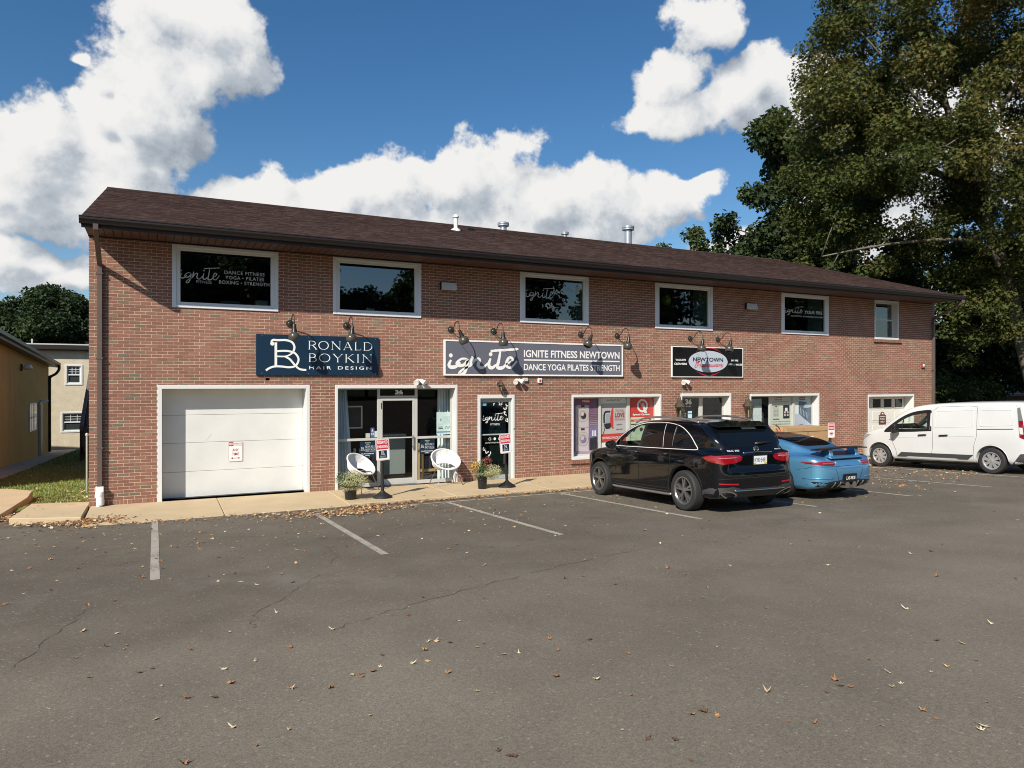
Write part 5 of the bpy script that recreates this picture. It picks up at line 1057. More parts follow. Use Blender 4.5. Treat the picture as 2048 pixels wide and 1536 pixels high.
def grass():
    GR = P('grass_blade', (.20,.25,.05), .7, noise=(1.5,.35)); GD = P('lawn', (.10,.13,.03), .95, noise=(3,.3), bump=(60,.6,.02))
    V = []; ys = [.55,3,6,9,14,20,28,36.5]
    for y in ys: V += [(-4.33 if y > 3.4 else -2.5, y, ZG(y)+.06+(.02 if y < 3 else 0)), (-1.185 if y < 14.3 else 1.0, y, ZG(y)+.06+(.02 if y < 3 else 0))]
    kind(MB().add(V, [(2*i,2*i+1,2*i+3,2*i+2) for i in range(len(ys)-1)]).build('lawn', GD), 'structure')
    rg = np.random.default_rng(4); n = 26000
    y = .6+35*rg.random(n)**2.6; x = -4.3+3.1*rg.random(n); ok = (x > -2.45)|(y > 3.9); x, y = x[ok], y[ok]; n = len(x)
    z = -.186-.044*y+.05; h = .035+.06*rg.random(n); a = rg.random(n)*6.283; w = .005+.006*rg.random(n)*(1+y/8); lx = (rg.random(n)-.5)*.05; ly = (rg.random(n)-.5)*.05
    V = np.empty((n,3,3)); V[:,0] = np.stack([x-w*np.cos(a), y-w*np.sin(a), z],1); V[:,1] = np.stack([x+w*np.cos(a), y+w*np.sin(a), z],1); V[:,2] = np.stack([x+lx, y+ly, z+h],1)
    me = bpy.data.meshes.new('grass'); me.from_pydata(V.reshape(-1,3), [], np.arange(3*n).reshape(-1,3)); me.materials.append(GR)
    kind(link('grass', me), 'stuff')
grass()
# ------------------------------------------------------------------ neighbouring buildings and bits on the left
def left_side():
    TAN = P('mustard_siding', (.70,.44,.13), .55, noise=(.5,.08))
    b = thing('yellow_building', 'low mustard-yellow metal-clad building with a brown roof edge at far left', 'building', (-6.2, 22, -1.1)); o = Vector((-6.2,22,-1.1))
    def zt(y): return 4.67-.042*(y-5.7)
    mb = MB(); x0 = -5.5
    def W(mb, V, F): mb.add([tuple(Vector(v)-o) for v in V], F)
    # ribbed siding: raised ribs every 0.2 m
    y = 5.7; prof = []
    while y < 32.0: prof += [(0,y),(0,y+.13),(.022,y+.145),(.022,y+.185)]; y += .2
    prof.append((0, 32.0)); V = []
    for dx, yy in prof: V += [(x0+dx, yy, ZG(yy)-.1), (x0+dx, yy, zt(yy))]
    W(mb, V, [(2*i,2*i+1,2*i+3,2*i+2) for i in range(len(prof)-1)]); mb.build('siding', TAN, b)
    mb = MB(); W(mb, [(-22,5.7,-1),(x0,5.7,-1),(x0,5.7,zt(5.7)),(-22,5.7,zt(5.7)+1.4),(-22,32.0,-2.2),(x0,32.0,-2.2),(x0,32.0,zt(32.0)),(-22,32.0,zt(32.0)+1.4)], [(0,1,2,3),(4,7,6,5)]); mb.build('end_wall', TAN, b)
    mb = MB()
    pr = lambda yy: [(-22.0, yy, zt(yy)+1.52), (-5.05, yy, zt(yy)+.05), (-5.05, yy, zt(yy)-.20), (-22.0, yy, zt(yy)+1.30)]
    W(mb, pr(5.3)+pr(32.3), [(0,1,2,3),(7,6,5,4),(0,4,5,1),(1,5,6,2),(2,6,7,3),(3,7,4,0)]); mb.build('roof', P('brown_metal_roof', (.07,.052,.042), .5, noise=(1,.1)), b)
    mb = MB(); pr = lambda yy: [(-5.05, yy, zt(yy)+.06), (-4.91, yy, zt(yy)+.06), (-4.91, yy, zt(yy)-.08), (-5.05, yy, zt(yy)-.10)]
    W(mb, pr(5.2)+pr(32.4), [(0,1,2,3),(7,6,5,4),(0,4,5,1),(1,5,6,2),(2,6,7,3),(3,7,4,0)]); mb.build('gutter', M_BROWN, b)
    mb = MB(); mb.tube([tuple(Vector(p)-o) for p in smooth_line([(-4.98,32.2,3.48),(-4.98,32.2,3.25),(-5.12,32.1,3.0),(-5.38,32.06,2.8),(-5.42,32.06,2.5),(-5.42,32.06,-1.5)], 4)], .075, 8); mb.build('downspout', M_BROWN, b, smooth=.7)
    # window and door in the long wall
    f = MB().box(.7,.78,2.8,5.0,1.15,2.55).build('window', M_WHITE, b, bevel=.01); MB().box(.775,.785,2.9,4.9,1.23,1.81).build('pane', P('dark_far_glass', (.015,.018,.02), .08), f); MB().box(.775,.785,2.9,4.9,1.89,2.47).build('upper_pane', P('pale_far_glass', (.20,.22,.22), .08), f)
    mb = MB()
    for k in range(3): mb.box(.784,.795,3.32+.5*k,3.42+.5*k,1.23,2.47)
    mb.build('muntins', M_WHITE, f)
    d = MB().box(.65,.80,6.0,7.2,-.5,2.55).build('door_frame', P('grey_weathered_frame', (.40,.38,.34), .7), b, bevel=.01); MB().box(.75,.815,6.15,7.05,-.45,2.4).build('door', P('dark_brown_door', (.05,.038,.028), .5), d)
    MB().lathe([(.22,1.72),(.20,1.80),(.05,1.86)], (.9,6.6,.85), 'z', 12).build('door_canopy', M_WHITE, b)
    s = thing('wall_lamp', 'small white lamp high on the mustard-yellow wall', 'lamp', (-5.5, 22.5, 3.05)); MB().box(0,.12,-.05,.05,-.05,.25).build('bracket', M_BRONZE, s); MB().lathe([(.0,.15),(.14,.1),(.2,-.05),(.12,-.12),(0,-.14)], (.30,0,.12), 'z', 14).build('shade', M_FLOOD, s, smooth=.6)
    # pale stucco building behind
    b = thing('stucco_building', 'pale stucco two-storey building behind with white sash windows', 'building', (-3, 37, -1.9)); o = Vector((-3,37,-1.9))
    ST = P('rough_stucco', (.58,.51,.38), .95, noise=(2.6,.10), bump=(16,.5,.03))
    op = [(-5.15,-4.17,2.33,3.66),(-5.38,-3.94,-.72,.62)]
    xs = [-9.5,-5.38,-5.15,-4.17,-3.94,3.0]; zs = [-2.4,-.72,.62,2.33,3.66,4.55]; mb = MB()
    for i in range(5):
        for j in range(5):
            xc, zc = (xs[i]+xs[i+1])/2, (zs[j]+zs[j+1])/2
            if not any(q[0] < xc < q[1] and q[2] < zc < q[3] for q in op): mb.box(xs[i]-o.x, xs[i+1]-o.x, 0, .25, zs[j]-o.z, zs[j+1]-o.z)
    mb.build('wall', ST, b)
    MB().box(-6.5,6.0,.25,9,-.5,6.35).build('rear_block', ST, b)
    MB().box(-6.6,6.1,-.35,9.1,6.45,6.78).build('roof', M_BROWN, b); MB().box(-6.62,6.12,-.37,9.1,6.78,6.86).build('roof_edge', P('pale_roof_edge', (.5,.5,.48), .6), b); MB().box(-6.6,6.1,-.50,-.35,6.5,6.66).build('gutter', M_BROWN, b)
    for q, nx in ((op[0], 3), (op[1], 3)):
        x0_, x1_, z0_, z1_ = q[0]-o.x, q[1]-o.x, q[2]-o.z, q[3]-o.z; mb = MB(); frame_rect(mb, x0_, x1_, z0_, z1_, .11, .11, -.04, .14); f = mb.build('window', M_WHITE, b, bevel=.01)
        zm = (z0_+z1_)/2; mb = MB(); frame_rect(mb, x0_+.11, x1_-.11, zm-.03, z1_-.11, .07, .07, .05, .1); frame_rect(mb, x0_+.11, x1_-.11, z0_+.11, zm+.03, .07, .07, .02, .07)
        xa, xb, za, zb = x0_+.18, x1_-.18, zm+.04, z1_-.18
        for k in range(1, nx): mb.box(xa+(xb-xa)*k/nx-.016, xa+(xb-xa)*k/nx+.016, .055, .085, za, zb)
        for k in range(1, 3): mb.box(xa, xb, .056, .084, za+(zb-za)*k/3-.014, za+(zb-za)*k/3+.014) if (zb-za) > .4 else None
        mb.build('sash', M_WHITE, f)
        MB().box(xa-.02, xb+.02, .09, .10, z0_+.16, z1_-.16).build('pane', P('stucco_window_glass', (.035,.045,.05), .04), f)
    MB().box(-4.2,-4.15,2,2.1,6.86,7.25).build('roof_pipe', M_FLOOD, b)
    # timber stair behind the brick building
    s = thing('wooden_staircase', 'weathered grey wooden outdoor staircase behind the brick corner', 'staircase', (-2.9, 20, ZG(20))); WD = P('weathered_timber', (.15,.12,.095), .85, noise=(4,.2)); WD2 = P('brown_timber', (.09,.055,.03), .85, noise=(4,.2))
    o = Vector((-2.9,20,ZG(20)))
    def plank(a, b_, w, h, name, m):
        a, b_ = Vector(a)-o, Vector(b_)-o; MB().add([(a.x-w,a.y,a.z-h),(a.x+w,a.y,a.z-h),(a.x+w,a.y,a.z+h),(a.x-w,a.y,a.z+h),(b_.x-w,b_.y,b_.z-h),(b_.x+w,b_.y,b_.z-h),(b_.x+w,b_.y,b_.z+h),(b_.x-w,b_.y,b_.z+h)], [(0,1,2,3),(7,6,5,4),(0,4,5,1),(1,5,6,2),(2,6,7,3),(3,7,4,0)]).build(name, m, s)
    plank((-2.9,19.9,.45),(-3.05,28.5,3.75), .06, .10, 'handrail', WD); plank((-2.85,20,-.55),(-3.0,28.5,2.85), .05, .16, 'stringer', WD2); plank((-1.7,20,-.55),(-1.7,28.5,2.85), .05, .16, 'stringer', WD2)
    for k in range(5): y = 20+2.1*k; plank((-2.9-.036*k,y,-1.1-.2*k*.0),(-2.9-.036*k,y+.12,-1.1), .06, .01, 'footing', WD2); MB().box(-.06-.036*k,.06-.036*k,2.1*k,2.1*k+.12,-.9*0-.3,1.5+.82*k).build('post', WD2, s)
    for k in range(16): MB().box(.0,1.2,.5*k+.1,.5*k+.42,.5+.2*k,.54+.2*k).build('tread', WD, s)
    p = thing('metal_post', 'thin grey metal post with a domed cap beside the brick corner', 'post', (-1.50, 3.9, ZG(3.9))); MB().tube([(0,0,-.1),(0,0,1.5)], .026, 10).build('pole', P('galvanised_pipe', (.42,.41,.36), .5, .4, noise=(12,.15)), p, smooth=.8); MB().lathe([(.038,1.48),(.04,1.52),(.025,1.545),(0,1.55)], (0,0,0), 'z', 12).build('cap', P('galvanised_pipe'  , (.42,.41,.36)), p, smooth=.6)
    # house far right
    h = thing('distant_house', 'mauve-walled house with a pale shingle roof behind trees at far right', 'house', (69.5, 18.0, ZG(18))); rot = rad(-26.7); h.rotation_euler = (0,0,rot)
    MB().box(-4.2,9,0,8,-.5,2.45).build('wall', P('mauve_stucco', (.20,.135,.125), .9, noise=(1,.08)), h)
    MB().prism([(-.5,2.35),(-.5,2.45),(4,4.1),(8.5,2.45),(8.5,2.35)], 'x', -4.6, 9.4).build('roof', P('pale_grey_shingle', (.34,.33,.31), .9, noise=(6,.2)), h)
    mb = MB()
    for k in range(10): mb.box(-4.6,9.4,-.5+.45*k,-.46+.45*k,2.46+.1655*k,2.50+.1655*k)
    mb.build('shingle_rows', P('grey_shingle_edge', (.22,.21,.20), .9), h)
    MB().box(2.0,3.2,-.06,0,.6,1.7).build('window', M_WHITE, h); MB().box(2.1,3.1,-.08,-.06,.7,1.6).build('pane', P('dark_far_glass', (.015,.018,.02)), h)
left_side()
# ------------------------------------------------------------------ trees
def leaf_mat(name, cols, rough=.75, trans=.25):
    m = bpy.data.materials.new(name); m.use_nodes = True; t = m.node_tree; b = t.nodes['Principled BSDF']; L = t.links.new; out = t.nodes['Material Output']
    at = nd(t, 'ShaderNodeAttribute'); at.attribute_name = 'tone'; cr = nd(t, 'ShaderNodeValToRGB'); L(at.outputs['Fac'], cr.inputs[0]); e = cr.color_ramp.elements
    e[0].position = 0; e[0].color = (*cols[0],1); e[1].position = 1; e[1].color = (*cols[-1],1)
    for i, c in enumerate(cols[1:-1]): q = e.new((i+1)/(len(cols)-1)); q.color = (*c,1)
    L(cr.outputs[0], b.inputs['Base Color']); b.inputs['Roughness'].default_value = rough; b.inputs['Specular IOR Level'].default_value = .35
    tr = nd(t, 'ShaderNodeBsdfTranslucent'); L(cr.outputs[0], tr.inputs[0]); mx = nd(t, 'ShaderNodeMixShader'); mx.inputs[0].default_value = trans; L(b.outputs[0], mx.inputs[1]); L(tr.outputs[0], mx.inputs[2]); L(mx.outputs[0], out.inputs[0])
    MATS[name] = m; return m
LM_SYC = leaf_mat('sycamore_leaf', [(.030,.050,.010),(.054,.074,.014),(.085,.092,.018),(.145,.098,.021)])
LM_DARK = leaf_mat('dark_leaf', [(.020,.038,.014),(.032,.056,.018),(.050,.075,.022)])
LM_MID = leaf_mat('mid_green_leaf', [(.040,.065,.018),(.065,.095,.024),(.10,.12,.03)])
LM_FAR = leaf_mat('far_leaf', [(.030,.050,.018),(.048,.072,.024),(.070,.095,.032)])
def bark(name, col, amt=.4, sc=6):
    return P(name, col, .9, noise=(sc, amt), bump=(14,.8,.03))
B_SYC = bark('sycamore_bark', (.135,.118,.085), .6, 2.2); B_DARK = bark('dark_bark', (.07,.055,.04))
def foliage(clumps, per, size, seed, squash=.75, lobes=True):
    """leaf-sized folded faces scattered through the clumps; clumps: (x,y,z,r,tone)"""
    g = np.random.default_rng(seed); C = np.array(clumps); r = C[:,3]; w = r**2.2; k = np.maximum(8, (per*len(C)*w/w.sum()).astype(int)); idx = np.repeat(np.arange(len(C)), k); n = len(idx)
    d = g.normal(size=(n,3)); d /= np.linalg.norm(d, axis=1)[:,None]; rad_ = r[idx]*g.random(n)**.45; p = C[idx,:3]+d*rad_[:,None]*np.array([1,1,squash])
    nrm = g.normal(size=(n,3))+np.array([0,0,.9])+d*.7; nrm /= np.linalg.norm(nrm, axis=1)[:,None]
    a = np.cross(nrm, g.normal(size=(n,3))); a /= np.linalg.norm(a, axis=1)[:,None]; b = np.cross(nrm, a); s = size*(.6+.7*g.random(n)); a *= s[:,None]; b *= (s*.72)[:,None]; f = nrm*(s*.28)[:,None]
    if lobes:   # five-point leaf as three triangles
        V = np.stack([p-a*.55, p-b*.95+a*.15+f, p+a*.28-b*.28, p+a*1.0+f*.3, p+a*.28+b*.28, p+b*.95+a*.15+f], 1).reshape(-1,3); q = np.arange(n)[:,None]*6
        F = np.concatenate([q+np.array([[0,1,2]]), q+np.array([[0,2,4]]), q+np.array([[0,4,5]]), q+np.array([[2,3,4]])], 1).reshape(-1,3); rep = 4
    else:
        V = np.stack([p-a, p-b+f, p+a, p+b+f], 1).reshape(-1,3); q = np.arange(n)[:,None]*4; F = np.concatenate([q+np.array([[0,1,2]]), q+np.array([[0,2,3]])], 1).reshape(-1,3); rep = 2
    tone = np.clip(C[idx,4]+g.normal(size=n)*.16, 0, 1); return V, F, np.repeat(tone, rep).astype(np.float32)
def crown(name, parent, mat, clumps, per, size, seed, squash=.75, lobes=True):
    V, F, T = foliage(clumps, per, size, seed, squash, lobes); me = bpy.data.meshes.new(name); me.vertices.add(len(V)); me.vertices.foreach_set('co', V.reshape(-1).astype(np.float32))
    me.loops.add(len(F)*3); me.loops.foreach_set('vertex_index', F.reshape(-1).astype(np.int32)); me.polygons.add(len(F)); me.polygons.foreach_set('loop_start', np.arange(0, len(F)*3, 3, dtype=np.int32)); me.polygons.foreach_set('loop_total', np.full(len(F), 3, dtype=np.int32))
    a = me.attributes.new('tone', 'FLOAT', 'FACE'); a.data.foreach_set('value', T); me.materials.append(mat); me.update(calc_edges=True)
    return link(name, me, parent)
def inside(p, poly):
    x, y = p; c = False; n = len(poly)
    for i in range(n):
        (a, b), (d, e) = poly[i], poly[(i+1)%n]
        if (b > y) != (e > y) and x < (d-a)*(y-b)/(e-b)+a: c = not c
    return c
def edge_dist(p, poly):
    m = 1e9; P_ = Vector(p)
    for i in range(len(poly)):
        a, b = Vector(poly[i]), Vector(poly[(i+1)%len(poly)]); ab = b-a; t = max(0, min(1, (P_-a).dot(ab)/max(ab.length_squared, 1e-12))); m = min(m, (P_-(a+ab*t)).length)
    return m
def limb(mb, pts, r, n=8, k=5): 
    q = smooth_line(pts, k); m = len(q); mb.tube(q, [r[0]+(r[1]-r[0])*(i/(m-1))**.8 for i in range(m)], n)
def big_tree():
    t = thing('sycamore_tree', 'tall sycamore with olive and golden leaves and mottled pale trunk at right', 'tree', (40.3, 3.5, -.4), (0,0,rad(-26.7)))
    rr = random.Random(21)
    mb = MB(); limb(mb, [(0,0,-.2),(-.45,0,2.3),(-1.07,0,4.6),(-2.0,0,8.4),(-2.9,0,10.9),(-4.1,.3,14.5),(-5,.5,18.3),(-5.8,.5,22)], (.50,.07), 12, 6); mb.build('trunk', B_SYC, t, smooth=3)
    LIMBS = [([(-2.0,0,8.2),(-3.2,-.6,9.4),(-4.8,-1,9.9),(-8.9,-2,9.5),(-12.2,-2,8.9)], (.2,.03)), ([(-2.9,0,10.9),(-4.6,0,13.6),(-5.7,0,15.3),(-6.9,-.5,17.2),(-9.9,-1,20.2)], (.22,.03)), ([(-2.5,0,9.8),(-4.2,.6,12.8),(-6.1,1,14.7),(-9.4,1,15.7),(-12.9,1,15.6)], (.2,.03)),
             ([(-1.6,0,7.0),(.6,-.6,8.8),(3,-1,10.5),(6,-2,12)], (.2,.03)), ([(-2.4,0,9.4),(-.5,.6,13),(1.5,1,17),(3.5,1,21)], (.22,.04)), ([(-4.1,.3,14.5),(-2.5,-1,17),(-1,-2,20.5),(0,-2,24)], (.16,.03)), ([(-3.2,0,12),(-4.6,-2,13),(-7.5,-4,13.5),(-10.5,-5,12.6)], (.15,.03)), ([(-1.2,0,5.4),(-2.8,-.6,6.1),(-4.6,-1.2,6.2),(-5.6,-1.3,5.8)], (.15,.03)), ([(-3.6,.2,13),(-6,3,15),(-9,5,17),(-11,6,18.6)], (.16,.03)), ([(-4.6,.4,16.8),(-7,.6,19.5),(-9.5,.6,22.5)], (.13,.03))]
    tips = []
    for p, r in LIMBS:
        mb = MB(); limb(mb, p, r); q = smooth_line(p, 6)
        for i in range(8, len(q), 2):
            a = q[i]; d = Vector((rr.gauss(0,1), rr.gauss(0,1), rr.gauss(.2,.8))).normalized()*rr.uniform(1.0,2.4); e = a+d; mb.tube([a, a+d*.5+Vector((0,0,.12)), e], [.035,.025,.010], 5); tips.append(e)
            for _ in range(2):
                d2 = Vector((rr.gauss(0,1), rr.gauss(0,1), rr.gauss(.1,.7))).normalized()*rr.uniform(.7,1.4); mb.tube([a+d*.6, a+d*.6+d2], [.018,.006], 4); tips.append(a+d*.6+d2)
        mb.build('limb', B_SYC, t, smooth=3)
    poly = [(-11.2,23.6),(-12.1,20.6),(-11.9,18.3),(-13.1,17.3),(-13.7,16.0),(-13.0,14.5),(-13.8,12.7),(-12.7,11.2),(-12.2,9.4),(-9.9,8.6),(-7.4,8.1),(-4.8,7.5),(-3.3,6.9),(-1.1,5.8),(5.3,6.3),(7.8,12),(7,26),(-9.9,26.1)]
    cl = []
    while len(cl) < 420:
        x, z = rr.uniform(-14,8), rr.uniform(5.5,26.5)
        if not inside((x,z), poly): continue
        e = edge_dist((x,z), poly)
        if e < .35: continue
        if -8.5 < x < -5.4 and 11.2 < z < 14.8 and rr.random() < .3: continue     # thinner in the middle where limbs show
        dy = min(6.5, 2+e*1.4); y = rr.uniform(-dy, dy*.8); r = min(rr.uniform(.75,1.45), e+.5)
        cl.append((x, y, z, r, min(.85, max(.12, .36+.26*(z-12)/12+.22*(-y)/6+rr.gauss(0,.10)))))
    for e in tips: cl.append((e.x, e.y, e.z, rr.uniform(.5,.85), rr.uniform(.2,.6)))
    # low sprays round the trunk
    for x, z in ((-1.4,6.4),(-2.4,5.6),(-3.2,5.2),(-4.3,5.0),(-.8,3.6),(-.2,7.2),(.6,4.4),(-1.9,7.4),(-2.6,8.6),(-1.2,8.0),(-3.4,7.0),(-2.9,10.2),(-4.4,8.2),(.4,9.2),(-.4,5.4),(-5.2,6.9)): cl.append((x, rr.uniform(-1.9,-.7), z, .75, .6))
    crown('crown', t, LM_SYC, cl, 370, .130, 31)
big_tree()
def shaped_tree(name, label, cat, loc, poly, n, per, size, mat, trunk, seed, depth=4, rmin=.9, rmax=1.8, group=None, tone=.45, lobes=False, gaps=0.):
    t = thing(name, label, cat, loc, (0,0,rad(-26.7)), group); rr = random.Random(seed); mb = MB(); h = max(p[1] for p in poly)
    limb(mb, trunk, (.32*h/18,.05), 9); q = smooth_line(trunk, 4); cl = []; xs = [p[0] for p in poly]; zs = [p[1] for p in poly]
    while len(cl) < n:
        x, z = rr.uniform(min(xs), max(xs)), rr.uniform(min(zs), max(zs))
        if not inside((x,z), poly): continue
        e = edge_dist((x,z), poly)
        if e < .25: continue
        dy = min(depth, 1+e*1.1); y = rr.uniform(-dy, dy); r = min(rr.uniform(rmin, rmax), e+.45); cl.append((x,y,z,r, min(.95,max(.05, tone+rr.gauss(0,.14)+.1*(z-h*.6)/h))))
    for c in cl[::5]:
        a = min(q, key=lambda p: abs(p.z-(c[2]-abs(c[0])*.4))); mb.tube([a, (a+Vector(c[:3]))*.5+Vector((0,0,.3)), Vector(c[:3])], [.09,.06,.02], 5)
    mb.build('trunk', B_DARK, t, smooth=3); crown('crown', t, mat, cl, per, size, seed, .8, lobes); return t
def ell_poly(rx, z0, z1, n=18, seed=1, j=.12):
    g = random.Random(seed); zc, rz = (z0+z1)/2, (z1-z0)/2; return [(rx*(1+g.uniform(-j,j))*math.cos(2*math.pi*i/n), zc+rz*(1+g.uniform(-j,j))*math.sin(2*math.pi*i/n)) for i in range(n)]
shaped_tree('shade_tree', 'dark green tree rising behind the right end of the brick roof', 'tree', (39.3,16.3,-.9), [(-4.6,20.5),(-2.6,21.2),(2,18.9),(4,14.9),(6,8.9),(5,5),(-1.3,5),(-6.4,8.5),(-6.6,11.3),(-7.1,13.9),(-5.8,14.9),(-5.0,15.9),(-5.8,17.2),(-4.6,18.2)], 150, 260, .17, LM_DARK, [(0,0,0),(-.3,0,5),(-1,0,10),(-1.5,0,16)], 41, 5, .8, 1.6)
shaped_tree('shade_tree', 'small distant tree top showing above the ridge right of the flues', 'tree', (50.3,42.2,-4.0), [(-4.8,17.0),(-4.2,20.2),(-3.2,21.8),(-2,21.2),(-.6,23.2),(.8,22.8),(2.4,23.4),(3.4,21.2),(4.6,20.4),(5,15),(0,13)], 46, 150, .20, LM_FAR, [(0,0,0),(0,0,10),(.3,0,21)], 42, 3, .7, 1.3, tone=.75)
def wood_behind():
    for i, (x, y, rx, z1, z0, n, lb) in enumerate(((52,15.5,7.0,14,1.0,110,'dark leafy tree in the wood right of the building, nearest the downspout'),(58.5,12.0,7.5,15,2.5,110,'dark leafy tree in the wood behind the sycamore trunk'),(66,6,8,16,3.2,90,'dark leafy tree at the right edge behind the white van'),(60,33,9,17,1,70,'dark tree far behind the brick roof at right'),(47,27,6.5,15,1.5,80,'dark tree between the shade tree and the wood'))):
        shaped_tree('woodland_tree', lb, 'tree', (x,y,ZG(y)), ell_poly(rx, z0, z1, 18, i+3), n, 230, .20, LM_DARK, [(0,0,0),(.2,0,4),(-.2,0,9),(.2,0,z1-1)], 50+i, 5, 1.0, 2.0, 'dark trees of the wood right of the building', .35)
    for i, (x, y, r, h, m, lb) in enumerate(((41.5,10.2,2.2,3.6,LM_MID,'bright green bush behind the white van near the downspout'),(46.5,10.8,2.6,3.4,LM_MID,'sunlit green bush behind the cab of the white van'),(52.5,8.0,2.6,2.2,LM_DARK,'low dark shrub in front of the mauve house'),(36.2,11.5,2.4,5.0,LM_DARK,'dark tall shrub beside the rear corner of the building'),(57,4.5,2.8,2.2,LM_DARK,'low dark shrub behind the rear of the white van'))):
        shaped_tree('bush', lb, 'bush', (x,y,ZG(y)), ell_poly(r, .1, h, 14, i+20, .15), 34, 170, .12, m, [(0,0,0),(0,0,h*.5),(.1,0,h*.8)], 70+i, 1.6, .5, .9, None, .5)
    for i, (x, y, rx, z0, z1, lb) in enumerate(((-20,76,9.5,1,13.6,'round dark green tree behind the yellow building, leftmost'),(-9.2,66.5,6.2,2,14.2,'round dark green tree with a domed crown above the stucco building'),(-3.0,72,6,1,12.2,'dark green tree behind the brick corner, above the stucco roof'))):
        shaped_tree('rear_tree', lb, 'tree', (x,y,-2.3), ell_poly(rx, z0, z1, 22, i+40, .07), 150, 520, .165, LM_DARK, [(0,0,0),(0,0,5),(.2,0,z1-2)], 90+i, 5.5, 1.0, 1.9, 'dark trees behind the stucco building', .45)
wood_behind()
def street_trees():
    a = shaped_tree('street_tree', 'tree across the street, seen mirrored in the upstairs windows', 'tree', (0,-64,.95), [(-6,5),(-7.5,8),(-6.5,12),(-5,14.5),(-2,17),(1,17.8),(4,16),(6.5,12.5),(7,8),(5,4.5),(0,3.5)], 95, 130, .30, LM_DARK, [(0,0,0),(0,0,5),(.3,0,14)], 101, 5, 1.1, 2.0, 'trees across the street behind the viewer', .4)
    sp = [(4,-72,1.2),(-14,-62,.9),(0,-60,.98),(12,-64,1.05),(20.8,-60,.70),(29,-60,.92),(42,-66,1.1),(56,-62,1.0),(71,-66,1.15),(86,-62,1.0),(102,-68,1.2)]
    for i, (x, y, s) in enumerate(sp):
        o = a if i == 0 else copy_tree(a); o.location = (x, y, .95); o.scale = (s, s, s); o.rotation_euler = (0,0,rad(-26.7+53*i))
street_trees()
# ------------------------------------------------------------------ vehicles: bodies meshed from three smoothed profiles
def chaikin(p, k=2):
    for _ in range(k):
        q = []
        for i in range(len(p)):
            a, b = p[i], p[(i+1)%len(p)]; q += [(a[0]*.75+b[0]*.25, a[1]*.75+b[1]*.25), (a[0]*.25+b[0]*.75, a[1]*.25+b[1]*.75)]
        p = q
    return p
def sd_poly(px, py, poly):
    """signed distance to a polygon for arrays px, py (negative inside)"""
    d = np.full(px.shape, 1e9); s = np.ones(px.shape); n = len(poly); j = n-1
    for i in range(n):
        ax, ay = poly[i]; bx, by = poly[j]; ex, ey = bx-ax, by-ay; wx, wy = px-ax, py-ay
        t = np.clip((wx*ex+wy*ey)/(ex*ex+ey*ey+1e-12), 0, 1); dx, dy = wx-ex*t, wy-ey*t; d = np.minimum(d, dx*dx+dy*dy)
        c1 = py >= ay; c2 = py < by; c3 = ex*wy > ey*wx; s = np.where((c1&c2&c3)|(~c1&~c2&~c3), -s, s); j = i
    return s*np.sqrt(d)
def smax(a, b, k): h = np.maximum(k-np.abs(a-b), 0)/k; return np.maximum(a, b)+h*h*k*.25
def smin(a, b, k): return -smax(-a, -b, k)
def mirror(half): return half+[(-a if False else a, -b) for a, b in reversed(half)]
def car_field(spec):
    side, plan, front = chaikin(spec['side']), chaikin(mirror(spec['plan'])), chaikin([(y, z) for y, z in spec['front']]+[(-y, z) for y, z in reversed(spec['front'])])
    gh = spec.get('gh')
    if gh: gs, gp, gf = chaikin(gh['side']), chaikin(mirror(gh['plan'])), chaikin([(y, z) for y, z in gh['front']]+[(-y, z) for y, z in reversed(gh['front'])])
    def F(x, y, z):
        a = smax(smax(sd_poly(x, z, side), sd_poly(x, y, plan), .10), sd_poly(y, z, front), .08)
        if gh: a = smin(a, smax(smax(sd_poly(x, z, gs), sd_poly(x, y, gp), .10), sd_poly(y, z, gf), .08), gh.get('k', .05))
        for ax, r in spec['arches']:
            c = np.sqrt((x-ax)**2+(z-spec['wz'])**2)-r; c = np.maximum(c, spec['inner']-np.abs(y)); a = smax(a, -c, .03)
        for (cx, cy, cz), (hx, hy, hz) in spec.get('cuts', []):
            q = np.maximum(np.maximum(np.abs(x-cx)-hx, np.abs(y-cy)-hy), np.abs(z-cz)-hz); a = smax(a, -q, .02)
        return a
    return F
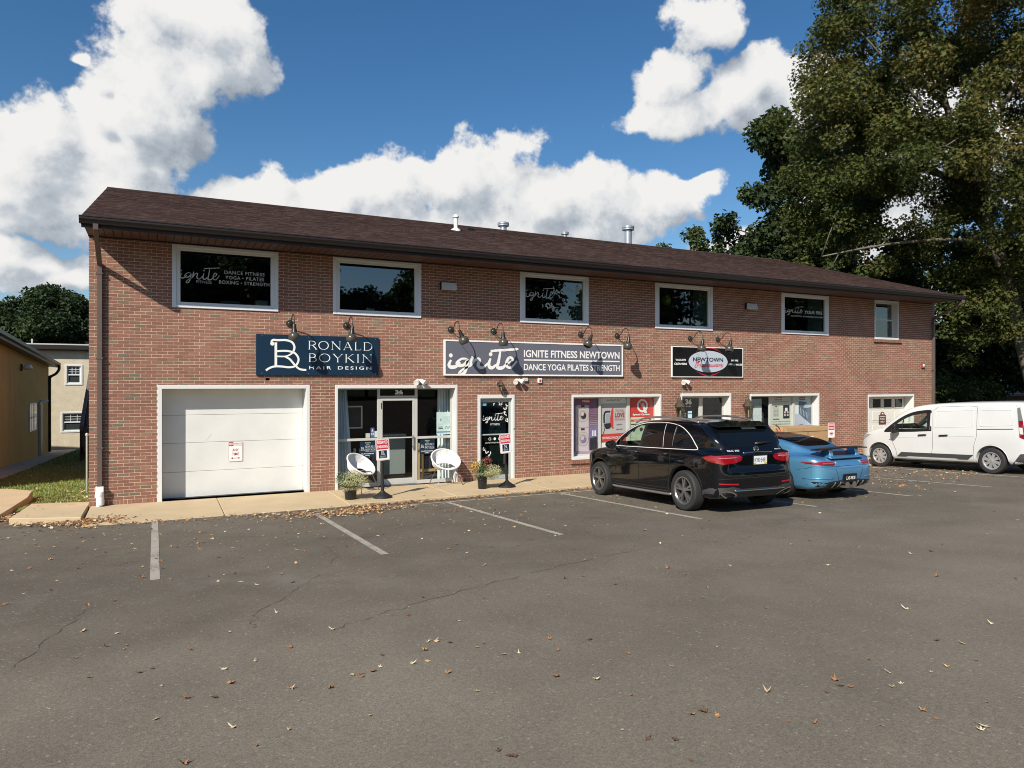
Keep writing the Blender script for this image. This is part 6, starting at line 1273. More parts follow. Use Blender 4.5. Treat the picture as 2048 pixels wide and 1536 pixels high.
def surface_net(F, lo, hi, h):
    ax = [np.arange(lo[i], hi[i]+h, h) for i in range(3)]; X, Y, Z = np.meshgrid(*ax, indexing='ij'); D = F(X, Y, Z); n = D.shape; ins = D < 0
    e = np.zeros(tuple(k-1 for k in n)); P_ = np.zeros(e.shape+(3,))
    for (a, b) in [((0,0,0),(1,0,0)),((0,1,0),(1,1,0)),((0,0,1),(1,0,1)),((0,1,1),(1,1,1)),((0,0,0),(0,1,0)),((1,0,0),(1,1,0)),((0,0,1),(0,1,1)),((1,0,1),(1,1,1)),((0,0,0),(0,0,1)),((1,0,0),(1,0,1)),((0,1,0),(0,1,1)),((1,1,0),(1,1,1))]:
        sl = lambda o: tuple(slice(o[i], n[i]-1+o[i]) for i in range(3)); da, db = D[sl(a)], D[sl(b)]; m = (da < 0) != (db < 0); t = np.where(m, da/(da-db+1e-20), 0)
        for i in range(3): P_[..., i] += np.where(m, a[i]+(b[i]-a[i])*t, 0)
        e += m
    act = e > 0; ids = np.full(e.shape, -1, dtype=np.int64); ids[act] = np.arange(act.sum()); I = np.argwhere(act); V = (I+P_[act]/e[act][:,None])*h+np.array(lo)
    faces = []
    for k in range(3):
        u, v = (k+1)%3, (k+2)%3; sl0 = [slice(1, n[i]-1) for i in range(3)]; sl1 = list(sl0); sl0[k] = slice(0, n[k]-1); sl1[k] = slice(1, n[k]); a, b = ins[tuple(sl0)], ins[tuple(sl1)]
        for m, flip in ((a&~b, False), (~a&b, True)):
            q = np.argwhere(m); o = np.zeros(3, int); o[u] = 1; o[v] = 1; q = q+o
            def gi(du, dv): c = q.copy(); c[:, u] -= du; c[:, v] -= dv; return ids[c[:,0], c[:,1], c[:,2]]
            f = np.stack([gi(1,1), gi(0,1), gi(0,0), gi(1,0)], 1); faces.append(f[:, ::-1] if flip else f)
    return V, np.concatenate(faces)
def grad(F, V, e=.004):
    G = np.stack([F(*(V+np.eye(3)[i]*e).T)-F(*(V-np.eye(3)[i]*e).T) for i in range(3)], 1); return G/(np.linalg.norm(G, axis=1)[:,None]+1e-9)
class Car:
    def __init__(s, spec, name, label, cat, loc, rot, scale, paint, group=None):
        s.spec = spec; F = car_field(spec); s.root = thing(name, label, cat, loc, rot, group); s.root.scale = (scale,)*3
        hx = spec['len']/2+.08; V, Q = surface_net(F, (-hx, -spec['hw']-.08, .08), (hx, spec['hw']+.08, spec['h']+.08), spec.get('res', .03))
        for _ in range(2): G = grad(F, V); d = F(*V.T); V = V-G*np.clip(d, -.02, .02)[:,None]
        s.V, s.Q, s.N = V, Q, grad(F, V, .008); s.bvh = BVHTree.FromPolygons([tuple(v) for v in V], [tuple(map(int, q)) for q in Q]); s.paint = paint
    def body(s, holes, liner):
        C = s.V[s.Q].mean(1); NC = s.N[s.Q].mean(1); kill = np.zeros(len(C), bool)
        for ax, poly in holes:
            a, b = {'y': (0, 2), 'x': (1, 2), 'z': (0, 1)}[ax]; inn = sd_poly(C[:,a], C[:,b], poly) < -.02
            if ax == 'y': inn &= np.abs(NC[:,1]) > .35
            if ax == 'x': inn &= NC[:,0] > .25
            kill |= inn
        Q = s.Q[~kill]; me = bpy.data.meshes.new('body'); me.from_pydata(s.V, [], Q); me.materials.append(s.paint); me.shade_smooth(); me.normals_split_custom_set_from_vertices([tuple(n) for n in s.N]); s.bo = link('body', me, s.root); return s.bo
    def hit(s, o, d):
        r = s.bvh.ray_cast(Vector(o), Vector(d)); return (r[0], r[1]) if r[0] is not None else (None, None)
    def on(s, u, v, view, off):
        """point of the body seen in a view ('L','R','B' back,'F' front,'T' top, or (dir, uaxis)) at plane coordinates u, v"""
        if view == 'L': o, d = (u, 3, v), (0,-1,0)
        elif view == 'R': o, d = (u, -3, v), (0,1,0)
        elif view == 'B': o, d = (-5, u, v), (1,0,0)
        elif view == 'F': o, d = (5, u, v), (-1,0,0)
        elif view == 'T': o, d = (u, v, 4), (0,0,-1)
        else:
            dd, ua = Vector(view[0]).normalized(), Vector(view[1]).normalized(); va = Vector(view[2]).normalized() if len(view) > 2 else Vector((0,0,1)); o = -dd*5+ua*u+va*v; d = dd
        p, n = s.hit(o, d)
        if p is None:
            q = s.bvh.find_nearest(Vector(o)+Vector(d)*2.2); p, n = q[0], q[1]
        if n.dot(Vector(d)) > 0: n = -n
        return p+n*off
    def patch(s, name, poly, view, mat, off=.004, step=.05, parent=None, thick=0., edge=.012):
        """a panel that follows the body inside the outline"""
        poly = [tuple(p) for p in poly]; poly = [p for i, p in enumerate(poly) if (Vector(p)-Vector(poly[i-1])).length > 1e-4]; xs = [p[0] for p in poly]; ys = [p[1] for p in poly]; pts = []; n = len(poly)
        for i in range(n):
            a, b = Vector(poly[i]), Vector(poly[(i+1)%n]); k = max(1, int((b-a).length/step))
            for j in range(k): pts.append(tuple(a+(b-a)*j/k))
        nb = len(pts); x = min(xs)+step*.5
        while x < max(xs):
            y = min(ys)+step*.5
            while y < max(ys):
                if inside((x,y), poly) and edge_dist((x,y), poly) > step*.45: pts.append((x,y))
                y += step
            x += step
        r = delaunay_2d_cdt([Vector(p) for p in pts], [], [list(range(nb))], 1, 1e-6)
        V = [s.on(p[0], p[1], view, off) for p in r[0]]; Fc = [tuple(f) for f in r[2]]; mb = MB(); mb.add(V, Fc)
        # rim back to the body so the panel has an edge
        B = [s.on(p[0], p[1], view, off) for p in pts[:nb]]; C = [s.on(p[0], p[1], view, -edge) for p in pts[:nb]]
        mb.add(B+C, [(i, (i+1)%nb, nb+(i+1)%nb, nb+i) for i in range(nb)])
        return mb.build(name, mat, parent or s.root, smooth=.6)
    def band(s, name, line, w, view, mat, off=.003, closed=True, parent=None):
        line = [Vector(p) for p in line]; n = len(line); V = []
        for i in range(n):
            a = line[(i-1)%n] if closed or i else line[0]; b = line[(i+1)%n] if closed or i < n-1 else line[-1]; t = (b-a).normalized(); nn = Vector((-t.y, t.x))*w/2
            for q in (line[i]+nn, line[i]-nn): V.append(s.on(q.x, q.y, view, off))
        k = n if closed else n-1
        return MB().add(V, [(2*i, 2*i+1, (2*i+3)%(2*n), (2*i+2)%(2*n)) for i in range(k)]).build(name, mat, parent or s.root, smooth=.8)
    def line(s, name, pts, r, view, mat, off=0., closed=False, parent=None, step=.04):
        out = []; pts = [Vector(p) for p in pts]+([Vector(pts[0])] if closed else [])
        for a, b in zip(pts, pts[1:]):
            k = max(1, int((b-a).length/step))
            for j in range(k): q = a+(b-a)*j/k; out.append(s.on(q.x, q.y, view, off))
        out.append(s.on(pts[-1].x, pts[-1].y, view, off)); return MB().tube(out, r, 6).build(name, mat, parent or s.root, smooth=2)
    def wheel(s, x, y, R_, w, rim):
        sd = 1 if y > 0 else -1; W_ = part_empty('wheel', s.root); W_.location = (x, y, R_); W_.rotation_euler = (0, 0, 0 if sd > 0 else math.pi)
        rr_ = rim['r']; MB().lathe([(rr_,-w*.45),(rr_+.015,-w*.5),(R_*.93,-w*.5),(R_*.985,-w*.40),(R_,-w*.28),(R_,w*.28),(R_*.985,w*.40),(R_*.93,w*.5),(rr_+.02,w*.5),(rr_,w*.44),(rr_,-w*.45)], (0,0,0), 'y', 48, caps=False).build('tyre', P('tyre_rubber', (.022,.022,.022), .75, bump=(40,.25,.004)), W_, smooth=.5)
        mt = rim['mat']; mb = MB(); mb.lathe([(rr_+.004,w*.47),(rr_-.015,w*.48),(rr_-.028,w*.40),(rr_-.035,-w*.35)], (0,0,0), 'y', 48, caps=False)
        n = rim['n']; yo = w*.36
        for k in range(n):
            for dq in rim['pair']:
                a = 2*math.pi*k/n+.3; a1 = a+dq; r0, r1 = .045, rr_-.02; w0, w1 = rim['w']
                p0 = Vector((r0*math.cos(a+dq*.4), 0, r0*math.sin(a+dq*.4))); p1 = Vector((r1*math.cos(a1), 0, r1*math.sin(a1))); t = (p1-p0).normalized(); nn = Vector((-t.z, 0, t.x)); V = []
                for p, ww, dy in ((p0, w0, .012), (p0*.45+p1*.55, (w0+w1)*.5, .004), (p1, w1, .0)):
                    for sg in (-1, 1): V += [p+nn*sg*ww/2+Vector((0,yo+dy,0)), p+nn*sg*ww/2*1.1+Vector((0,yo-.035,0))]
                F_ = []
                for i in (0, 4): F_ += [(i, i+2, i+6, i+4), (i, i+4, i+5, i+1), (i+2, i+3, i+7, i+6)]
                mb.add(V, F_)
        mb.lathe([(0,yo+.022),(.03,yo+.02),(.055,yo+.008),(.06,yo-.03)], (0,0,0), 'y', 20)
        mb.build('rim', mt, W_, smooth=.5)
        MB().lathe([(rr_-.03,.0),(.0,.005)], (0,0,0), 'y', 32).build('brake_disc', P('dark_brake', rim.get('back', (.02,.02,.02)), .6), W_)
        for k in range(5):
            a = 2*math.pi*k/5; 
        return W_
    def seats(s, fx, rx, zb, wd=.37, seat_h=.55, col=None):
        m = col or P('black_seat', (.022,.022,.024), .7)
        for y in (wd, -wd):
            mb = MB(); mb.box(fx-.02,fx+.50,y-.24,y+.24,zb,zb+.16); mb.prism([(fx-.04,zb+.10),(fx+.10,zb+.10),(fx-.12,zb+.72),(fx-.24,zb+.70)], 'y', y-.23, y+.23); mb.prism([(fx-.16,zb+.76),(fx-.07,zb+.76),(fx-.10,zb+.97),(fx-.20,zb+.96)], 'y', y-.13, y+.13); mb.tube([(fx-.15,y,zb+.68),(fx-.13,y,zb+.8)], .012, 5); mb.build('seat', m, s.root, bevel=.03)
        if rx is not None:
            mb = MB(); mb.box(rx,rx+.45,-.6,.6,zb,zb+.15); mb.prism([(rx-.02,zb+.1),(rx+.1,zb+.1),(rx-.1,zb+.68),(rx-.2,zb+.66)], 'y', -.6, .6); mb.build('rear_seat', m, s.root, bevel=.03)
    def steering(s, x, y, z):
        c = Vector((x,y,z)); mb = MB(); ua = Vector((.35,0,.94)).normalized(); va = Vector((0,1,0)); mb.tube([c+(ua*math.cos(q)+va*math.sin(q))*.185 for q in [2*math.pi*i/24 for i in range(25)]], .016, 6, caps=False); mb.tube([c+va*.17, c, c-va*.17], .02, 6); mb.tube([c, c+Vector((.35,0,-.18))], .03, 6); mb.build('steering_wheel', M_BLACK, s.root, smooth=2)
M_PLAS = P('dark_grey_cladding', (.045,.046,.048), .6, noise=(30,.08)); M_CHR = P('chrome', (.75,.75,.76), .12, 1.0); M_PRIV = P('privacy_glass', (.004,.005,.006), .02, spec=.6); M_CARGL = glass('car_side_glass', (.80,.88,.84), 1.5); M_RED = P('tail_lamp_red', (.24,.004,.010), .08, coat=1., spec=.5); M_REDB = P('tail_lamp_bright', (.50,.14,.12), .15, coat=1.); M_SEAM = P('panel_gap', (.004,.004,.004), .9); M_RIM = P('machined_alloy', (.55,.55,.55), .25, .85); M_PLATE = P('licence_plate_white', (.70,.72,.74), .4)
def plate(car, x, y, z, w, h, tilt, base, ink, txt, extra=None):
    pl = MB().box(-.006,0,-w/2,w/2,-h/2,h/2).build('licence_plate', base, car.root, bevel=.002); pl.location = (x,y,z); pl.rotation_euler = (0,tilt,0)
    M = Matrix.Rotation(rad(-90), 4, 'Z'); mb = MB(); text(mb, txt, -w*.42, w*.42, -h*.22, h*.24, -.0075, 0, .015, 1, M); mb.build('plate_lettering', ink, pl)
    if extra: extra(pl, M)
    mb = MB(); frame_rect(mb, -w/2-.01, w/2+.01, -h/2-.01, h/2+.01, .014, .014, -.010, .002); mb.v = [tuple(M @ Vector(v)) for v in mb.v]; mb.build('plate_frame', M_BLACK, pl)
def suv():
    spec = dict(len=4.66, hw=.95, h=1.65, wz=.355, inner=.58, arches=[(-1.385,.425),(1.485,.415)],
        side=[(-2.16,.27),(-2.29,.40),(-2.335,.58),(-2.32,.72),(-2.27,.78),(-2.25,.92),(-2.21,1.07),(-1.5,1.10),(0,1.065),(1.1,1.05),(1.5,1.01),(1.95,.93),(2.20,.82),(2.31,.66),(2.33,.44),(2.22,.27),(1.9,.21),(-1.9,.22)],
        plan=[(-2.335,0),(-2.335,.40),(-2.28,.68),(-2.15,.84),(-1.85,.92),(-1.385,.945),(-.7,.93),(.6,.93),(1.485,.945),(1.85,.91),(2.12,.80),(2.27,.58),(2.33,.25),(2.33,0)],
        front=[(.62,.20),(.86,.24),(.915,.36),(.925,.50),(.935,.66),(.948,.82),(.94,.93),(.90,1.02),(.80,1.10),(.3,1.16)],
        gh=dict(k=.07, side=[(-2.24,.98),(-2.20,1.10),(-2.02,1.30),(-1.79,1.49),(-1.70,1.53),(-1.2,1.597),(-.4,1.64),(.0,1.63),(.42,1.54),(.85,1.31),(1.30,1.02),(1.2,.88),(-2.2,.88)],
            plan=[(-2.26,0),(-2.24,.42),(-2.12,.68),(-1.8,.80),(-1.0,.87),(0,.875),(.8,.84),(1.25,.74),(1.35,.4),(1.36,0)], front=[(.89,.86),(.875,1.02),(.79,1.28),(.715,1.46),(.63,1.57),(.48,1.62),(.0,1.645)]))
    BK = P('black_car_paint', (.003,.0035,.005), .08, spec=.25, coat=.6)
    yaw = 2.4; c = Car(spec, 'parked_suv', 'black SUV parked nose-in on the left, its tail lights and plate facing out', 'car', (9.62, -4.98, ZG(-4.98)), (0, rad(2.52), rad(90-yaw)), 1.025, BK, 'vehicles parked outside the shops')
    DLO = smooth_line([(1.06,1.075),(.78,1.27),(.42,1.455),(.05,1.535),(-.55,1.545),(-1.06,1.485),(-1.42,1.33),(-1.63,1.14),(-1.67,1.085)], 4); D = [tuple(p) for p in DLO]
    def clip(x0, x1):   # piece of the side glass between two stations
        top = [p for p in D if x0 <= p[0] <= x1]
        def zt(x):
            for a, b in zip(D, D[1:]):
                if min(a[0],b[0]) <= x <= max(a[0],b[0]) and abs(a[0]-b[0]) > 1e-9: return a[1]+(b[1]-a[1])*(x-a[0])/(b[0]-a[0])
            return 1.08
        return [(x1, zt(x1))]+top+[(x0, zt(x0)), (x0, 1.085), (x1, 1.085)] if x1 < 1.05 else top+[(x0, zt(x0)), (x0, 1.085)]
    fw = clip(.05, 1.06); rw = clip(-.93, -.02); qw = clip(-1.63, -1.0); ws = [(.60,1.12),(.56,1.36),(.5,1.5),(-.5,1.5),(-.56,1.36),(-.60,1.12)]
    bo = c.body([('y', fw), ('x', ws)], None)
    for v in ('L', 'R'):
        c.patch('side_window', fw, v, M_CARGL, .003, .08); c.band('window_seal', fw, .035, v, M_BLACK, .005); c.patch('side_window', rw, v, M_PRIV, .003, .08); c.patch('quarter_window', qw, v, M_PRIV, .003, .07)
        c.patch('pillar_trim', [(.05,1.09),(.05,1.53),(-.02,1.535),(-.02,1.09)], v, M_BLACK, .004, .06); c.line('window_divider', [(-.70,1.09),(-.60,1.53)], .0035, v, P('bright_window_trim', (.62,.62,.62)), .004); c.line('window_divider', [(-.97,1.09),(-.955,1.51)], .016, v, M_BLACK, .004)
        c.line('window_trim', D+[(-1.60,1.075),(1.06,1.065)], .0085, v, P('bright_window_trim', (.42,.42,.42), .25, .6), .007, True)
        c.line('door_seam', [(.03,1.06),(.02,.80),(.05,.36)], .0045, v, M_SEAM, .001); c.line('door_seam', [(1.02,1.05),(1.0,.75),(.97,.45),(.88,.36)], .0045, v, M_SEAM, .001); c.line('door_seam', [(-.96,1.06),(-1.00,.86),(-.93,.62),(-.82,.40)], .0045, v, M_SEAM, .001); c.line('sill_seam', [(.95,.345),(-.85,.345)], .004, v, M_SEAM, .001)
        c.line('shoulder_crease', [(1.6,.90),(.6,.945),(-.6,.965),(-1.7,.955)], .005, v, BK, .0)
        for hx in (.22, -.72): c.line('door_handle', [(hx,.955),(hx-.20,.965)], .016, v, BK, .018); c.line('handle_trim', [(hx-.12,.972),(hx-.20,.975)], .008, v, M_CHR, .030)
        for ax, ra in ((-1.385,.425),(1.485,.415)):
            arc = [(ax+(ra+.022)*math.cos(rad(a)), .355+(ra+.022)*math.sin(rad(a))) for a in range(-14, 195, 9)]; c.band('wheel_arch', arc, .062, v, M_PLAS, .008, False)
        c.patch('sill_cladding', [(1.06,.30),(-.97,.30),(-.97,.235),(1.06,.235)], v, M_PLAS, .006, .1)
        c.line('side_step', [(1.02,.27),(.9,.265),(-.85,.265),(-.95,.27)], .026, v, P('satin_step', (.42,.42,.42), .3, .8), .03)
        c.patch('rear_quarter_cladding', [(-1.80,.235),(-2.16,.29),(-2.20,.43),(-2.02,.45),(-1.86,.40)], v, M_PLAS, .005, .08)
        sy = 1 if v == 'L' else -1; sg = sy
        MB().tube(smooth_line([(.36,sg*.70,1.545),(.10,sg*.68,1.635),(-.6,sg*.665,1.655),(-1.2,sg*.64,1.612),(-1.48,sg*.62,1.555)], 5), .019, 8).build('roof_rail', P('satin_rail', (.50,.50,.51), .28, .85), c.root, smooth=2)
        MB().ball((.88,sg*1.01,1.10), .085, .115, .078, 14).build('wing_mirror', BK, c.root, smooth=2); MB().tube([(.90,sg*.86,1.05),(.88,sg*.97,1.06)], .025, 6).build('mirror_stalk', M_BLACK, c.root); MB().lathe([(0,0),(.09,.002)], (0,0,0), 'x', 16).build('mirror_glass', P('mirror_glass', (.30,.38,.40), .03, .9), c.root).matrix_local = Matrix.Translation((.805,sg*1.01,1.10)) @ Matrix.Rotation(math.pi, 4, 'Z')
        MB().lathe([(.092,0),(.075,.02)], (0,0,0), 'x', 16).build('mirror_rim', M_BLACK, c.root).matrix_local = Matrix.Translation((.80,sg*1.01,1.10))
    # tail
    def V(sg): d = Vector((.80,-sg*.60,0)); return (d, Vector((-d.y, d.x, 0)))   # seen from the rear corner
    c.patch('rear_window', [(.66,1.19),(.60,1.32),(.52,1.455),(.42,1.47),(-.42,1.47),(-.52,1.455),(-.60,1.32),(-.66,1.19),(-.54,1.125),(.54,1.125)], 'B', M_PRIV, .004, .07)
    c.line('rear_window_trim', [(.655,1.17),(.615,1.32),(.535,1.485)], .007, 'B', BK, .004); c.line('rear_window_trim', [(-.655,1.17),(-.615,1.32),(-.535,1.485)], .007, 'B', BK, .004)
    c.patch('window_sticker', [(-.02,1.425),(-.34,1.425),(-.32,1.452),(.0,1.452)], 'B', M_SIGNW, .006, .06)
    MB().prism([(-1.66,1.525),(-1.90,1.465),(-1.94,1.48),(-1.68,1.565)], 'y', -.60, .60).build('roof_spoiler', BK, c.root, bevel=.012)
    for sg in (1, -1):
        L_ = V(sg); S = sg
        lamp = [(2.00*0+q, z) for q, z in ()]
        pl = [(.82,.93),(.80,.995),(.60,1.01),(.40,.995),(.34,.96),(.38,.90),(.52,.865),(.74,.85),(.81,.87)]
        tl = c.patch('tail_light', [(S*a, b) for a, b in pl] if S > 0 else [(S*a, b) for a, b in pl][::-1], 'B', M_RED, .008, .05)
        c.patch('tail_light', [(-1.86,.965),(-2.04,.895),(-2.19,.86),(-2.215,.90),(-2.215,.985),(-2.05,1.0)], 'L' if sg > 0 else 'R', M_RED, .008, .05)
        c.line('lamp_bar', [(S*.46,.955),(S*.80,.95)], .010, 'B', M_REDB, .012, False, tl); c.line('lamp_seam', [(S*.635,1.01),(S*.63,.86)], .004, 'B', M_SEAM, .010, False, tl)
        c.patch('reflector', [(S*.48,.50),(S*.80,.515),(S*.80,.535),(S*.48,.525)] if S > 0 else [(S*.48,.525),(S*.80,.535),(S*.80,.515),(S*.48,.50)], 'B', P('red_reflector', (.34,.01,.025), .2), .006, .05)
        # exhaust surround
        e = [(S*(.62+.155*math.cos(q)), .335+.052*math.sin(q)+.035*math.cos(q)) for q in [2*math.pi*i/18 for i in range(18)]]
        c.band('exhaust_trim', e, .020, 'B', M_CHR, .012); c.patch('exhaust_outlet', e if S > 0 else e[::-1], 'B', M_SEAM, .006, .05)
    c.patch('lower_bumper', [(-.86,.45),(-.74,.46),(-.58,.47),(-.40,.43),(.40,.43),(.58,.47),(.74,.46),(.86,.45),(.86,.27),(.5,.27),(-.5,.27),(-.86,.27)], 'B', M_PLAS, .005, .06); c.line('bumper_strip', [(-.55,.405),(.55,.405)], .012, 'B', M_CHR, .010)
    c.line('tailgate_seam', [(.66,1.12),(.69,.98),(.64,.84),(.66,.76),(.60,.655),(-.60,.655),(-.66,.76),(-.64,.84),(-.69,.98),(-.66,1.12)], .005, 'B', M_SEAM, .001); c.line('bumper_ledge', [(-.80,.60),(-.5,.61),(.5,.61),(.80,.60)], .010, 'B', M_SEAM, .0)
    c.line('chrome_strip', [(-.32,1.025),(0,1.035),(.32,1.025)], .011, 'B', M_CHR, .012)
    p = c.on(-.02, .90, 'B', .02); plate(c, p.x-.004, -.02, .905, .305, .155, rad(-4), M_PLATE, P('plate_blue_ink', (.03,.04,.12), .5), 'KYK·3451', lambda pl, M: (MB().box(-.0068,-.0062,-.15,-.09,-.075,-.045).build('plate_tab', P('plate_yellow', (.55,.42,.03), .5), pl), MB().box(-.0068,-.0062,.09,.15,-.075,-.045).build('plate_tab', P('plate_yellow', (.55,.42,.03)), pl)))
    # badge, model letters, wiper
    q = c.on(0, 1.085, 'B', .008); mb = MB(); n = 24; mb.tube([q+Vector((-.004, .050*math.cos(2*math.pi*i/n), .050*math.sin(2*math.pi*i/n))) for i in range(n+1)], .006, 6, caps=False)
    for k in range(3): a = rad(90+120*k); mb.tube([q+Vector((-.004,0,0)), q+Vector((-.004,.048*math.cos(a),.048*math.sin(a)))], [.008,.004], 5)
    mb.build('badge', M_CHR, c.root, smooth=2)
    def letters(s_, y0, y1, z0, z1):
        v, f = text_geo(s_, .02, 1.1); MB().add([c.on(y0+(y1-y0)*a, z0+(z1-z0)*b, 'B', .008) for a, b in v], f).build('model_lettering', P('silver_letters', (.7,.7,.7), .4, .2), c.root)
    letters('GLC 300', .60, .37, 1.055, 1.085); letters('4MATIC', -.42, -.60, 1.06, 1.08)
    a = c.on(-.02, 1.165, 'B', .02); b = c.on(-.42, 1.19, 'B', .015); MB().tube([a, (a+b)*.5+Vector((-.02,0,.005)), b], [.028,.02,.010], 6).build('wiper', M_BLACK, c.root, smooth=2)
    c.line('fuel_flap', [(-1.72+.085*math.cos(2*math.pi*i/16), .86+.085*math.sin(2*math.pi*i/16)) for i in range(16)], .003, 'R', M_SEAM, 0, True); c.line('fuel_flap', [(-1.98+.08*math.cos(2*math.pi*i/16), .74+.08*math.sin(2*math.pi*i/16)) for i in range(16)], .003, 'L', M_SEAM, 0, True)
    c.line('antenna_fin', [(-1.45,0),(-1.6,0)], .02, 'T', BK, .015)
    MB().box(-1.7,1.2,-.75,.75,.30,.36).build('cabin_floor', M_BLACK, c.root); MB().prism([(.75,.6),(1.25,.6),(1.28,1.02),(1.0,1.06),(.78,1.0)], 'y', -.72, .72).build('dashboard', M_BLACK, c.root, bevel=.02); c.seats(-.05, -1.05, .50); c.steering(.55, .37, .98)
    rim = dict(r=.245, n=5, pair=(-.17,.17), w=(.030,.034), mat=P('grey_alloy', (.32,.32,.32), .28, .85), back=(.015,.015,.015))
    for x in (-1.385, 1.485):
        for y in (.835, -.835): c.wheel(x, y, .355, .235, rim)
    MB().box(-1.2,1.3,-.55,.55,.18,.30).build('underbody', M_BLACK, c.root)
    for sg in (1,-1): c.patch('headlight', [(2.28*0+sg*.52,.78),(sg*.82,.82),(sg*.80,.72),(sg*.55,.70)][::(1 if sg > 0 else -1)], 'F', P('headlamp', (.5,.52,.55), .05), .005, .06)
    c.patch('windscreen', ws, 'F', M_CARGL, .003, .08); c.band('windscreen_seal', ws, .05, 'F', M_BLACK, .005)
suv()
def sports():
    spec = dict(len=4.52, hw=.935, h=1.32, wz=.345, inner=.55, res=.028, arches=[(-1.23,.375),(1.22,.365)],
        side=[(-2.02,.22),(-2.18,.30),(-2.23,.42),(-2.26,.56),(-2.22,.69),(-2.12,.79),(-1.95,.87),(-1.6,.93),(-1.0,.91),(0,.86),(.8,.85),(1.3,.81),(1.75,.72),(2.1,.58),(2.25,.42),(2.2,.24),(1.9,.16),(-1.75,.17)],
        plan=[(-2.26,0),(-2.25,.42),(-2.17,.68),(-2.0,.82),(-1.7,.90),(-1.23,.93),(-.75,.895),(-.2,.86),(.6,.865),(1.22,.895),(1.7,.83),(2.02,.66),(2.2,.42),(2.26,.15),(2.26,0)],
        front=[(.60,.15),(.84,.20),(.895,.36),(.93,.56),(.915,.70),(.85,.82),(.70,.90),(0,.95)],
        gh=dict(k=.13, side=[(-1.98,.84),(-1.55,1.01),(-1.05,1.165),(-.45,1.285),(-.05,1.315),(.32,1.28),(.72,1.10),(1.22,.82),(1.0,.72),(-1.9,.72)], plan=[(-2.0,0),(-1.95,.40),(-1.45,.60),(-.75,.72),(0,.765),(.7,.73),(1.15,.58),(1.25,0)], front=[(.80,.72),(.76,.86),(.65,1.06),(.54,1.20),(.40,1.28),(0,1.32)]))
    BL = bpy.data.materials.new('blue_metallic_paint'); BL.use_nodes = True; t = BL.node_tree; b = t.nodes['Principled BSDF']; lw = nd(t, 'ShaderNodeLayerWeight'); lw.inputs['Blend'].default_value = .35; cr = nd(t, 'ShaderNodeValToRGB'); t.links.new(lw.outputs['Facing'], cr.inputs[0]); cr.color_ramp.elements[0].color = (.13,.36,.55,1); cr.color_ramp.elements[1].color = (.05,.20,.56,1); t.links.new(cr.outputs[0], b.inputs['Base Color']); b.inputs['Metallic'].default_value = .55; b.inputs['Roughness'].default_value = .30; b.inputs['Coat Weight'].default_value = 1; b.inputs['Coat Roughness'].default_value = .04
    c = Car(spec, 'parked_sports_car', 'metallic blue sports car with a raised black rear wing parked behind the SUV', 'car', (12.30, -4.72, ZG(-4.72)), (0, rad(2.52), rad(90)), 1.01, BL, 'vehicles parked outside the shops')
    c.body([], None)
    top = ((.5,0,-.87), (0,1,0), (.87,0,.5))
    rwp = [(-.50,-.45*0+q) for q in ()]
    c.patch('rear_window', [(-.44,-.62),(-.54,-.10),(-.50,.16),(.50,.16),(.54,-.10),(.44,-.62),(.30,-.68),(-.30,-.68)], ((.55,0,-.835),(0,1,0),(.835,0,.55)), M_PRIV, .004, .07)
    c.patch('roof_panel', [(-.55,-.50),(-.50,-.58),(.48,.0),(.48,.0)][:0] or [(-.62,-.46),(-.62,.46),(.30,.50),(.30,-.50)], 'T', P('black_roof_glass', (.012,.011,.010), .3, spec=.4), .004, .08)
    for v in ('L','R'):
        sw = [tuple(p) for p in smooth_line([(.90,.92),(.58,1.09),(.20,1.205),(-.25,1.215),(-.75,1.12),(-1.12,.985),(-1.16,.95)], 4)]+[(-.9,.915),(.2,.905)]
        c.patch('side_window', sw, v, M_PRIV, .004, .07); c.line('door_seam', [(.85,.88),(.86,.6),(.80,.34)], .004, v, M_SEAM, .001); c.line('door_seam', [(-.42,.9),(-.46,.6),(-.36,.34)], .004, v, M_SEAM, .001); sg = 1 if v == 'L' else -1
        MB().ball((.62,sg*.93,.95), .07, .10, .06, 12).build('wing_mirror', BL, c.root, smooth=2); MB().tube([(.62,sg*.80,.90),(.62,sg*.9,.93)], .02, 6).build('mirror_stalk', M_BLACK, c.root)
        S = sg; o = 1 if S > 0 else -1
        tl = c.patch('tail_light', [(S*a, q) for a, q in [(.36,.705),(.40,.735),(.62,.75),(.86,.745),(.84,.715),(.62,.675),(.44,.67)]][::o], 'B', M_RED, .008, .045)
        c.patch('tail_light', [(-2.18,.745),(-1.96,.742),(-2.05,.705),(-2.18,.69)], v, M_RED, .008, .04)
        c.line('lamp_bar', [(S*.40,.708),(S*.66,.712)], .012, 'B', P('lamp_grey_bar', (.16,.13,.13), .2), .010, False, tl); c.patch('lamp_corner', [(S*.31,.745),(S*.355,.74),(S*.40,.69),(S*.345,.70)][::-o], 'B', P('pale_lamp_corner', (.55,.68,.62), .3, .5), .006, .04, tl)
        c.patch('bumper_vent', [(S*a, q) for a, q in [(.56,.345),(.80,.375),(.84,.315),(.76,.27),(.62,.28)]][::-o], 'B', M_SEAM, .004, .05)
        c.line('bumper_crease', [(S*.45,.435),(S*.86,.43)], .010, 'B', BL, .004)
    c.line('bumper_seam', [(-.88,.60),(-.80,.66),(-.33,.655),(0,.66),(.33,.655),(.80,.66),(.88,.60)], .004, 'B', M_SEAM, .001); c.line('plate_shelf_seam', [(-.38,.60),(-.30,.385),(.30,.385),(.38,.60)], .004, 'B', M_SEAM, .0)
    c.patch('diffuser', [(-.56,.36),(-.44,.375),(.44,.375),(.56,.36),(.60,.22),(-.60,.22)], 'B', P('dark_diffuser', (.03,.03,.03), .5), .008, .06)
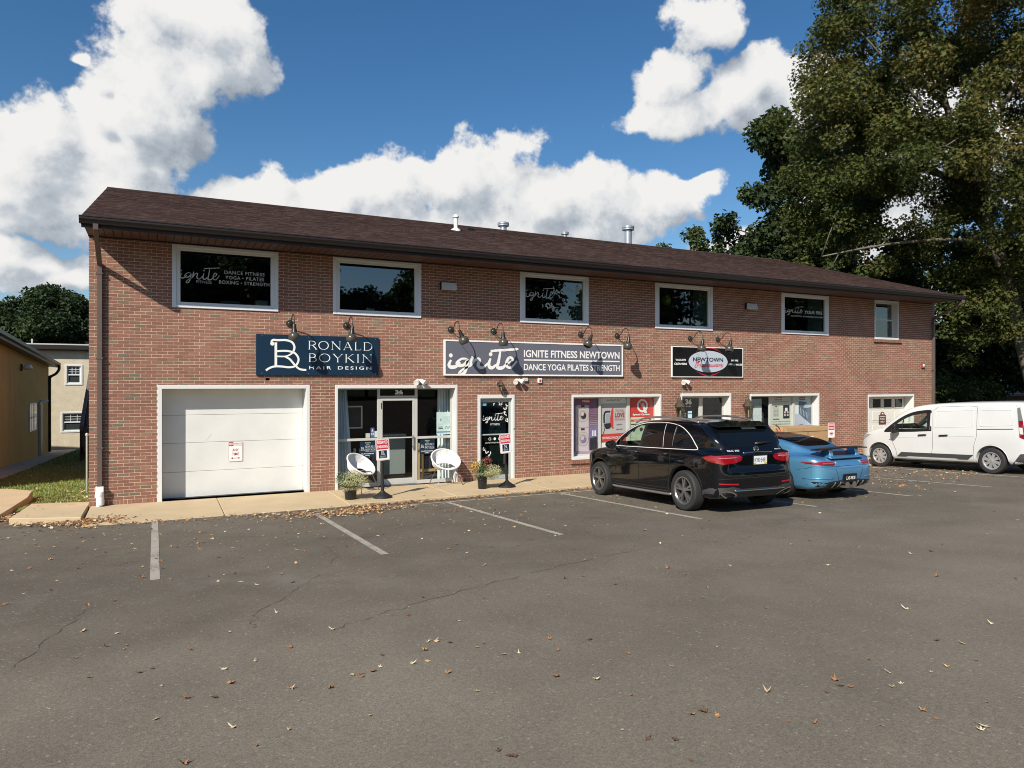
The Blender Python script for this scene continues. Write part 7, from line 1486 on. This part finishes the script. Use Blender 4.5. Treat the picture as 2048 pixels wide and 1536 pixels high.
    for y in (-.40,-.25,.25,.40): c.line('diffuser_fin', [(y,.23),(y,.36)], .012, 'B', P('diffuser_fin_grey', (.10,.10,.10), .5), .02)
    for y in (-.10, .10):
        q = c.on(y, .285, 'B', .0); MB().lathe([(.040,-.10),(.062,-.10),(.066,-.07),(.066,.04)], (q.x,y,.285), 'x', 22).build('exhaust_tip', M_CHR, c.root, smooth=.5); MB().lathe([(0,-.02),(.058,-.02)], (q.x,y,.285), 'x', 18).build('exhaust_bore', M_SEAM, c.root)
    c.patch('plate_recess', rrect(-.20,.20,.345,.495,.02), 'B', M_SEAM, .005, .05); p = c.on(0, .415, 'B', .012); plate(c, p.x-.012, 0, .42, .30, .145, rad(-8), P('black_plate', (.012,.012,.014), .4), M_SIGNW, 'LXE-9878')
    v, f = text_geo('PORSCHE', .03, 1.5); MB().add([c.on(.30-.60*a, .775+.032*b, 'B', .008) for a, b in v], f).build('lettering', P('silver_lettering', (.75,.78,.80), .3, .4), c.root)
    # raised wing on two body-colour pylons
    mb = MB(); N = 26; prof = [(-.16,.0),(-.155,.022),(.0,.030),(.13,.010),(.135,-.004),(.0,-.002)]; V = []
    for i in range(N+1):
        u = -1+2*i/N; y = u*.70; x0 = -2.07+.10*u*u; z0 = 1.005-.035*u*u
        if abs(u) > .93: sc = .55
        else: sc = 1
        V += [(x0+a*sc, y, z0+q*sc) for a, q in prof]
    k = len(prof); mb.add(V, [(i*k+j, i*k+(j+1)%k, (i+1)*k+(j+1)%k, (i+1)*k+j) for i in range(N) for j in range(k)]+[tuple(range(k)), tuple(N*k+j for j in range(k))]); mb.build('rear_wing', P('black_wing', (.008,.008,.009), .35, spec=.35), c.root, smooth=.7)
    MB().prism([(-2.14,.80),(-1.86,.86),(-1.94,1.005),(-2.10,1.0)], 'y', -.42, -.32).build('wing_pylon', BL, c.root, bevel=.012); MB().prism([(-2.14,.80),(-1.86,.86),(-1.94,1.005),(-2.10,1.0)], 'y', .32, .42).build('wing_pylon', BL, c.root, bevel=.012)
    MB().prism([(-2.19,.80),(-2.14,.85),(-1.80,.93),(-1.70,.93),(-1.80,.86)], 'y', -.46, .46).build('engine_lid', BL, c.root, bevel=.015)
    rim = dict(r=.255, n=10, pair=(0,), w=(.022,.030), mat=P('bronze_alloy', (.62,.46,.34), .3, .7), back=(.02,.02,.02))
    for x, yy, w in ((-1.23,.795,.29),(1.22,.79,.24)):
        for s in (1,-1): c.wheel(x, s*yy, .345, w, rim)
    MB().box(-1.6,1.6,-.5,.5,.12,.2).build('underbody', M_BLACK, c.root)
    c.line('windscreen_wiper', [(.95,-.3),(.98,.3)], .01, 'T', M_BLACK, .008); c.patch('windscreen', [(-.58,.90),(-.50,1.20),(.50,1.20),(.58,.90)], 'F', M_PRIV, .004, .07)
    for s in (1,-1): c.patch('headlight', [(s*.62+.10*math.cos(q), .66+.09*math.sin(q)) for q in [2*math.pi*i/14 for i in range(14)]], 'F', P('headlamp', (.5,.52,.55), .05), .006, .05)
sports()
def van():
    spec = dict(len=4.84, hw=.925, h=1.86, wz=.325, inner=.56, arches=[(-1.53,.385),(1.53,.385)],
        side=[(-2.2,.26),(-2.37,.34),(-2.42,.50),(-2.42,.85),(-2.40,1.25),(-2.36,1.68),(-2.28,1.79),(-2.0,1.83),(-1.0,1.845),(-.2,1.82),(.35,1.765),(.72,1.66),(1.05,1.44),(1.42,1.15),(1.60,1.09),(2.0,.99),(2.25,.86),(2.37,.70),(2.42,.50),(2.38,.32),(2.2,.21),(-1.9,.22)],
        plan=[(-2.42,0),(-2.42,.66),(-2.38,.83),(-2.22,.90),(-1.53,.918),(0,.918),(1.3,.915),(1.75,.90),(2.08,.82),(2.28,.64),(2.39,.35),(2.42,0)],
        front=[(.65,.19),(.84,.23),(.905,.36),(.915,.55),(.918,.82),(.905,.98),(.875,1.12),(.83,1.40),(.775,1.66),(.71,1.79),(.55,1.84),(0,1.865)])
    WP = P('white_van_paint', (.60,.61,.61), .25, coat=.6, noise=(1.2,.05))
    c = Car(spec, 'parked_van', 'white panel van parked nose-in by the far garage door', 'van', (20.36, -4.02, ZG(-4.02)), (0, rad(2.52), rad(90.6)), 1.035, WP, 'vehicles parked outside the shops')
    fw = [tuple(p) for p in smooth_line([(1.36,1.03),(1.10,1.235),(.80,1.43),(.50,1.55),(.20,1.595),(.03,1.60)], 4)]+[(.0,1.07),(.5,1.05)]
    gl = [tuple(p) for p in smooth_line([(1.08,1.08),(1.06,1.20),(.80,1.385),(.50,1.505),(.20,1.555),(.12,1.558)], 4)]+[(.06,1.10),(.5,1.085)]
    ws = [(.66,1.20),(.62,1.45),(.55,1.66),(-.55,1.66),(-.62,1.45),(-.66,1.20)]
    c.body([('y', gl), ('x', ws)], None)
    outer_tri = [(1.36,1.03),(1.06,1.265),(1.10,1.06)]
    for v in ('L','R'):
        c.band('window_seal', fw, .05, v, M_BLACK, .004); c.patch('quarter_trim', [(1.34,1.035),(1.10,1.225),(1.09,1.05)], v, M_BLACK, .005, .06); c.patch('side_window', gl, v, M_CARGL, .006, .08); c.band('window_frame', gl, .045, v, M_BLACK, .008); c.line('window_divider', [(.83,1.07),(.78,1.40)], .014, v, M_BLACK, .010)
        c.patch('pillar_trim', [(.03,1.08),(.03,1.60),(.13,1.59),(.10,1.08)], v, M_BLACK, .006, .06)
        c.line('door_seam', [(-.03,1.62),(-.06,1.1),(-.04,.62),(.02,.33)], .0035, v, M_SEAM, .001); c.line('door_seam', [(1.08,1.0),(1.12,.75),(1.02,.50),(1.0,.33)], .0035, v, M_SEAM, .001)
        c.line('sliding_door_seam', [(-.06,1.62),(-.16,1.70),(-.95,1.715),(-1.17,1.70),(-1.19,1.62),(-1.20,.95),(-1.12,.7),(-1.08,.33)], .0035, v, M_SEAM, .001); c.line('belt_crease', [(1.1,.86),(-.02,.90),(-1.15,.94)], .006, v, WP, .0)
        c.line('panel_press', [(-.12,1.15),(-.12,1.58),(-1.1,1.60),(-1.1,1.18)], .005, v, WP, .001, True); c.line('panel_press', [(-1.28,1.19),(-1.28,1.60),(-2.02,1.59),(-2.05,1.22)], .005, v, WP, .001, True); c.line('slide_rail', [(-1.21,1.115),(-2.06,1.13)], .010, v, M_PLAS, .002)
        c.patch('side_moulding', [(1.00,.335),(.86,.455),(-1.10,.455),(-.96,.335),(-.72,.335),(-.66,.355),(.66,.355),(.74,.335)], v, M_PLAS, .012, .07); c.patch('sill_trim', [(1.10,.27),(-1.10,.27),(-1.10,.20),(1.10,.20)], v, M_BLACK, .004, .1)
        for hx in (.34, -.24): c.line('door_handle', [(hx,.935),(hx-.22,.95)], .022, v, M_BLACK, .020)
        for ax in (-1.53, 1.53): c.line('arch_lip', [(ax+.395*math.cos(rad(a)), .325+.395*math.sin(rad(a))) for a in range(-8, 190, 9)], .012, v, WP, .002)
        c.patch('tail_light', [(-2.17,1.33),(-2.27,1.33),(-2.33,.86),(-2.20,.93)], v, M_RED, .010, .05); c.patch('tail_light_lens', [(-2.19,1.17),(-2.265,1.16),(-2.28,1.00),(-2.205,1.01)], v, P('clear_lamp', (.62,.58,.58), .15), .013, .04); c.patch('lamp_cap', [(-2.13,1.64),(-2.19,1.66),(-2.27,1.33),(-2.17,1.33)], v, P('grey_lamp_cap', (.16,.17,.17), .3), .010, .05)
        c.patch('rear_bumper_corner', [(-1.97,.25),(-2.08,.36),(-2.20,.52),(-2.34,.54),(-2.40,.40),(-2.36,.27)], v, M_PLAS, .012, .06)
        c.line('door_gap', [(-2.10,1.72),(-2.12,1.66)], .003, v, M_SEAM, 0); c.line('indicator', [(1.18,.80),(1.20,.80)], .012, v, M_BLACK, .004)
        sg = 1 if v == 'L' else -1; MB().prism(rrect(-.11,.11,-.13,.12,.05), 'x', .84, .97).build('wing_mirror', M_BLACK, c.root, bevel=.025).location = (0, sg*1.06, 1.12); MB().tube([(.93,sg*.86,1.08),(.92,sg*1.0,1.08)], .035, 6).build('mirror_stalk', M_BLACK, c.root)
        S = sg; o = 1 if S > 0 else -1
        c.patch('rear_door_window', [(S*a, q) for a, q in [(.10,1.10),(.64,1.10),(.68,1.20),(.64,1.60),(.10,1.62)]][::-o], 'B', M_PRIV, .006, .07); c.patch('tail_light', [(S*a, q) for a, q in [(.76,.90),(.83,.95),(.79,1.32),(.72,1.34)]][::-o], 'B', M_RED, .008, .05)
        c.patch('headlight', [(1.80,.93),(2.02,.95),(2.22,.83),(2.28,.72),(2.12,.76)], v, P('van_headlamp', (.30,.31,.32), .06, coat=1.), .007, .05)
    c.line('rear_door_seam', [(0,1.72),(0,.5)], .006, 'B', M_SEAM, .001); c.patch('rear_bumper', [(-.86,.26),(.86,.26),(.88,.50),(-.88,.50)], 'B', M_PLAS, .014, .08)
    c.patch('windscreen', ws, 'F', M_CARGL, .004, .08); c.band('windscreen_seal', ws, .05, 'F', M_BLACK, .006); c.patch('grille', [(-.45,.62),(.45,.62),(.5,.42),(-.5,.42)], 'F', M_BLACK, .006, .08)
    MB().box(-.15,1.3,-.75,.75,.32,.36).build('cabin_floor', M_BLACK, c.root); MB().prism([(.95,.6),(1.45,.6),(1.45,1.10),(1.2,1.14),(.98,1.02)], 'y', -.75, .75).build('dashboard', M_BLACK, c.root, bevel=.02); c.seats(.10, None, .55); c.steering(.74, .38, 1.06); MB().prism([(-.12,.36),(-.05,.36),(-.05,1.7),(-.12,1.7)], 'y', -.72, .72).build('bulkhead', P('grey_bulkhead', (.25,.26,.26), .7), c.root)
    rim = dict(r=.215, n=8, pair=(0,), w=(.055,.085), mat=P('silver_hubcap', (.50,.51,.52), .3, .6), back=(.03,.03,.03))
    for x in (-1.53, 1.53):
        for s in (1,-1): c.wheel(x, s*.80, .325, .205, rim)
    MB().box(-1.3,1.3,-.55,.55,.16,.26).build('underbody', M_BLACK, c.root)
van()
# ------------------------------------------------------------------ fallen leaves
LEAF_SPOTS = [(-0.3, -9.45), (-0.36, -9.81), (-0.22, -9.96), (-0.21, -9.86), (-0.56, -10.01), (-0.02, -10.59), (-0.1, -10.62), (-0.43, -10.56), (0.04, -11.0), (0.19, -11.32), (0.35, -11.4), (-0.61, -11.07), (0.0, -11.59), (0.42, -11.95), (0.71, -12.15), (0.51, -12.27), (0.14, -12.3), (1.56, -11.16), (1.82, -11.46), (2.03, -11.05), (2.13, -11.14), (1.98, -11.04), (1.07, -11.62), (0.82, -11.51), (0.84, -11.74), (1.92, -12.17), (1.26, -11.45), (1.41, -11.46), (1.19, -12.19), (1.68, -12.99), (1.71, -13.07), (1.48, -11.4), (1.71, -11.45), (1.87, -11.76), (1.38, -10.3), (2.42, -10.64), (2.94, -10.05), (2.42, -9.69), (1.24, -7.35), (1.03, -9.49), (0.45, -10.86), (0.25, -10.25), (0.68, -10.81), (0.47, -11.19), (1.89, -11.23), (2.36, -11.3), (2.28, -11.36), (2.39, -11.61), (0.08, -6.69), (0.56, -7.46), (0.73, -7.48), (0.85, -7.49), (0.16, -7.42), (0.86, -7.98), (1.0, -8.21), (-0.12, -7.11), (2.02, -7.69), (2.47, -8.59), (3.2, -9.07), (2.02, -5.01), (1.73, -5.46), (0.8, -4.29), (0.55, -5.01), (0.44, -5.21), (1.13, -5.39), (0.85, -5.28), (0.39, -4.71), (-0.55, -3.93), (-1.15, -2.87), (-0.78, -5.75), (-1.98, -2.18), (-1.76, -3.6), (-1.62, -4.57), (-0.55, -3.88), (1.84, -6.5), (1.75, -6.29), (0.62, -3.14), (4.59, -4.98), (4.87, -5.82), (2.87, -5.0), (3.04, -5.88), (3.04, -6.26), (0.57, -9.93), (1.31, -11.52), (0.97, -10.61), (1.31, -11.47), (2.87, -11.47), (2.78, -11.75), (3.14, -11.65), (2.5, -11.65), (2.51, -12.2), (2.72, -12.39), (3.32, -12.45), (2.76, -12.73), (2.42, -13.11), (2.61, -13.35), (2.91, -13.14), (3.0, -13.15), (3.03, -13.23), (2.48, -13.27), (4.11, -13.2), (4.06, -13.28), (4.09, -13.32), (3.89, -13.31), (3.56, -13.12), (4.43, -13.45), (4.65, -13.05), (4.54, -13.28), (4.79, -13.41), (4.99, -13.41), (5.57, -13.17), (5.29, -13.43), (6.27, -12.99), (4.6, -13.9), (4.15, -13.78), (3.75, -13.79), (4.11, -13.89), (4.25, -14.07), (4.18, -14.1), (3.45, -13.58), (3.34, -13.49), (1.73, -13.08), (2.53, -13.58), (5.03, -11.71), (6.08, -12.36), (6.04, -10.19), (4.77, -9.01), (4.95, -8.99), (6.97, -8.95), (4.38, -10.24), (4.49, -10.3), (4.28, -9.76), (4.05, -9.74), (5.22, -9.87), (5.34, -9.93), (4.8, -11.13), (5.1, -10.85), (6.86, -8.38), (7.19, -9.18), (7.66, -8.9), (7.61, -9.7), (8.04, -9.62), (7.0, -10.77), (8.36, -10.88), (9.24, -10.71), (11.04, -10.14), (12.08, -10.11), (12.88, -9.53), (7.72, -12.24), (8.09, -12.21), (7.5, -11.74), (4.32, -13.46), (5.47, -13.03), (3.9, -12.29), (3.22, -12.08)]
def fallen_leaves():
    rr = random.Random(77)
    COLS = [('rust', P('leaf_rust', (.27,.125,.055), .8, noise=(30,.25))), ('tan', P('leaf_tan', (.46,.32,.17), .8, noise=(30,.2))), ('pale buff', P('leaf_buff', (.60,.50,.34), .8, noise=(30,.15))), ('orange', P('leaf_orange', (.40,.20,.075), .8, noise=(30,.2))), ('yellow', P('leaf_yellow', (.48,.40,.14), .75, noise=(30,.2))), ('dark brown', P('leaf_brown', (.12,.07,.04), .85, noise=(30,.2)))]
    def shape(seed, curl):
        g = random.Random(seed); n = 5; out = []
        for k in range(n):   # lobes and notches round a palm-shaped leaf
            a = rad(-120+60*k); L = (1, .9, 1.15, .9, 1)[k]*(.75 if k in (0, 4) else 1)*g.uniform(.8,1.1)
            out.append((math.cos(a-.16)*L*.72, math.sin(a-.16)*L*.72)); out.append((math.cos(a)*L, math.sin(a)*L)); out.append((math.cos(a+.16)*L*.74, math.sin(a+.16)*L*.74))
            if k < n-1: b = a+rad(30); out.append((math.cos(b)*.42, math.sin(b)*.42))
        out.append((-.45, .10)); out.append((-.45, -.10)); ax = g.uniform(0, 3.14); c1, c2 = curl*g.uniform(.3,1), curl*g.uniform(-.3,.8)
        def up(x, y): u = x*math.cos(ax)+y*math.sin(ax); v = -x*math.sin(ax)+y*math.cos(ax); return c1*u*u+c2*v*v*.6+g.uniform(-.05,.05)
        V = [(0,0,up(0,0))]+[(x,y,up(x,y)) for x, y in out]; n = len(out); F = [(0, i+1, (i+1)%n+1) for i in range(n)]
        V += [(-.4,0,.02),(-1.0,g.uniform(-.2,.2),.08),(-1.0,.03,.11),(-.4,.035,.04)]; F.append((n+1,n+2,n+3,n+4)); lo = min(v[2] for v in V); return [(a, b, c-lo) for a, b, c in V], F
    meshes = []
    for ci, (nm, m) in enumerate(COLS):
        for k in range(3):
            V, F = shape(ci*7+k, (.4,1.0,1.6)[k]); me = bpy.data.meshes.new('fallen_leaf'); me.from_pydata(V, [], F); me.materials.append(m); meshes.append((me, nm, ('flat','cupped','tightly curled')[k]))
    def zat(x, y): return (-.088 if x < 3.5 else -.05) if y > -2.05 else ZG(y)+.004
    def put(x, y, size):
        w = rr.choices(range(6), (5,6,4,3,.35,3))[0]; me, nm, sh = meshes[w*3+rr.randrange(3)]; o = link('fallen_leaf', me)
        where = 'in the drive lane' if y < -8.2 else ('in the parking bays' if y < -3.3 else 'along the kerb')
        k = int((x+2.73)//2.73); where += ('', ' left of the first painted line', ' right of the first painted line', ' past the second painted line', ' past the third painted line', ' past the black SUV side line', ' out beyond the parked cars')[max(1, min(6, k+1)) if x < 14 else 6]
        tag(o, '%s dry %s leaf %s' % (sh, nm, where), 'leaf', 'fallen leaves scattered on the asphalt')
        s = size*rr.uniform(.75,1.2); o.location = (x, y, zat(x, y)+.002); o.rotation_euler = (rr.uniform(-.25,.25), rr.uniform(-.25,.25), rr.uniform(0,6.28)); o.scale = (s, s, s*rr.uniform(.7,1.1))
    for x, y in LEAF_SPOTS: put(x, y, rr.choice((.020,.025,.031,.037)))
    for k in range(125):
        x = rr.uniform(-2.2, 12); y = -2.5-abs(rr.gauss(0, 2.0))
        put(x, y, rr.choice((.02,.026,.034)))
    # litter drifts: one mass
    V = []; F = []; T = []; base = [shape(200+k, rr.choice((.3,.7,1.1))) for k in range(8)]; mats = [m for _, m in COLS]
    def drop(x, y, s, lift=0.):
        v, f = base[rr.randrange(8)]; o = len(V); M = Matrix.Translation((x, y, zat(x, y)+lift)) @ Matrix.Rotation(rr.uniform(0,6.28), 4, 'Z') @ Matrix.Rotation(rr.gauss(0,.4), 4, 'X') @ Matrix.Scale(s, 4); V.extend(tuple(M @ Vector(p)) for p in v); F.extend(tuple(i+o for i in q) for q in f); c = rr.choices(range(6), (5,4,2,5,.4,2.5))[0]; T.extend([c]*len(f))
    def drift(n, cx, cy, sx, sy, ang, s=.040):
        for _ in range(n): u, w = rr.gauss(0, sx), rr.gauss(0, sy); drop(cx+u*math.cos(ang)-w*math.sin(ang), cy+u*math.sin(ang)+w*math.cos(ang), s*rr.uniform(.7,1.2), rr.random()*.02)
    drift(520, 3.45, -3.0, .55, .22, .1); drift(150, 2.6, -2.75, .5, .16, 0); drift(210, 5.2, -2.24, .9, .07, .0); drift(150, 7.6, -2.22, 1.0, .06, 0); drift(120, 9.6, -2.3, 1.2, .1, 0); drift(90, 4.3, -2.3, .5, .12, 0)
    drift(330, -.95, -1.62, .30, .20, .3); drift(150, -1.6, -1.55, .45, .10, -.25); drift(60, -.4, -2.2, .6, .12, 0); drift(70, 1.3, -2.35, .8, .12, 0)
    drift(90, 19.3, -5.0, 1.2, .35, .5); drift(120, 17.6, -3.6, 1.6, .35, .3); drift(90, 16.5, -5.6, 1.5, .4, .4); drift(60, 18.8, -1.9, .5, .1, 0)
    for _ in range(1500):
        x = rr.uniform(-4, 30); y = -2.3-abs(rr.gauss(0, 2.9)) if x < 20 else -2.3-abs(rr.gauss(0, 3.5))
        if y > -13: drop(x, y, rr.uniform(.012,.040))
    for _ in range(120): drop(rr.uniform(-1, 14), rr.uniform(-1.95, -.1), rr.uniform(.012,.03))
    me = bpy.data.meshes.new('leaf_litter'); me.from_pydata(V, [], F)
    for m in mats: me.materials.append(m)
    me.polygons.foreach_set('material_index', T); kind(link('leaf_litter', me), 'stuff')
    # dead leaves on the lawn and step
    V2 = len(V); V.clear(); F.clear(); T.clear()
    def dropz(x, y, z, s):
        v, f = base[rr.randrange(8)]; o = len(V); M = Matrix.Translation((x, y, z)) @ Matrix.Rotation(rr.uniform(0,6.28), 4, 'Z') @ Matrix.Rotation(rr.gauss(0,.5), 4, 'X') @ Matrix.Scale(s, 4); V.extend(tuple(M @ Vector(p)) for p in v); F.extend(tuple(i+o for i in q) for q in f); T.extend([rr.choices(range(6), (5,4,3,5,.4,2))[0]]*len(f))
    for _ in range(260): y = .6+abs(rr.gauss(0, 2.2)); dropz(rr.uniform(-2.45,-1.25), y, ZG(y)+.10, rr.uniform(.025,.05))
    for _ in range(170): y = rr.uniform(-.9, 2.4); dropz(-2.44+rr.gauss(0,.07), y, ZG(y)+.06, rr.uniform(.03,.05))
    for _ in range(60): y = rr.uniform(4, 16); dropz(rr.uniform(-4.2,-1.3), y, ZG(y)+.11, rr.uniform(.03,.05))
    for _ in range(14): dropz(rr.uniform(-2.2,-1.25), rr.uniform(-1.1,.5), -.027, rr.uniform(.015,.035))
    me = bpy.data.meshes.new('lawn_leaf_litter'); me.from_pydata(V, [], F)
    for m in mats: me.materials.append(m)
    me.polygons.foreach_set('material_index', T); kind(link('lawn_leaf_litter', me), 'stuff')
fallen_leaves()
